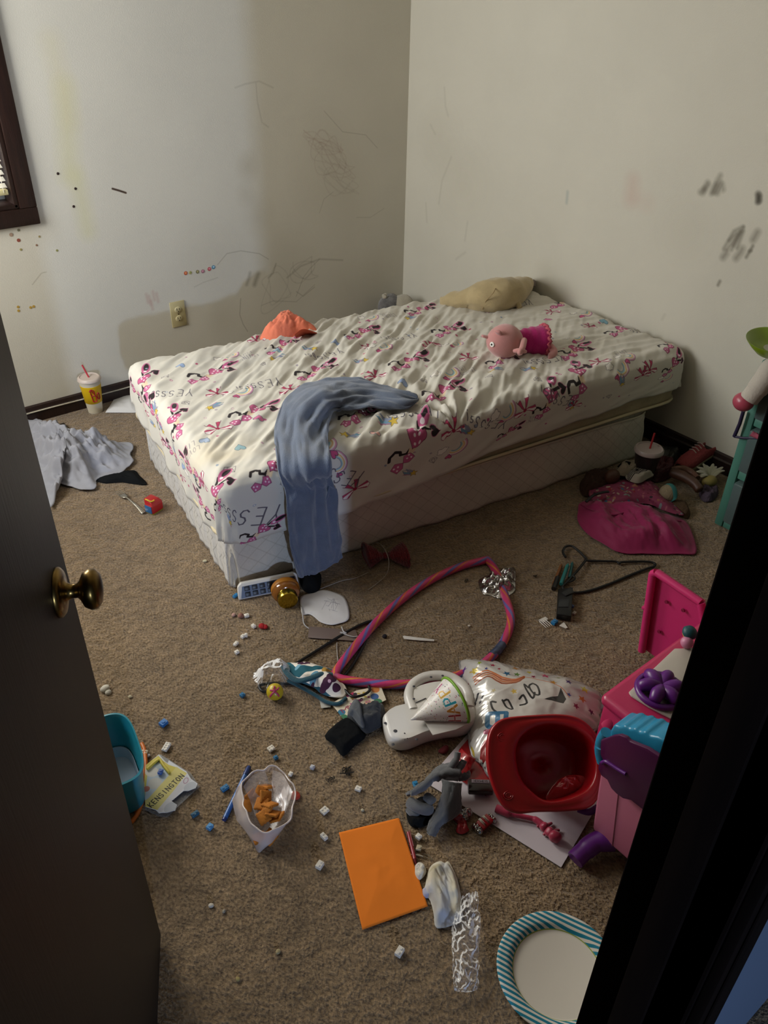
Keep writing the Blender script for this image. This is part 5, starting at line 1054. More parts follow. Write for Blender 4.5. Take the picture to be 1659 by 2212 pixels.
cv.ell(*F(712, 1494)[:2], .004, .004, 'c9a5b8'); cv.ell(*F(680, 1482)[:2], .016, .010, '5f8fa8', .4); cv.ell(*F(645, 1458)[:2], .009, .006, '6f9fb4'); cv.ell(*F(706, 1466)[:2], .018, .009, 'b08a3c', .3); cv.ell(*F(735, 1480)[:2], .010, .006, 'b02026', .3); cv.ell(*F(676, 1490)[:2], .006, .005, '3f1735')
hb = thing('eye_mask', 'padded fabric eye mask with purple flowers and teal velvet trim', 'eye mask', F(685, 1476))
lump('padded_fabric', HP, .030, mat('flower_fabric', img=cv.image('flower_print'), rough=.85, bump=.3, bscale=300, bdist=.001), hb, seed=2, freq=9, rid=.35, z0=.012, edge=.6, uvc=cv, rings=20, nt=110, smoothout=4)
teal_v = mat('teal_velvet', '0e3f4c', .9, bump=.6, bscale=260, bdist=.003, sheen=.25)
tube('velvet_trim', smoothpath([F(612, 1440, .018), F(622, 1456, .030), F(642, 1470, .036), F(668, 1466, .042), (F(695, 1456, .040)), F(718, 1458, .030)], 8), [.0085]*41, teal_v, hb, n=14, flat=.55)
tube('velvet_trim', smoothpath([F(622, 1470, .012), F(650, 1484, .012), F(682, 1502, .010), F(705, 1516, .012), F(730, 1520, .016), F(748, 1508, .016)], 8), [.0055]*41, teal_v, hb, n=12, flat=.8)
prism('care_label', [F(690, 1512, .004), F(716, 1518, .004), F(714, 1528, .004), F(694, 1530, .004)], (0, 0, .001), plas('b0aca2', .6), hb)
# polka dot card
CO = [(738, 1500), (760, 1492), (826, 1487), (833, 1522), (806, 1534), (800, 1538), (742, 1562), (716, 1528)]
CO = [(716, 1526), (744, 1510), (770, 1498), (822, 1487), (827, 1500), (834, 1518), (800, 1535), (742, 1560)]
CPs = pxs(CO); cv = canvas_for(CPs, 3600, 'd8cdb8')
for x, y, r, c_ in [(811, 1496, .011, 'c47a3e'), (809, 1511, .011, '3f5f96'), (816, 1523, .012, '3d7a58'), (757, 1505, .010, 'b0305a'), (738, 1545, .010, '2f7396'), (743, 1556, .010, '3d7a58'), (795, 1524, .009, 'c9a084')]: cv.ell(*F(x, y)[:2], r, r, c_)
R = random.Random(5)
for k in range(26): cv.ell(*F(R.uniform(740, 800), 1528-R.uniform(-8, 14)-((k*2.3) % 20))[:2], R.uniform(.002, .006), R.uniform(.002, .005), R.choice(['7a2858', 'b0668a', 'c2a64a', '2c2430', '94407a']), R.random()*3)
textw(cv, 'MM', F(742, 1546), F(768, 1530), .012, '8a2440', .2)
pcd = thing('greeting_card', 'cream card with coloured polka dots tucked under the dark sock', 'card', F(775, 1522))
flat('card', CPs, mat('polka_card', img=cv.image('polka_print'), rough=.5), pcd, th=.0012, z=.010, uvc=cv)
flat('back_leaf', [p+Vector((.004, .004, 0)) for p in CPs], plas('aaa294', .6), pcd, th=.001, z=.004)
# dark sock: black foot, grey leg
sk = thing('sock', 'folded sock with a black foot and charcoal grey leg on the carpet', 'sock', F(765, 1580))
lump('black_foot', pxs([(702, 1594), (738, 1560), (756, 1556), (790, 1592), (766, 1615), (741, 1638), (724, 1615)]), .020, blk, sk, seed=3, rid=.35, edge=.35, rings=16, nt=90, smoothout=3, z0=.006)
sg = mat('charcoal_knit', '3c3e42', .95, bump=.5, bscale=320, bdist=.002, spec=.06, sheen=.2, mottle=.2, mscale=20)
lump('grey_leg', pxs([(750, 1558), (766, 1532), (778, 1534), (800, 1536), (824, 1528), (832, 1552), (830, 1570), (815, 1582), (793, 1592), (776, 1580)]), .038, sg, sk, seed=6, freq=15, rid=.45, edge=.5, rings=20, nt=100, smoothout=4, z0=.012)
lump('folded_cuff', pxs([(752, 1558), (766, 1530), (778, 1536), (783, 1556), (786, 1590), (776, 1584), (762, 1566)]), .020, mat('mid_grey_knit', '55585c', .95, bump=.5, bscale=320, bdist=.002), sk, seed=1, rid=.3, edge=.5, rings=12, nt=60, z0=.030)
crumb(726, 1572, .006, 'b0a884', 'cream shred poking from under the sock', sc=(.6, 1.6, .5))

# blue marker and the bag of orange crackers
mk = thing('marker', 'blue marker pen lying against the left of the cracker bag', 'pen', F(508, 1720))
a, b = F(486, 1767, .006), F(531, 1672, .006); e = (b-a).normalized()
tube('barrel', [a, b], .0056, plas('2a5ca0', .3), mk, n=16); tube('cap', [b-e*.004, b+e*.016, b+e*.022], [.0066, .0066, .005], plas('17306a', .3), mk, n=16); tube('end_plug', [a-e*.006, a+e*.001], .005, plas('17306a', .3), mk, n=14)
rim = [(522, 1692), (540, 1672), (570, 1664), (590, 1656), (612, 1670), (632, 1694), (636, 1722), (628, 1762), (604, 1790), (570, 1800), (548, 1786), (530, 1750), (524, 1720)]
mid = [(506, 1712), (530, 1688), (560, 1676), (590, 1672), (612, 1684), (630, 1712), (630, 1740), (616, 1780), (596, 1812), (566, 1822), (540, 1806), (516, 1778), (504, 1745)]
bas = [(528, 1750), (540, 1735), (560, 1725), (580, 1725), (595, 1735), (604, 1752), (600, 1775), (590, 1800), (575, 1825), (560, 1842), (548, 1826), (535, 1800), (528, 1775)]
bm_ = film('zip_bag', 'd8cbc6', .20, .18)
loops = []
for L, z in ((bas, .002), (mid, .028), ([((a[0]*.35+b[0]*.65), (a[1]*.35+b[1]*.65)) for a, b in zip(mid, rim)], .055), (rim, .072)):
    loops.append(smoothpath([F(x, y, z) for x, y in L], 8, True))
nL = len(loops[0]); V = [p for l in loops for p in l]
for i, p in enumerate(V):
    j = i//nL
    if j: V[i] = p+Vector((noise.noise(p*38), noise.noise(p*38+Vector((5, 0, 0))), noise.noise(p*30+Vector((0, 7, 0)))))*.006
Fc = [(j*nL+k, j*nL+(k+1) % nL, (j+1)*nL+(k+1) % nL, (j+1)*nL+k) for j in range(3) for k in range(nL)]+[tuple(range(nL-1, -1, -1))]
zb = thing('snack_bag', 'open clear plastic snack bag of orange crackers standing on the carpet', 'bag', F(570, 1770))
mesh('bag_film', V, Fc, bm_, zb); tube('zip_rim', [p+Vector((0, 0, .001)) for p in V[3*nL:]], .0018, film('zip_rim_film', 'cfc4c0', .55, .3), zb, n=8, closed=True)
o = rowsheet('inner_flap', [[F(524, 1700, .070), F(545, 1676, .071), F(572, 1666, .071)], [F(540, 1730, .050), F(560, 1706, .056), F(580, 1690, .060)], [F(552, 1765, .040), F(566, 1740, .046), F(578, 1715, .050)]], film('zip_flap', 'cabfba', .30, .2), zb, nu=14, thick=0, wr=.003)
o = rowsheet('inner_flap', [[F(590, 1664, .070), F(612, 1674, .071), F(634, 1712, .071)], [F(588, 1700, .052), F(605, 1715, .055), F(622, 1745, .058)], [F(592, 1730, .046), F(604, 1745, .048), F(612, 1765, .052)]], film('zip_flap', 'cabfba', .30, .2), zb, nu=14, thick=0, wr=.003)
crk = mat('orange_cracker', 'b8701c', .8, bump=.5, bscale=180, bdist=.003, mottle=.25, mscale=60)
R = random.Random(8)
def cracker_bm():
    bm = bmesh.new(); bmesh.ops.create_grid(bm, x_segments=8, y_segments=8, size=.0145)
    for v in bm.verts: k = (1-(v.co.x/.0145)**2)*(1-(v.co.y/.0145)**2); v.co.z = .0022+.0022*k; q = 1-.06*math.cos(v.co.y*900)*(abs(v.co.x) > .012); v.co.x *= q
    r = bmesh.ops.duplicate(bm, geom=bm.verts[:]+bm.edges[:]+bm.faces[:])
    for v in [g for g in r['geom'] if isinstance(g, bmesh.types.BMVert)]: v.co.z *= -1
    bmesh.ops.bridge_loops(bm, edges=[e for e in bm.edges if e.is_boundary]); bmesh.ops.recalc_face_normals(bm, faces=bm.faces[:])
    me = bpy.data.meshes.new('cracker'); bm.to_mesh(me); bm.free(); me.polygons.foreach_set('use_smooth', [True]*len(me.polygons)); me.materials.append(crk); return me
cme = cracker_bm()
for k, (x, y, z, l) in enumerate([(576, 1699, .052, 'yellowish orange cracker at the top of the open bag'), (563, 1714, .054, 'orange cracker, upper left in the bag mouth'), (574, 1722, .058, 'orange cracker, upper right in the bag mouth'), (565, 1737, .056, 'orange cracker, middle left in the bag mouth'), (583, 1738, .060, 'tilted orange cracker, middle right in the bag mouth'),
                               (574, 1752, .058, 'orange cracker in the middle of the bag, lower'), (590, 1757, .056, 'orange cracker, lower right in the bag mouth'), (570, 1764, .052, 'small orange cracker at the lower left of the bag mouth'), (599, 1765, .050, 'orange cracker standing on edge at the lower right of the bag'), (530, 1740, .034, 'orange cracker seen through the left side of the bag'), (560, 1810, .020, 'orange cracker seen through the bottom tip of the bag'), (583, 1808, .022, 'orange cracker at the bottom of the bag, right side'), (545, 1722, .034, 'orange cracker showing through the upper left film')]):
    o = bpy.data.objects.new('cracker', cme); C.objects.link(o); o.location = F(x, y, z)
    o.rotation_euler = (R.uniform(-.7, .7), R.uniform(-.7, .7), R.uniform(0, 1.5)); tag(o, l, 'cracker', 'orange crackers in the snack bag')

# orange paper, red pen, tissues, plastic
OPp = pxs([(732, 1801), (862, 1769), (924, 1960), (783, 2011)])
o = lump('paper_sheet', [OPp[k].lerp(OPp[(k+1) % 4], t/8) for k in range(4) for t in range(8)], .006, mat('orange_paper', 'e07a26', .85, spec=.15, bump=.08, bscale=14), seed=5, freq=7, rid=.9, z0=.0035, edge=.7, rings=18, nt=112, thick=.0005, smoothout=1)
tag(o, 'bright orange rectangular paper sheet lying flat on the carpet', 'paper')
pn = thing('pen', 'dark red translucent straw shaped pen beside the orange paper', 'pen', F(889, 1840))
a, b = F(882, 1798, .005), F(896, 1856, .005); tube('barrel', [a, b], .0042, mat('red_clear', '8a1a26', .2, spec=.7), pn, n=14); tube('clip', [a+Vector((.004, 0, .004)), a.lerp(b, .6)+Vector((.004, 0, .004))], .0014, plas('6a1018', .3), pn, n=8); tube('tip', [b, b+(b-a).normalized()*.014], [.004, .0012], plas('5a0c14', .3), pn, n=12)
tis = mat('tissue', 'cecabe', .9, bump=.3, bscale=60, bdist=.003, mottle=.12, mscale=30)
o = lump('tissue', pxs([(898, 1872), (906, 1866), (917, 1874), (919, 1888), (910, 1900), (904, 1902), (897, 1890)]), .014, tis, seed=4, freq=40, rid=.6); tag(o, 'small crumpled clear white tissue touching the orange paper', 'tissue')
o = tube('hair_strand', smoothpath([F(890, 1843, .003), F(905, 1846, .004), F(920, 1852, .003), F(934, 1858, .003), F(926, 1848, .003), F(912, 1844, .003)], 7), .0007, mat('grey_hair', '77705f', .8), n=5); tag(o, 'thin grey hair strand by the cream brick', 'hair')
o = tube('paper_stick', smoothpath([F(888, 1846, .003), F(900, 1847, .004), F(914, 1850, .004)], 5), .0016, plas('a8a294', .6), n=6); tag(o, 'thin pale paper stick by the red pen', 'stick')
gl = thing('diaper', 'folded dirty white disposable diaper lying on the carpet', 'diaper', F(956, 1930))
DP_ = pxs([(920, 1912), (924, 1892), (932, 1874), (950, 1864), (960, 1868), (968, 1864), (978, 1880), (986, 1900), (992, 1925), (997, 1962), (997, 1990), (986, 1998), (944, 2008), (938, 1980), (930, 1950), (917, 1930)])
cv = canvas_for(DP_, 2600, 'cac3b0')
for L, w, c_, a in [([(936, 1880), (940, 1930), (950, 2000)], .010, '8a8068', .5), ([(958, 1875), (962, 1930), (968, 2000)], .016, '9aa0b0', .6), ([(975, 1880), (984, 1930), (992, 1985)], .010, 'c8c2b0', .5), ([(925, 1925), (945, 1960), (950, 2000)], .02, 'a8b0c4', .5), ([(945, 1985), (970, 1990), (995, 1985)], .012, 'b0b8ca', .5), ([(932, 1890), (945, 1885), (955, 1900)], .008, '8f8460', .5)]: cv.line([F(x, y)[:2] for x, y in L], w, c_, a, soft=.8)
lump('padding', DP_, .030, mat('diaper_white', img=cv.image('diaper_marks'), rough=.9, bump=.4, bscale=50, bdist=.003), gl, seed=7, freq=26, rid=.7, z0=.003, edge=.35, rings=26, nt=130, dirv=160, uvc=cv, smoothout=4)
lump('side_tab', pxs([(914, 1924), (924, 1920), (932, 1930), (926, 1940), (916, 1938)]), .010, mat('tab_lilac', 'a8a8bc', .7), gl, seed=1, rings=8, nt=40)
pwr = [[F(1001, 1941, .010), F(1018, 1936, .012), F(1030, 1930, .012)], [F(990, 1975, .012), F(1010, 1975, .020), F(1032, 1968, .014)], [F(980, 2010, .012), F(1006, 2015, .022), F(1033, 2010, .014)], [F(980, 2060, .012), F(1006, 2065, .020), F(1031, 2060, .014)], [F(982, 2110, .010), F(1006, 2112, .018), F(1030, 2108, .012)], [F(984, 2142, .006), F(1004, 2145, .010), F(1026, 2138, .006)]]
o = rowsheet('plastic_wrapper', pwr, film('clear_wrap', 'ffffff', .04, .05), None, nu=40, sub=16, wr=.010, wf=4.5, seed=9, thick=0, dirs=2.4); tag(o, 'long crinkled clear plastic wrapper between the diaper and the paper plate', 'wrapper')

# paper plate
pr = thing('paper_plate', 'white round paper plate with a turquoise diagonally striped rim', 'plate', F(1190, 2100))
pcn = Vector(((F(1073, 2060, .016)+F(1297, 2090, .016))/2)); Lf = F(1073, 2070, .016); Tp_ = F(1168, 1969, .016)
# circle through the seen rim points
def circ(a, b, c):
    ax, ay, bx, by, cx_, cy_ = a.x, a.y, b.x, b.y, c.x, c.y; d_ = 2*(ax*(by-cy_)+bx*(cy_-ay)+cx_*(ay-by))
    ux = ((ax*ax+ay*ay)*(by-cy_)+(bx*bx+by*by)*(cy_-ay)+(cx_*cx_+cy_*cy_)*(ay-by))/d_; uy = ((ax*ax+ay*ay)*(cx_-bx)+(bx*bx+by*by)*(ax-cx_)+(cx_*cx_+cy_*cy_)*(bx-ax))/d_
    return Vector((ux, uy, 0)), math.hypot(ax-ux, ay-uy)
ctr, Rp = circ(F(1073, 2070, .014), F(1170, 1969, .014), F(1110, 2180, .014)); 
cv = Canvas(-1, -1, 1, 1, 512, 'd8d2c6')
qv_ = F(1290, 2066)-F(1190, 2018)
for k in range(-30, 31):      # slanting stripes seen on the rim
    x = k*.084; q = math.atan2(qv_.y, qv_.x); dx_, dy_ = math.cos(q), math.sin(q)
    cv.line([(x*-dy_-dx_*2, x*dx_-dy_*2), (x*-dy_+dx_*2, x*dx_+dy_*2)], .044, '1f7a92')
cv.ell(0, 0, .735, .735, '93a34a'); cv.ell(0, 0, .722, .722, 'd8d2c6')
pm = mat('plate_card', img=cv.image('plate_print'), rough=.6, spec=.2, mottle=.03, mscale=6)
prof = [(0, .0035), (.70, .0035), (.725, .0045), (.76, .009), (.80, .0135), (.86, .0150), (.94, .0160), (.985, .0165), (1.0, .0150), (1.0, .0140), (.94, .0150), (.80, .0120), (.74, .0045), (.70, .0015), (0, .0015)]
n_ = 96; V = []; Fc = []; UV = []
for r, z in prof:
    for k in range(n_): a = math.tau*k/n_; fl = 1+(.0012 if r > .78 else 0)*math.sin(a*48); V.append(Vector((ctr.x+Rp*r*math.cos(a)*fl, ctr.y+Rp*r*math.sin(a)*fl, z))); UV.append(((r*math.cos(a)+1)/2, (r*math.sin(a)+1)/2))
for j in range(len(prof)-1):
    for k in range(n_): Fc.append((j*n_+k, j*n_+(k+1) % n_, (j+1)*n_+(k+1) % n_, (j+1)*n_+k))
mesh('plate', V, Fc, pm, pr, uv=UV)

# ================================================================== THE PILE: white toy, party hat, balloon, basin
wpm = plas('cfcbc5', .32)
wt = thing('plastic_toy', 'white plastic toy lying upside down with screw holes and a looped handle', 'toy', F(920, 1560))
WB = [(826, 1572), (832, 1560), (848, 1548), (880, 1538), (884, 1520), (905, 1500), (960, 1490), (1010, 1510), (1030, 1560), (1010, 1588), (960, 1597), (920, 1606), (880, 1622), (852, 1622), (836, 1608)]
bot = [F(x, y, .004) for x, y in WB]
bmw = bmesh.new(); loop0 = smoothpath([F(x, y, .004) for x, y in WB], 5, True); cW = sum(loop0, Vector())/len(loop0)
lps = []
for z, ins in ((.004, .955), (.012, 1.0), (.030, 1.0), (.040, .97), (.044, .92)):
    lps.append([bmw.verts.new((cW.x+(p.x-cW.x)*ins-(0), cW.y+(p.y-cW.y)*ins, z)) for p in loop0])
for l0, l1 in zip(lps, lps[1:]):
    for k in range(len(l0)): bmw.faces.new((l0[k], l0[(k+1) % len(l0)], l1[(k+1) % len(l0)], l1[k]))
bmw.faces.new(lps[-1]); bmw.faces.new(list(reversed(lps[0])))
finish('shell', bmw, wpm, wt)
tube('handle_loop', smoothpath([F(893, 1535, .036), F(884, 1505, .036), F(892, 1480, .036), F(915, 1464, .036), F(945, 1459, .036), F(975, 1464, .036), F(998, 1480, .036), F(1010, 1500, .036), F(1014, 1530, .036)], 9), .0145, wpm, wt, n=18, flat=.85)
prism('raised_panel', [F(912, 1552, .048), F(950, 1500, .048), F(1005, 1512, .048), F(1020, 1560, .048), F(985, 1578, .048), F(935, 1590, .048)], (0, 0, .004), plas('c6c2bc', .4), wt, bevel=.0015)
hole = mat('screw_hole', '3a3a40', .6)
for x, y, r in [(832, 1561, .0038), (849, 1607, .0042), (900, 1596, .0038), (854, 1578, .0050), (874, 1583, .002), (894, 1511, .0035), (894, 1484, .0036), (931, 1464, .0036), (956, 1461, .0036), (976, 1575, .003), (874, 1597, .0015), (880, 1594, .0015)]:
    p = F(x, y, .046); lathe('screw_hole', [(0, 0), (r, 0), (r*.8, .0004), (0, .0006)], TR((p.x, p.y, .0445 if y > 1530 else .0485)), hole, wt, 14)
tube('slot_line', [F(898, 1518, .0455), F(920, 1508, .0455)], .0012, hole, wt, n=6)
ball('green_dot', F(925, 1492, .012), .013, plas('1e5a3a', .4), wt, sc=(1, 1, .4))
prism('inner_board', [F(900, 1512, .006), F(905, 1488, .006), (F(950, 1475, .006)), F(990, 1490, .006), F(985, 1515, .006)], (0, 0, .006), plas('8f8478', .6), wt)

# party hat: cone of printed card lying on the toy
tip_ = F(887, 1555, .062); m1, m2 = F(968, 1468, .078), F(1000, 1562, .060)
axp = (m1+m2)/2; axd = (axp-tip_); HL_ = axd.length; axd.normalize(); rad = (m1-m2).length/2*.98
n_ = 72; V = []; UV = []; nr = 14
s1 = (m1-m2).normalized(); s2 = axd.cross(s1).normalized(); s1 = s2.cross(axd)
cv = Canvas(0, 0, 1, 1, 900, 'd8d3ce')
Rr = random.Random(2)
for k in range(260): cv.ell(Rr.random(), Rr.random(), Rr.uniform(.003, .008), Rr.uniform(.005, .012), Rr.choice(['a04a6a', '4a7a9a', 'b09a3a', '5a9a6a', '3a3a40', 'b06a3a']), Rr.random()*3)
for k in range(n_+1): pass
topa = max(range(n_), key=lambda k: ((s1*math.cos(math.tau*k/n_)+s2*math.sin(math.tau*k/n_)).dot(CAM_P-axp)))
u0 = topa/n_
for i, (ch, cc) in enumerate(zip('HAPPY', ('a83232', 'b87a24', '2a8a9c', 'c09420', 'a84a7a'))):
    # letters go round the cone, tops towards its point
    uu = (u0+.17-i*.088); vv = .66
    for st__ in FONT[ch]: cv.line([(uu-.066*px, vv+.20-.20*py) for px, py in st__], .026, 'efe8e0'); cv.line([(uu-.066*px, vv+.20-.20*py) for px, py in st__], .019, cc)
for j in range(nr+1):
    t = j/nr
    for k in range(n_+1):
        a = math.tau*k/n_; p = tip_+axd*HL_*t+(s1*math.cos(a)+s2*math.sin(a)*.8)*max(.0015, rad*t); p.z = max(p.z, .054+.0); V.append(p); UV.append((k/n_, t))
Fc = [(j*(n_+1)+k, j*(n_+1)+k+1, (j+1)*(n_+1)+k+1, (j+1)*(n_+1)+k) for j in range(nr) for k in range(n_)]
hm_ = mat('hat_card', img=cv.image('hat_print'), rough=.35, spec=.4); hm_.node_tree.nodes['Image Texture'].extension = 'REPEAT'
ph = thing('party_hat', 'white confetti party hat reading HAPPY with a lime green rim', 'party hat', axp)
mesh('cone', V, Fc, hm_, ph, uv=UV)
tube('green_rim', [V[nr*(n_+1)+k] for k in range(n_)], .0040, plas('6c9a1e', .5), ph, n=8, closed=True)
# foil balloon
BO = [(992, 1440), (1004, 1437), (1040, 1440), (1085, 1446), (1120, 1456), (1170, 1464), (1215, 1476), (1262, 1492), (1292, 1506), (1298, 1520), (1296, 1548), (1290, 1580), (1240, 1620), (1180, 1680), (1110, 1700), (1060, 1690), (1040, 1660), (1020, 1640), (1012, 1600), (1012, 1560), (1008, 1520), (1000, 1480)]
BP = pxs(BO); cv = canvas_for(BP, 2300, 'c2beb8')
W2_ = lambda x, y, h=.03: F(x, y, h)[:2]
Rr = random.Random(14)
for x, y, r, c_ in [(1002, 1447, .010, '5a2f86'), (1034, 1451, .008, '8a9a30'), (1024, 1463, .013, 'c0aa30'), (1062, 1457, .009, 'a8324e'), (1048, 1466, .006, '2c2a6a'), (1075, 1469, .006, '8a2030'), (1112, 1462, .013, 'b8782c'), (1091, 1483, .013, '1e5a80'), (1113, 1482, .011, '4f7030'), (1140, 1472, .010, 'bfae3c'),
                    (1174, 1479, .015, 'b83460'), (1203, 1483, .007, '7f9a58'), (1148, 1488, .008, '8a2040'), (1190, 1500, .012, 'c08a3a'), (1224, 1496, .011, '40206a'), (1260, 1502, .014, 'bfae2c'), (1224, 1524, .008, '2a4a8a'), (1254, 1526, .013, 'b8702c'), (1010, 1480, .006, '902040'), (1063, 1517, .008, 'a89a70'), (1106, 1522, .010, 'c0a040'), (1275, 1545, .010, '2c2436'), (1240, 1545, .010, '7a2440'), (1016, 1460, .005, 'b0903a')]:
    cv.star(*W2_(x, y), r*.95, Rr.random()*2, c_)
def bl_line(L, w, c_, a=1): cv.line([W2_(x, y) for x, y in smooth2(L)], w, c_, a)
for o_, c_ in ((0, 'c0622c'), (5, 'a04a20'), (10, 'b8683c'), (15, '8a3f1c')): bl_line([(1022+o_*.3, 1475+o_), (1050, 1470+o_), (1080, 1492+o_*.7), (1110, 1497+o_*.5), (1128, 1488+o_*.3)], .0042, c_)
bl_line([(1128, 1490), (1170, 1498), (1205, 1510), (1225, 1530)], .002, 'c0622c')
# black script
for L in ([(1136, 1515), (1128, 1508), (1132, 1520), (1146, 1538), (1150, 1526)], [(1146, 1506), (1138, 1512), (1148, 1528), (1160, 1530), (1156, 1512), (1146, 1506)], [(1118, 1536), (1126, 1530), (1134, 1545), (1120, 1548)],
          [(1068, 1540), (1058, 1538), (1062, 1552), (1070, 1560)], [(1082, 1538), (1092, 1552), (1104, 1556), (1094, 1538), (1084, 1540)], [(1026, 1528), (1032, 1510)], [(1036, 1530), (1044, 1516)], [(1020, 1522), (1022, 1514)]): bl_line(L, .0050, '15131a')
cv.poly([W2_(*q) for q in [(1170, 1540), (1200, 1530), (1206, 1512), (1218, 1535), (1212, 1545)]], '1c1418')
def blet(ch, A_, B_, h, col, col2=None): textw(cv, ch, W2_(*A_), W2_(*B_), h, col, .26)
blet('B', (1052, 1560), (1050, 1592), .045, '1c5f88'); blet('I', (1048, 1588), (1047, 1604), .045, 'a03a5c'); blet('S', (1044, 1612), (1040, 1640), .040, '8a1a20'); bl_line([(1016, 1605), (1024, 1625), (1018, 1640)], .006, 'b8a030')
fbm = mat('balloon_foil', img=cv.image('balloon_print'), rough=.24, metal=.15, spec=.8, bump=.35, bscale=16, bdist=.008, coat=.5)
fb = thing('foil_balloon', 'half deflated white foil birthday balloon with coloured stars and black lettering', 'balloon', F(1150, 1560))
def puff(x, y, t):
    return 0
lump('foil_body', BP, .072, fbm, fb, seed=31, freq=7, rid=.22, z0=.012, rings=44, nt=200, uvc=cv, smoothout=4, thick=.0008, prof=lambda t: (max(0, 1-t**3.2))**.75, jag=.05)
tube('seam_edge', [Vector((p.x, p.y, .014+.004*noise.noise(p*30))) for p in smoothpath(BP, 4, True)], .003, mat('foil_edge', '9a9698', .3, metal=.6), fb, n=6, closed=True)
lump('tail_tab', pxs([(1280, 1530), (1300, 1515), (1310, 1528), (1300, 1545), (1284, 1560)]), .02, mat('tail_plastic', '8a7a8a', .3), fb, seed=2, rings=8, nt=40)

# papers, red folder under the pile
o = mesh_uvflat('poster_board', [F(x, y, .0035) for x, y in [(919, 1690), (1010, 1586), (1300, 1640), (1320, 1690), (1212, 1874)]], .0008, mat('poster_board', 'c6bdc2', .8, spec=.15), None, Canvas(0, 0, 1, 1, 8, 'ffffff')); tag(o, 'large white poster board on the carpet under the pile', 'paper')
rf = thing('red_folder', 'glossy red plastic folder sticking out under the balloon', 'folder', F(1000, 1660))
rgl = mat('red_gloss', '8e1118', .25, spec=.6, coat=.3)
prism('cover', [F(x, y, .007) for x, y in [(978, 1658), (992, 1620), (1016, 1592), (1060, 1600), (1075, 1690), (1050, 1720), (1000, 1690), (982, 1672)]], (0, 0, .004), rgl, rf, bevel=.001)
rowsheet('loose_flap', [[F(975, 1655, .012), F(998, 1618, .020)], [F(990, 1668, .020), F(1012, 1630, .036)], [F(1004, 1690, .012), F(1026, 1640, .028)]], rgl, rf, nu=14, wr=.004, thick=.001)

# red basin: a flanged rounded-square rim tilted to the room, bowl behind
bs_ = thing('basin', 'red plastic basin with a wide square rim and round opening lying tilted on the pile', 'basin', F(1180, 1650))
ctrB = F(1176, 1650, .150)
nB = Vector((-.28, -.50, .82)).normalized()
# in-plane axes: along the image horizontal as far as the plane allows
uB = (RT-nB*RT.dot(nB)).normalized(); vB = nB.cross(uB).normalized()
def onB(px, py): return FP(px, py, ctrB, nB)
rimpx = [(1056, 1596), (1068, 1568), (1092, 1553), (1150, 1547), (1210, 1545), (1250, 1553), (1278, 1575), (1300, 1612), (1304, 1660), (1296, 1712), (1272, 1742), (1225, 1750), (1160, 1752), (1118, 1755), (1090, 1740), (1068, 1700), (1055, 1650)]
openpx = [(1112, 1628), (1122, 1592), (1150, 1570), (1190, 1562), (1240, 1572), (1276, 1600), (1288, 1640), (1286, 1680), (1268, 1708), (1225, 1728), (1180, 1732), (1148, 1712), (1122, 1680)]
NB = 120
def resamp(P, n):
    P = smoothpath(P, 8, True); c_ = sum(P, Vector())/len(P)
    A_ = sorted([(math.atan2((p-c_).dot(vB), (p-c_).dot(uB)), (p-c_).length) for p in P]); out = []
    for k in range(n):
        a = -math.pi+math.tau*k/n
        lo = [q for q in A_ if q[0] <= a]; hi = [q for q in A_ if q[0] > a]
        a0, r0_ = lo[-1] if lo else (A_[-1][0]-math.tau, A_[-1][1]); a1, r1_ = hi[0] if hi else (A_[0][0]+math.tau, A_[0][1])
        r = r0_+(r1_-r0_)*((a-a0)/(a1-a0) if a1 > a0 else 0); out.append(c_+(uB*math.cos(a)+vB*math.sin(a))*r)
    return out, c_
ro, cO = resamp([onB(*q) for q in rimpx], NB); ri, cI = resamp([onB(*q) for q in openpx], NB)
redm = mat('red_plastic', '980f17', .3, spec=.5, coat=.15)
def mixp(a, b, t): return [p.lerp(q, t) for p, q in zip(a, b)]
def inset(P, c_, k, dz): return [c_+(p-c_)*k+nB*dz for p in P]
L = [inset(ro, cO, .99, -.014), inset(ro, cO, 1.0, -.012), inset(ro, cO, 1.0, -.003), inset(ro, cO, .985, .0), mixp(inset(ro, cO, 1, -.003), ri, .12), mixp(ro, ri, .5), [p+nB*.002 for p in mixp(ro, ri, .9)], inset(ri, cI, 1.0, .0), inset(ri, cI, .985, -.006), inset(ri, cI, .94, -.05), inset(ri, cI, .86, -.095), inset(ri, cI, .70, -.110), inset(ri, cI, .35, -.113), inset(ri, cI, .01, -.114)]
V = [p for l in L for p in l]
V = [Vector((p.x, p.y, max(p.z, .004))) for p in V]
Fc = [(j*NB+k, j*NB+(k+1) % NB, (j+1)*NB+(k+1) % NB, (j+1)*NB+k) for j in range(len(L)-1) for k in range(NB)]
o = mesh('shell', V, Fc, redm, bs_); s_ = o.modifiers.new('thickness', 'SOLIDIFY'); s_.thickness = .0025; s_.offset = 1
for cx_, cy_ in ((1085, 1592), (1098, 1718)):      # raised swirls on the flange
    for q in range(2):
        rr_ = 10-q*4; tube('raised_swirl', [onB(cx_+rr_*math.cos(t), cy_+rr_*math.sin(t)*.9)+nB*.0015 for t in [k*.35 for k in range(14+q*4)]], .0013, redm, bs_, n=6)
tube('raised_swirl', smoothpath([onB(1105, 1700)+nB*.0015, onB(1118, 1712)+nB*.0015, onB(1128, 1728)+nB*.0015], 5), .0013, redm, bs_, n=6)
prs = onB(1215, 1695)-nB*.045
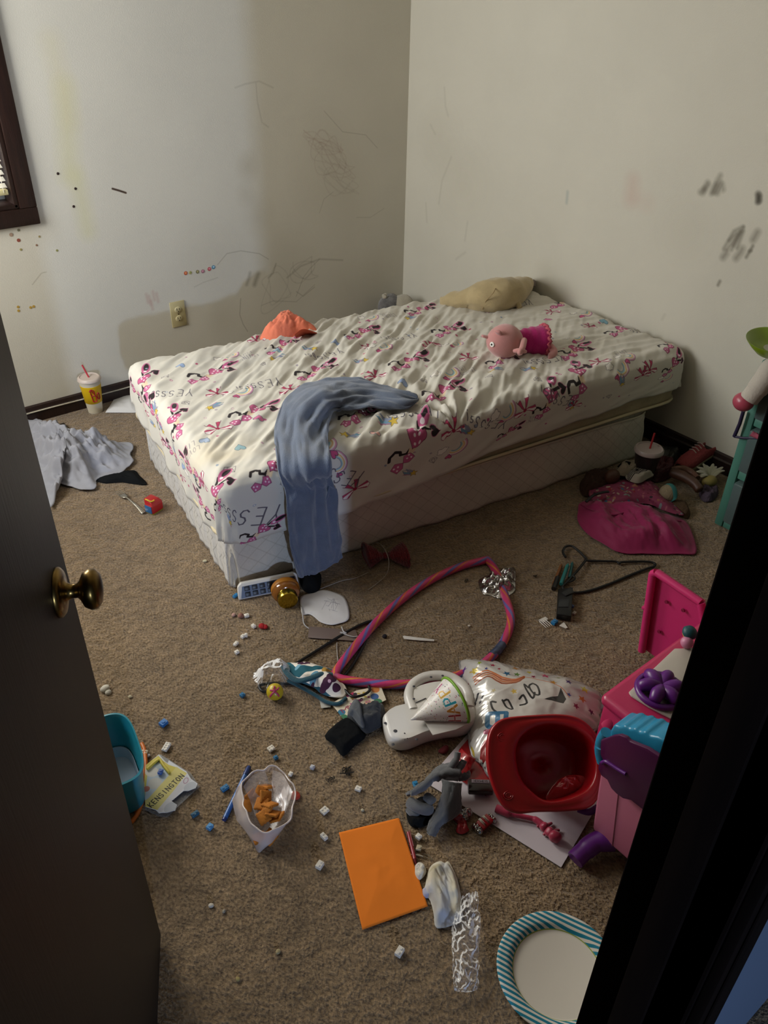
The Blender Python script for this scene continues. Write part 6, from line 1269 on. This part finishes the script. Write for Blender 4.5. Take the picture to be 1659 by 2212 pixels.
o = lump('red_wrapper', [onB(x, y)-nB*.05 for x, y in [(1192, 1724), (1205, 1700), (1225, 1680), (1250, 1672), (1278, 1676), (1280, 1700), (1262, 1716), (1232, 1728), (1210, 1732)]], .030, mat('red_cellophane', 'a82026', .15, spec=.9, coat=.6), seed=3, freq=22, rid=.7, z0=0, edge=.6, rings=20, nt=90, thick=.0006, zfun=lambda x, y: max(.02, (ctrB-nB*.05).z-((x-(ctrB-nB*.05).x)*nB.x+(y-(ctrB-nB*.05).y)*nB.y)/nB.z)); tag(o, 'shiny crumpled red wrapper inside the red basin', 'wrapper')

# grey fleece gloves
gf2 = mat('grey_fleece', '5f6062', .95, bump=.4, bscale=300, bdist=.002, sheen=.4, spec=.05, mottle=.12, mscale=18)
g1 = thing('glove', 'grey fleece glove with thin fingers reaching up towards the balloon', 'glove', F(970, 1690))
rowsheet('palm', [[F(878, 1722, .02), F(886, 1716, .05), F(892, 1708, .06)], [F(905, 1712, .03), F(915, 1702, .07), F(918, 1692, .07)], [F(930, 1692, .03), F(940, 1682, .07), F(940, 1668, .06)], [F(958, 1690, .03), F(965, 1672, .075), F(962, 1656, .06)], [F(990, 1690, .03), F(995, 1672, .070), F(986, 1655, .05)]], gf2, g1, nu=16, wr=.006, thick=.006, nrm=(0, 0, 1))
for L_ in ([(966, 1668, .068), (976, 1655, .078), (986, 1640, .088), (989, 1624, .098)], [(982, 1668, .062), (992, 1658, .072), (1000, 1648, .078), (1003, 1642, .082)], [(990, 1680, .050), (1003, 1678, .052), (1010, 1672, .056), (1008, 1668, .058)]): tube('finger', smoothpath([F(*q) for q in L_], 6), [.0088]*12+[.0075]*6+[.004], gf2, g1, n=14)
g2 = thing('glove', 'grey fleece glove curled around itself beside the poster board', 'glove', F(930, 1745))
rowsheet('cuff', [[F(957, 1684, .075), F(976, 1690, .078), F(994, 1692, .066)], [F(956, 1715, .060), F(974, 1722, .062), F(992, 1724, .050)], [F(945, 1748, .030), F(960, 1758, .035), F(990, 1752, .024)], [F(930, 1775, .020), F(940, 1783, .022), F(952, 1776, .014)], [F(928, 1800, .010), F(932, 1806, .012), F(938, 1806, .008)]], gf2, g2, nu=18, wr=.005, thick=.006, nrm=(-.3, -.4, .8))
for L_, r in (([(886, 1734, .022), (900, 1742, .030), (918, 1748, .032), (936, 1748, .030)], .0135), ([(922, 1722, .040), (930, 1728, .044), (936, 1736, .040)], .0115), ([(882, 1748, .014), (892, 1758, .016), (906, 1762, .014)], .008), ([(900, 1738, .024), (912, 1730, .03), (916, 1738, .03)], .010)): tube('finger', smoothpath([F(*q) for q in L_], 6), [r]*(6*(len(L_)-1)-2)+[r*.9, r*.75, r*.4], gf2, g2, n=16)
o = lump('black_sock', pxs([(878, 1748), (890, 1735), (915, 1745), (940, 1752), (935, 1775), (905, 1790), (884, 1782)]), .02, blk, seed=11, rid=.4); tag(o, 'black cloth scrap under the grey gloves', 'clothing')
# candy: dark chocolate bar wrapper and red kit of wrappers
ch_ = thing('chocolate_bar', 'small dark brown wrapped chocolate bar under the red basin', 'candy', F(1035, 1705))
a, b = F(1010, 1704, .014), F(1064, 1706, .014); e = (b-a).normalized(); s_ = Vector((-e.y, e.x, 0)); rotc = math.atan2(e.y, e.x); mc = (a+b)/2
box('wrapped_bar', ((b-a).length, .034, .018), TR((mc.x, mc.y, .022), (0, 0, rotc)), mat('choc_wrap', '24110f', .25, spec=.6), ch_, bevel=.004)
box('silver_strip', ((b-a).length*.7, .010, .001), TR((mc.x, mc.y, .0315), (0, 0, rotc)) @ TR((0, .009, 0)), mat('choc_silver', '8a7f88', .3, metal=.4), ch_, bevel=.0003)
for i, chh in enumerate('HERSHEYS'):
    for st__ in FONT[chh]:
        tube('letter', [TR((mc.x, mc.y, .0323), (0, 0, rotc)) @ Vector((-.0155+i*.0042+px*.003, .006+py*.0065, 0)) for px, py in st__], .0005, plas('2a1520', .5), ch_, n=4)
cd = thing('candy', 'small red and silver wrapped candy bar on the carpet beside the poster board', 'candy', F(1047, 1778))
cm = F(1047, 1777, .010); box('red_wrap', (.036, .024, .014), TR((cm.x, cm.y, .011), (.1, 0, .05)) , mat('candy_red', '9c1a22', .25, spec=.7), cd, bevel=.004)
for sx in (-1, 1): lump('crimped_end', [Vector((cm.x+sx*.017, cm.y-.012, 0)), Vector((cm.x+sx*.028, cm.y-.013, 0)), Vector((cm.x+sx*.028, cm.y+.012, 0)), Vector((cm.x+sx*.017, cm.y+.012, 0))], .014, foil, cd, freq=90, rid=.8, z0=.003, rings=8, nt=40, smoothout=2)
for k in (-.008, .004): box('silver_stripe', (.006, .022, .0012), TR((cm.x+k, cm.y, .0190), (.1, 0, .05)), foil, cd, bevel=.0003)
cw = thing('candy_wrapper', 'torn red and silver candy wrapper left of the wrapped candy', 'wrapper', F(1000, 1782))
lump('red_part', pxs([(975, 1768), (990, 1760), (1004, 1770), (1008, 1788), (1012, 1796), (998, 1804), (986, 1798), (990, 1784), (984, 1774)]), .014, mat('candy_red', '9c1a22', .25), cw, seed=3, freq=50, rid=.8, rings=12, nt=70)
lump('silver_part', pxs([(994, 1758), (1004, 1754), (1018, 1756), (1016, 1768), (1004, 1776), (996, 1770)]), .016, foil, cw, seed=5, freq=60, rid=.8, z0=.006, rings=12, nt=60)
# pink stretchy toy trailing from under the basin
tt = thing('toy_figure', 'red pink rubber toy figure with knobbly limbs on the poster board', 'toy', F(1185, 1790))
tr_ = mat('rubber_pink', 'a02a46', .4, spec=.4, sheen=.2)
tube('handle', smoothpath([F(1072, 1746, .012), F(1100, 1757, .014), F(1130, 1764, .014), F(1155, 1770, .014), F(1172, 1782, .014)], 7), [.010]*8+[.006]*13+[.008]*8, tr_, tt, n=14)
for x, y, r in [(1176, 1786, .011), (1188, 1798, .012), (1199, 1807, .014)]: ball('segment', F(x, y, r+.004), r, tr_, tt, nz=.002, nf=90)
for L_ in ([(1168, 1780), (1160, 1786)], [(1180, 1784), (1192, 1778)], [(1182, 1796), (1174, 1804)], [(1194, 1796), (1208, 1793)]): tube('limb', [F(L_[0][0], L_[0][1], .012), F(L_[1][0], L_[1][1], .009)], [.005, .003], tr_, tt, n=10)
crumb(958, 1622, .012, '5a1418', 'dark red scrap on the carpet under the white toy', sc=(1.4, .8, .4))

# ================================================================== PINK PLAY KITCHEN
PX = -1.672
hp_ = plas('b02a56', .32); hp2 = plas('c02a68', .35); lp = plas('b3667e', .4); pu = plas('4a1140', .35); pu2 = plas('5a1a72', .35); bl2 = plas('2a86ac', .3); wh = plas('b8b0a6', .3)
pkn = thing('play_kitchen', 'pink plastic toy kitchen with blue scalloped trim and purple panels beside doorframe', 'play kitchen', (-1.45, -2.85, 0))
def fx(L, x=PX): return [FX(a, b, x) for a, b in L]
# light pink body
prism('body', [FX(1300, 1640, PX), FX(1288, 1720, PX), FX(1278, 1792, PX), FX(1343, 1848, PX), Vector((PX, -3.0, FX(1343, 1848, PX).z)), Vector((PX, -3.0, FX(1300, 1640, PX).z))], (.42, 0, 0), lp, pkn, bevel=.008, seg=3)
tube('panel_seam', [FX(1338, 1690, PX-.001), FX(1330, 1760, PX-.001), FX(1322, 1828, PX-.001)], .0008, plas('8a4a5c', .5), pkn, n=5)
# purple apron with a wavy lower edge
AP = [(1304, 1594), (1318, 1590), (1330, 1585), (1345, 1583), (1358, 1588), (1366, 1596), (1380, 1602), (1405, 1612), (1440, 1635), (1440, 1760), (1392, 1742), (1370, 1724), (1352, 1720), (1338, 1710), (1326, 1698), (1318, 1680), (1304, 1670), (1298, 1655), (1300, 1642), (1310, 1640), (1303, 1625)]
prism('purple_apron', fx(AP, PX-.012), (-.010, 0, 0), pu, pkn, bevel=.003)
tube('scallop_edge', smoothpath([FX(1300, 1648, PX-.024), FX(1308, 1645, PX-.024), FX(1320, 1652, PX-.024), FX(1335, 1662, PX-.024), FX(1352, 1672, PX-.024)], 5), .004, pu2, pkn, n=8)
# blue scalloped band
zb0 = FX(1300, 1620, PX).z; bt = F(1320, 1575, .0)
BLp = [(1318, 1578), (1325, 1566), (1336, 1570), (1348, 1567), (1358, 1575), (1370, 1573), (1380, 1582), (1392, 1580), (1402, 1590), (1420, 1592), (1440, 1604), (1440, 1660), (1405, 1625), (1340, 1600), (1316, 1596)]
prism('blue_scallop', fx(BLp, PX+.002), (.06, 0, 0), bl2, pkn, bevel=.006, seg=3)
tube('blue_corner', smoothpath([FX(1310, 1582, PX+.0), FX(1300, 1600, PX+.0), FX(1297, 1622, PX+.0), FX(1302, 1646, PX+.0)], 6), .012, bl2, pkn, n=16)
# hot pink worktop slab with raised rolled edge
zt_ = .375
S0, S1, S2 = F(1296, 1500, zt_), F(1530, 1305, zt_), F(1372, 1552, zt_)
ylo = -3.0
slab_pts = [Vector((S0.x, S0.y, zt_-.03)), Vector((S0.x+.72, S0.y+.02, zt_-.03)), Vector((S0.x+.72, ylo, zt_-.03)), Vector((S0.x-.01, ylo, zt_-.03))]
prism('worktop', slab_pts, (0, 0, .03), hp_, pkn, bevel=.014, seg=4)
prism('under_frame', [Vector((p.x*.94-.09, p.y*.97-.085, .20)) for p in slab_pts], (0, 0, .145), hp_, pkn, bevel=.01)
# arm that drops from the worktop corner
tube('arm', smoothpath([F(1366, 1520, zt_-.01), F(1350, 1532, .345), F(1330, 1552, .315), F(1318, 1572, .29)], 6), [.020]*7+[.021]*6+[.020]*6, hp_, pkn, n=20)
# white inset plate and purple burner
IN = [(1357, 1498), (1362, 1506), (1400, 1530), (1450, 1556), (1500, 1500), (1500, 1402), (1470, 1404), (1456, 1404)]
prism('white_inset', [F(x, y, zt_+.001) for x, y in IN], (0, 0, .006), wh, pkn, bevel=.003)
bcn = F(1428, 1490, zt_+.016)
for k in range(6):
    a = k*math.tau/6+.3; q = bcn+Vector((math.cos(a)*.045, math.sin(a)*.045, .004)); tube('burner_petal', smoothpath([bcn, bcn.lerp(q, .6)+Vector((0, 0, .010)), q], 4), [.014, .015, .016, .015, .015, .014, .013, .012, .009], pu2, pkn, n=14)
tube('burner_ring', [bcn+Vector((math.cos(a)*.047, math.sin(a)*.047, -.002)) for a in [k*math.tau/30 for k in range(30)]], .007, pu2, pkn, n=10, closed=True)
# recessed hot pink side panel standing behind
Ap, Bp = Vector((-1.060, -2.405, .002)), Vector((-1.085, -2.415, .305))
pz0 = FX(1390, 1402, -1.07)
def pp(x, y, dx_=0): q = FX(x, y, -1.075+dx_); return q
outer = [pp(1392, 1402), pp(1416, 1236), pp(1424, 1233), pp(1520, 1298), pp(1560, 1520)]
outer = [Vector((q.x, q.y, max(.002, q.z))) for q in outer]
prism('side_panel', outer, (.006, 0, 0), hp2, pkn)
def rimseg(a, b, w=.012): tube('panel_rim', [a, b], w, hp2, pkn, n=10)
for a, b in zip(outer, outer[1:]): rimseg(a+Vector((-.012, 0, 0)), b+Vector((-.012, 0, 0)), .011)
for x, y in ((1440, 1300), (1476, 1318), (1424, 1364)): q = pp(x, y, -.006); lathe('dimple', [(0, 0), (.006, 0), (.005, .003), (0, .003)], Matrix.Translation(q) @ Matrix.Rotation(-math.pi/2, 4, 'Y'), plas('7a1238', .4), pkn, 14)
q0 = pp(1394, 1312, -.012); box('notch', (.02, .012, .010), q0, hp2, pkn)
# purple feet
ftp = [F(1229, 1856, .0), F(1246, 1868, .0), F(1262, 1856, .0)]
foot = smoothpath([F(1242, 1858, .022), F(1262, 1838, .030), F(1290, 1818, .040), F(1325, 1815, .045)], 6)
tube('foot', foot, [.020]*7+[.022]*6+[.024]*6, pu2, pkn, n=18, flat=.95)
tube('foot', smoothpath([Vector((-1.70, -2.99, .02)), Vector((-1.64, -2.97, .03)), Vector((-1.58, -2.95, .04))], 6), .022, pu2, pkn, n=16)
tube('foot', smoothpath([F(1250, 1748, .022), F(1272, 1754, .03), F(1290, 1745, .05)], 6), .008, pu2, pkn, n=12)
# small doll on the worktop, mostly behind the doorframe
dd = thing('toy_figure', 'tiny toy with teal hood and pink body on the pink worktop', 'toy', F(1480, 1385, zt_))
q = F(1488, 1368, zt_+.03); ball('head', q, .014, plas('c2a84a', .5), dd, sc=(1, 1, .9)); lathe('hood', [(.015, -.002), (.017, .003), (.014, .011), (.006, .015), (0, .016)], Matrix.Translation(q) @ Matrix.Rotation(.4, 4, 'X'), plas('12464e', .5), dd, 28); ball('body', F(1484, 1388, zt_+.018), .014, plas('c07a98', .4), dd)

# ================================================================== RIGHT CORNER OF THE ROOM
mint = plas('467a6b', .5); drw = mat('drawer_clear', '4d5d5c', .25, spec=.6)
tw_ = thing('drawer_tower', 'mint green plastic drawer tower with smoky drawers against the right wall', 'drawer unit', (-.17, -2.3, 0))
fx0, y0_, y1_, hh = -.335, -2.168, -2.50, .62
lean = .0
boxes('frame', [slab((fx0, y0_-.03, .0), (-.03, y0_, hh)), slab((fx0, y1_, 0), (-.03, y1_+.03, hh)), slab((fx0+.002, y1_+.031, .001), (-.031, y0_-.031, .03)), slab((fx0+.002, y1_+.031, hh-.045), (-.031, y0_-.031, hh-.001)), slab((fx0+.002, y1_+.031, .20), (-.031, y0_-.031, .235)), slab((fx0+.002, y1_+.031, .40), (-.031, y0_-.031, .43))], mint, tw_, bevel=.005)
for z0, z1 in ((.035, .195), (.24, .395), (.435, .57)):
    d_ = box('drawer', (.28, .262, z1-z0), ((fx0-.03+.15), (y0_+y1_)/2, (z0+z1)/2), drw, tw_, bevel=.008); box('drawer_pull', (.012, .10, .012), (fx0-.004, (y0_+y1_)/2, z1-.02), mint, d_, bevel=.004)
box('top_tray', (.30, .33, .03), (-.18, (y0_+y1_)/2, hh+.016), plas('bfae9c', .5), tw_, bevel=.008)
lg = thing('serving_dish', 'lime green oval toy dish on top of the drawer tower', 'dish', (-.2, -2.3, .65))
gcn = F(1672, 735, .69)
Tg = Matrix.Translation((gcn.x, gcn.y, .652)) @ Matrix.Rotation(.5, 4, 'Z') @ Matrix.Diagonal((1.0, .75, 1, 1))
lathe('dish', [(0, .0), (.06, .0), (.085, .018), (.105, .036), (.108, .040), (.100, .038), (.075, .016), (0, .010)], Tg, plas('7f9a1c', .35), lg, 48); lathe('pale_centre', [(0, .0105), (.05, .0105), (.05, .0125), (0, .0125)], Tg, plas('b0b0a4', .4), lg, 32)
hd_ = thing('stuffed_toy', 'white plush leg with a round pink foot hanging off the drawer tower', 'soft toy', F(1620, 880, .42))
fp = FX(1608, 892, -.42); wp_ = mat('white_plush', 'b8b0a4', .95, bump=.5, bscale=200, bdist=.003, sheen=.4)
ball('pink_foot', FX(1606, 868, -.40), .030, mat('pink_satin', 'a84658', .3, spec=.5), hd_, sc=(1, 1.1, 1))
tube('white_leg', smoothpath([FX(1618, 862, -.395), FX(1636, 840, -.385), FX(1655, 815, -.375), FX(1680, 790, -.36), Vector((-.30, -2.33, .66))], 6), [.030]*6+[.033]*6+[.034]*6+[.032]*7, wp_, hd_, n=24)
lump('pink_hem', [FX(1630, 905, -.40), FX(1642, 892, -.40), FX(1655, 900, -.40), FX(1650, 930, -.40), FX(1632, 940, -.40)], .02, mat('pink_print', 'a04a5e', .8, mottle=.5, mscale=60), hd_, z0=.40, rings=8, nt=40)
bag = thing('bag_strap', 'dark purple strap hanging down the front of the mint drawer tower', 'strap', FX(1595, 930, -.345))
tube('strap', [FX(1606, 888, -.352), FX(1598, 915, -.352), FX(1586, 943, -.352)], .006, plas('1e1638', .5), bag, n=10); tube('strap', [FX(1586, 943, -.352), FX(1605, 946, -.352), FX(1640, 947, -.352)], .004, plas('1e1638', .5), bag, n=10)

# second drink cup, shoe and the heap of clothes and dolls
base = F(1386, 1042); h2, q0, q1 = .145, .030, .050
k2 = thing('drink_cup', 'large dark drink cup with a white lid and red straw by the clothes heap', 'cup', base); T = Matrix.Translation(base)
lathe('cup_body', [(0, .0006), (q0, .0006), (q0+.002, .006), ((q0+q1)/2, h2*.5), (q1, h2-.004), (q1-.003, h2-.004), (0, h2-.006)], T, mat('dark_cup', '241a1a', .3, spec=.5), k2, 48)
lathe('lid', [(0, h2+.002), (q1*.86, h2+.002), (q1*.90, h2+.007), (q1*.98, h2+.007), (q1+.004, h2), (q1+.004, h2-.008), (q1+.001, h2-.008), (0, h2-.001)], T, plas('a89a94', .35), k2, 48)
tube('straw', [base+Vector((.004, .0, h2)), base+Vector((.022, .006, h2+.058))], .0036, plas('a01c22', .35), k2, n=12)
def shoe(name_label, A_, B_, zA, zB):
    t = thing('shoe', name_label, 'shoe', A_); L_ = (B_-A_); ln = L_.length; e = L_.normalized(); s_ = Vector((-e.y, e.x, 0)); pk_m = mat('coral_canvas', '8e3a3c', .8, bump=.4, bscale=120, mottle=.2, mscale=30); so = plas('8f8468', .6)
    prof = [(0, .018), (.06, .030), (.2, .038), (.4, .034), (.6, .030), (.8, .032), (.94, .027), (1, .014)]
    out = [A_+e*ln*t_+s_*w_ for t_, w_ in prof]+[A_+e*ln*t_-s_*w_ for t_, w_ in reversed(prof)]
    bm = bmesh.new(); P0 = smoothpath(out, 4, True)
    def zz(p): return zA+(zB-zA)*((p-A_).dot(e)/ln)
    o_ = prism('sole', [Vector((p.x, p.y, zz(p))) for p in P0], (0, 0, .014), so, t, bevel=.003)
    # upper: toe box closed, heel part open
    V = []; Fc = []; n = 28; st_ = 16
    for j in range(st_+1):
        t_ = .01+.98*j/st_
        w_ = np.interp(t_, [q[0] for q in prof], [q[1] for q in prof])*.95; hh_ = np.interp(t_, [0, .1, .3, .5, .62, 1], [.016, .028, .040, .050, .042, .026])
        for k in range(n+1):
            a = math.pi*k/n; op = max(0, min(1, (t_-.50)/.10)); y = math.cos(a)*w_; z = math.sin(a)**.7*hh_
            q_ = max(0, min(1, (.80-abs(math.cos(a)))/.28)); q_ = q_*q_*(3-2*q_)*max(0, min(1, (.96-t_)/.08)); z *= 1-.72*op*q_
            p = A_+e*ln*t_+s_*y; V.append(Vector((p.x, p.y, zz(p)+.013+z)))
    for j in range(st_):
        for k in range(n): a = j*(n+1)+k; Fc.append((a, a+1, a+n+2, a+n+1))
    o_ = mesh('upper', V, Fc, pk_m, t); m_ = o_.modifiers.new('t', 'SOLIDIFY'); m_.thickness = .0025; m_.offset = 0
    for k in range(4): c_ = A_+e*ln*(.28+.06*k); tube('lace', smoothpath([Vector((*(c_+s_*.017).xy, zz(c_)+.060+k*.003)), Vector((*c_.xy, zz(c_)+.066+k*.003)), Vector((*(c_-s_*.017).xy, zz(c_)+.060+k*.003))], 4), .0022, plas('a08a80', .8), t, n=6)
    return t
shoe('coral pink canvas sneaker with a cream sole tilted on the heap by the baseboard', F(1466, 1010, .03), F(1552, 968, .055), .012, .060)
# magenta dress / bag
mgc = mat('magenta_cloth', '8e1c50', .6, bump=.3, bscale=30, bdist=.004, spec=.3, sheen=.2)
DO = [(1248, 1108), (1252, 1090), (1280, 1085), (1330, 1092), (1400, 1105), (1460, 1120), (1482, 1132), (1495, 1158), (1503, 1198), (1460, 1200), (1400, 1200), (1340, 1198), (1305, 1180), (1270, 1158), (1248, 1130)]
dr_ = thing('dress', 'magenta toddler dress with a printed bodice spread on the carpet', 'dress', F(1370, 1140))
lump('skirt', pxs(DO), .065, mgc, dr_, seed=17, fine=.25, freq=11, rid=.6, z0=.003, edge=.5, rings=34, nt=170, dirv=-20, smoothout=4)
UO = pxs([(1270, 1082), (1276, 1066), (1300, 1056), (1330, 1050), (1360, 1046), (1394, 1048), (1410, 1056), (1430, 1078), (1455, 1104), (1474, 1125), (1440, 1118), (1410, 1104), (1385, 1100), (1350, 1108), (1320, 1110), (1290, 1104)])
cv = canvas_for(UO, 1600, '7e2f4c'); Rr = random.Random(6)
for k in range(260):
    x, y = Rr.uniform(1262, 1480), Rr.uniform(1040, 1130); big = 1290 < x < 1370 and 1068 < y < 1108
    cv.ell(*F(x, y)[:2], Rr.uniform(.003, .010 if big else .006), Rr.uniform(.002, .006), Rr.choice(['98565e', '6a1c34', '9a8478', '6e7a7a', '2a1a22', '8f5a48'] if not big else ['a09080', '385a78', '8a1a2c', '7a8a80', '9a6a50', 'a89a88']), Rr.random()*3)
lump('printed_bodice', UO, .030, mat('bodice_print', img=cv.image('bodice_print'), rough=.7, bump=.3, bscale=60, bdist=.003), dr_, seed=23, freq=14, rid=.5, z0=.022, edge=.5, rings=22, nt=130, uvc=cv, smoothout=4)
tube('piping', smoothpath([F(1255, 1090, .03), F(1290, 1106, .036), F(1330, 1112, .040), F(1375, 1100, .044), F(1410, 1108, .040), (F(1440, 1122, .034)), F(1472, 1126, .026)], 7), .003, mat('piping_magenta', '7c1745', .5), dr_, n=8)
WC = pxs([(1326, 1044), (1330, 1030), (1350, 1024), (1375, 1028), (1396, 1036), (1400, 1046), (1380, 1046), (1350, 1050)]); o = lump('white_cloth', WC, .045, mat('white_sock', 'a69c88', .9, bump=.4, bscale=120), seed=3, freq=18, rid=.5, z0=.04, rings=16, nt=80); tag(o, 'small cream white sock on top of the pink bodice', 'sock')
PO2 = pxs([(1346, 1056), (1362, 1048), (1395, 1048), (1405, 1054), (1392, 1062), (1372, 1072), (1352, 1066)]); cv = canvas_for(PO2, 2500, 'a29a8c')
for k in range(5): cv.line([F(1350+t*9, 1066-t*2.6+k*2.4-8)[:2] for t in range(6)], .0035, '1c1a1a')
cv.ell(*F(1367, 1056)[:2], .006, .005, '121010')
o = lump('printed_cloth', PO2, .030, mat('bw_print', img=cv.image('bw_print'), rough=.8), seed=5, freq=18, rid=.4, z0=.055, rings=12, nt=70, uvc=cv); tag(o, 'white cloth with black printed lines draped over the bodice', 'clothing')
tube_bw = tube('headband', smoothpath([F(1266, 1084, .05), F(1282, 1070, .062), F(1300, 1064, .066), F(1314, 1062, .060)], 6), .006, mat('dark_band', '1c1a1c', .5), n=10, flat=.6); tag(tube_bw, 'dark hair band with a white edge on the left of the bodice', 'headband')
# two brown-haired / brown-limbed dolls
brn = mat('doll_hair_brown', '3c2416', .7, bump=.8, bscale=90, bdist=.006, stretch=(1, 6, 1)); skn = plas('4a2c1c', .5)
d1 = thing('doll', 'brown haired doll lying behind the magenta dress', 'doll', F(1290, 1050)); lump('hair', pxs([(1252, 1058), (1258, 1038), (1285, 1026), (1318, 1028), (1332, 1044), (1320, 1062), (1285, 1072), (1262, 1074)]), .055, brn, d1, seed=8, freq=16, rid=.4, rings=18, nt=90)
ball('face', F(1322, 1030, .055), .030, skn, d1, sc=(1.1, .9, 1))
d2 = thing('doll', 'doll with a bent brown leg lying between the ball and the shoe', 'doll', F(1480, 1040))
tube('thigh', smoothpath([F(1452, 1020, .045), F(1478, 1030, .05), F(1500, 1044, .048), F(1512, 1060, .036)], 6), [.020]*7+[.018]*6+[.017]*5+[.012], skn, d2, n=18)
tube('calf', smoothpath([F(1450, 1016, .05), F(1470, 1012, .055), F(1492, 1020, .05), F(1506, 1034, .045)], 6), [.012]*7+[.014]*6+[.013]*6, plas('5c3826', .5), d2, n=16)
lump('red_outfit', pxs([(1402, 1026), (1408, 1006), (1432, 1000), (1458, 1010), (1452, 1030), (1428, 1042), (1408, 1042)]), .050, mat('red_sequin', '4a0f18', .5, bump=1, bscale=140, bdist=.005, mottle=.5, mscale=120), d2, seed=9, freq=20, rid=.4, rings=16, nt=80)
d3 = thing('doll', 'doll in a white feathery skirt lying against the mint drawer tower', 'doll', F(1535, 1030))
fe = mat('feather_white', '8f8a72', .9, sheen=.6)
for k in range(16):
    a = -.4+k*.23; c_ = F(1532, 1036, .02); tube('feather', smoothpath([c_, c_+Vector((math.cos(a)*.03, math.sin(a)*.03, .03)), c_+Vector((math.cos(a)*.060, math.sin(a)*.055, .030+.01*math.sin(k*2.1)))], 4), [.008, .009, .010, .010, .009, .008, .006, .005, .002], fe, d3, n=10, flat=.4)
ball('body', F(1532, 1040, .03), .030, plas('8a7a40', .6), d3, sc=(1.2, .8, .7)); lump('lilac_hem', pxs([(1510, 1068), (1520, 1052), (1545, 1050), (1550, 1070), (1535, 1085), (1518, 1084)]), .035, mat('lilac_net', '4a3c4c', .7, bump=.8, bscale=80), d3, seed=2, freq=30, rid=.6, rings=12, nt=60)
bb_ = thing('ball', 'cream and teal striped plush ball at the edge of the clothes heap', 'ball', F(1450, 1085)); pB = F(1444, 1066, .036); pB.z = .036
ball('ball_body', pB, .034, mat('cream_ball', '8a7c62', .9, bump=.4, bscale=200), bb_); tube('teal_band', [pB+((RT*.35-FW*.94)*math.cos(a)+(-DN)*math.sin(a)).normalized()*.0345 for a in [k*math.tau/36 for k in range(36)]], .009, mat('teal_band', '2e6a66', .9), bb_, n=8, closed=True, flat=.3)
o = lump('brown_garment', pxs([(1440, 1092), (1462, 1084), (1482, 1092), (1490, 1112), (1482, 1122), (1462, 1112)]), .028, mat('brown_cloth', '4a3622', .9, bump=.4, bscale=80), seed=3, rings=14, nt=70); tag(o, 'brown cloth scrap at the right of the magenta dress', 'clothing')
o = lump('grey_bag', pxs([(1412, 990), (1425, 976), (1450, 974), (1468, 982), (1462, 1000), (1440, 1010), (1420, 1006)]), .045, mat('grey_smoke', '2c2c28', .4, spec=.5), seed=6, freq=18, rid=.5, rings=14, nt=70); tag(o, 'dark smoky plastic bag between the drink cup and the sneaker', 'bag')
o = lump('red_hair_tie', pxs([(1405, 952), (1412, 940), (1424, 944), (1426, 958), (1414, 966)]), .030, mat('dark_red_cloth', '3e0c12', .8), seed=6, freq=30, rid=.5, rings=10, nt=50); tag(o, 'dark red hair tie on the floor behind the drink cup', 'hair tie')
fd = thing('soft_toy', 'small dog plush with black ears and white face beside the dark drink cup', 'soft toy', F(1358, 1022)); ball('head', F(1366, 1014, .045), .026, mat('plush_grey_white', '6f655c', .95, sheen=.3), fd); ball('body', F(1346, 1022, .03), .030, mat('plush_brown', '40251c', .95, sheen=.3), fd, sc=(1.2, 1, .9))
tube('ear', smoothpath([F(1362, 1002, .07), F(1350, 1000, .068), F(1338, 1010, .055)], 5), .010, blk, fd, n=12, flat=.5); ball('nose', F(1369, 1018, .068), .007, blk, fd)
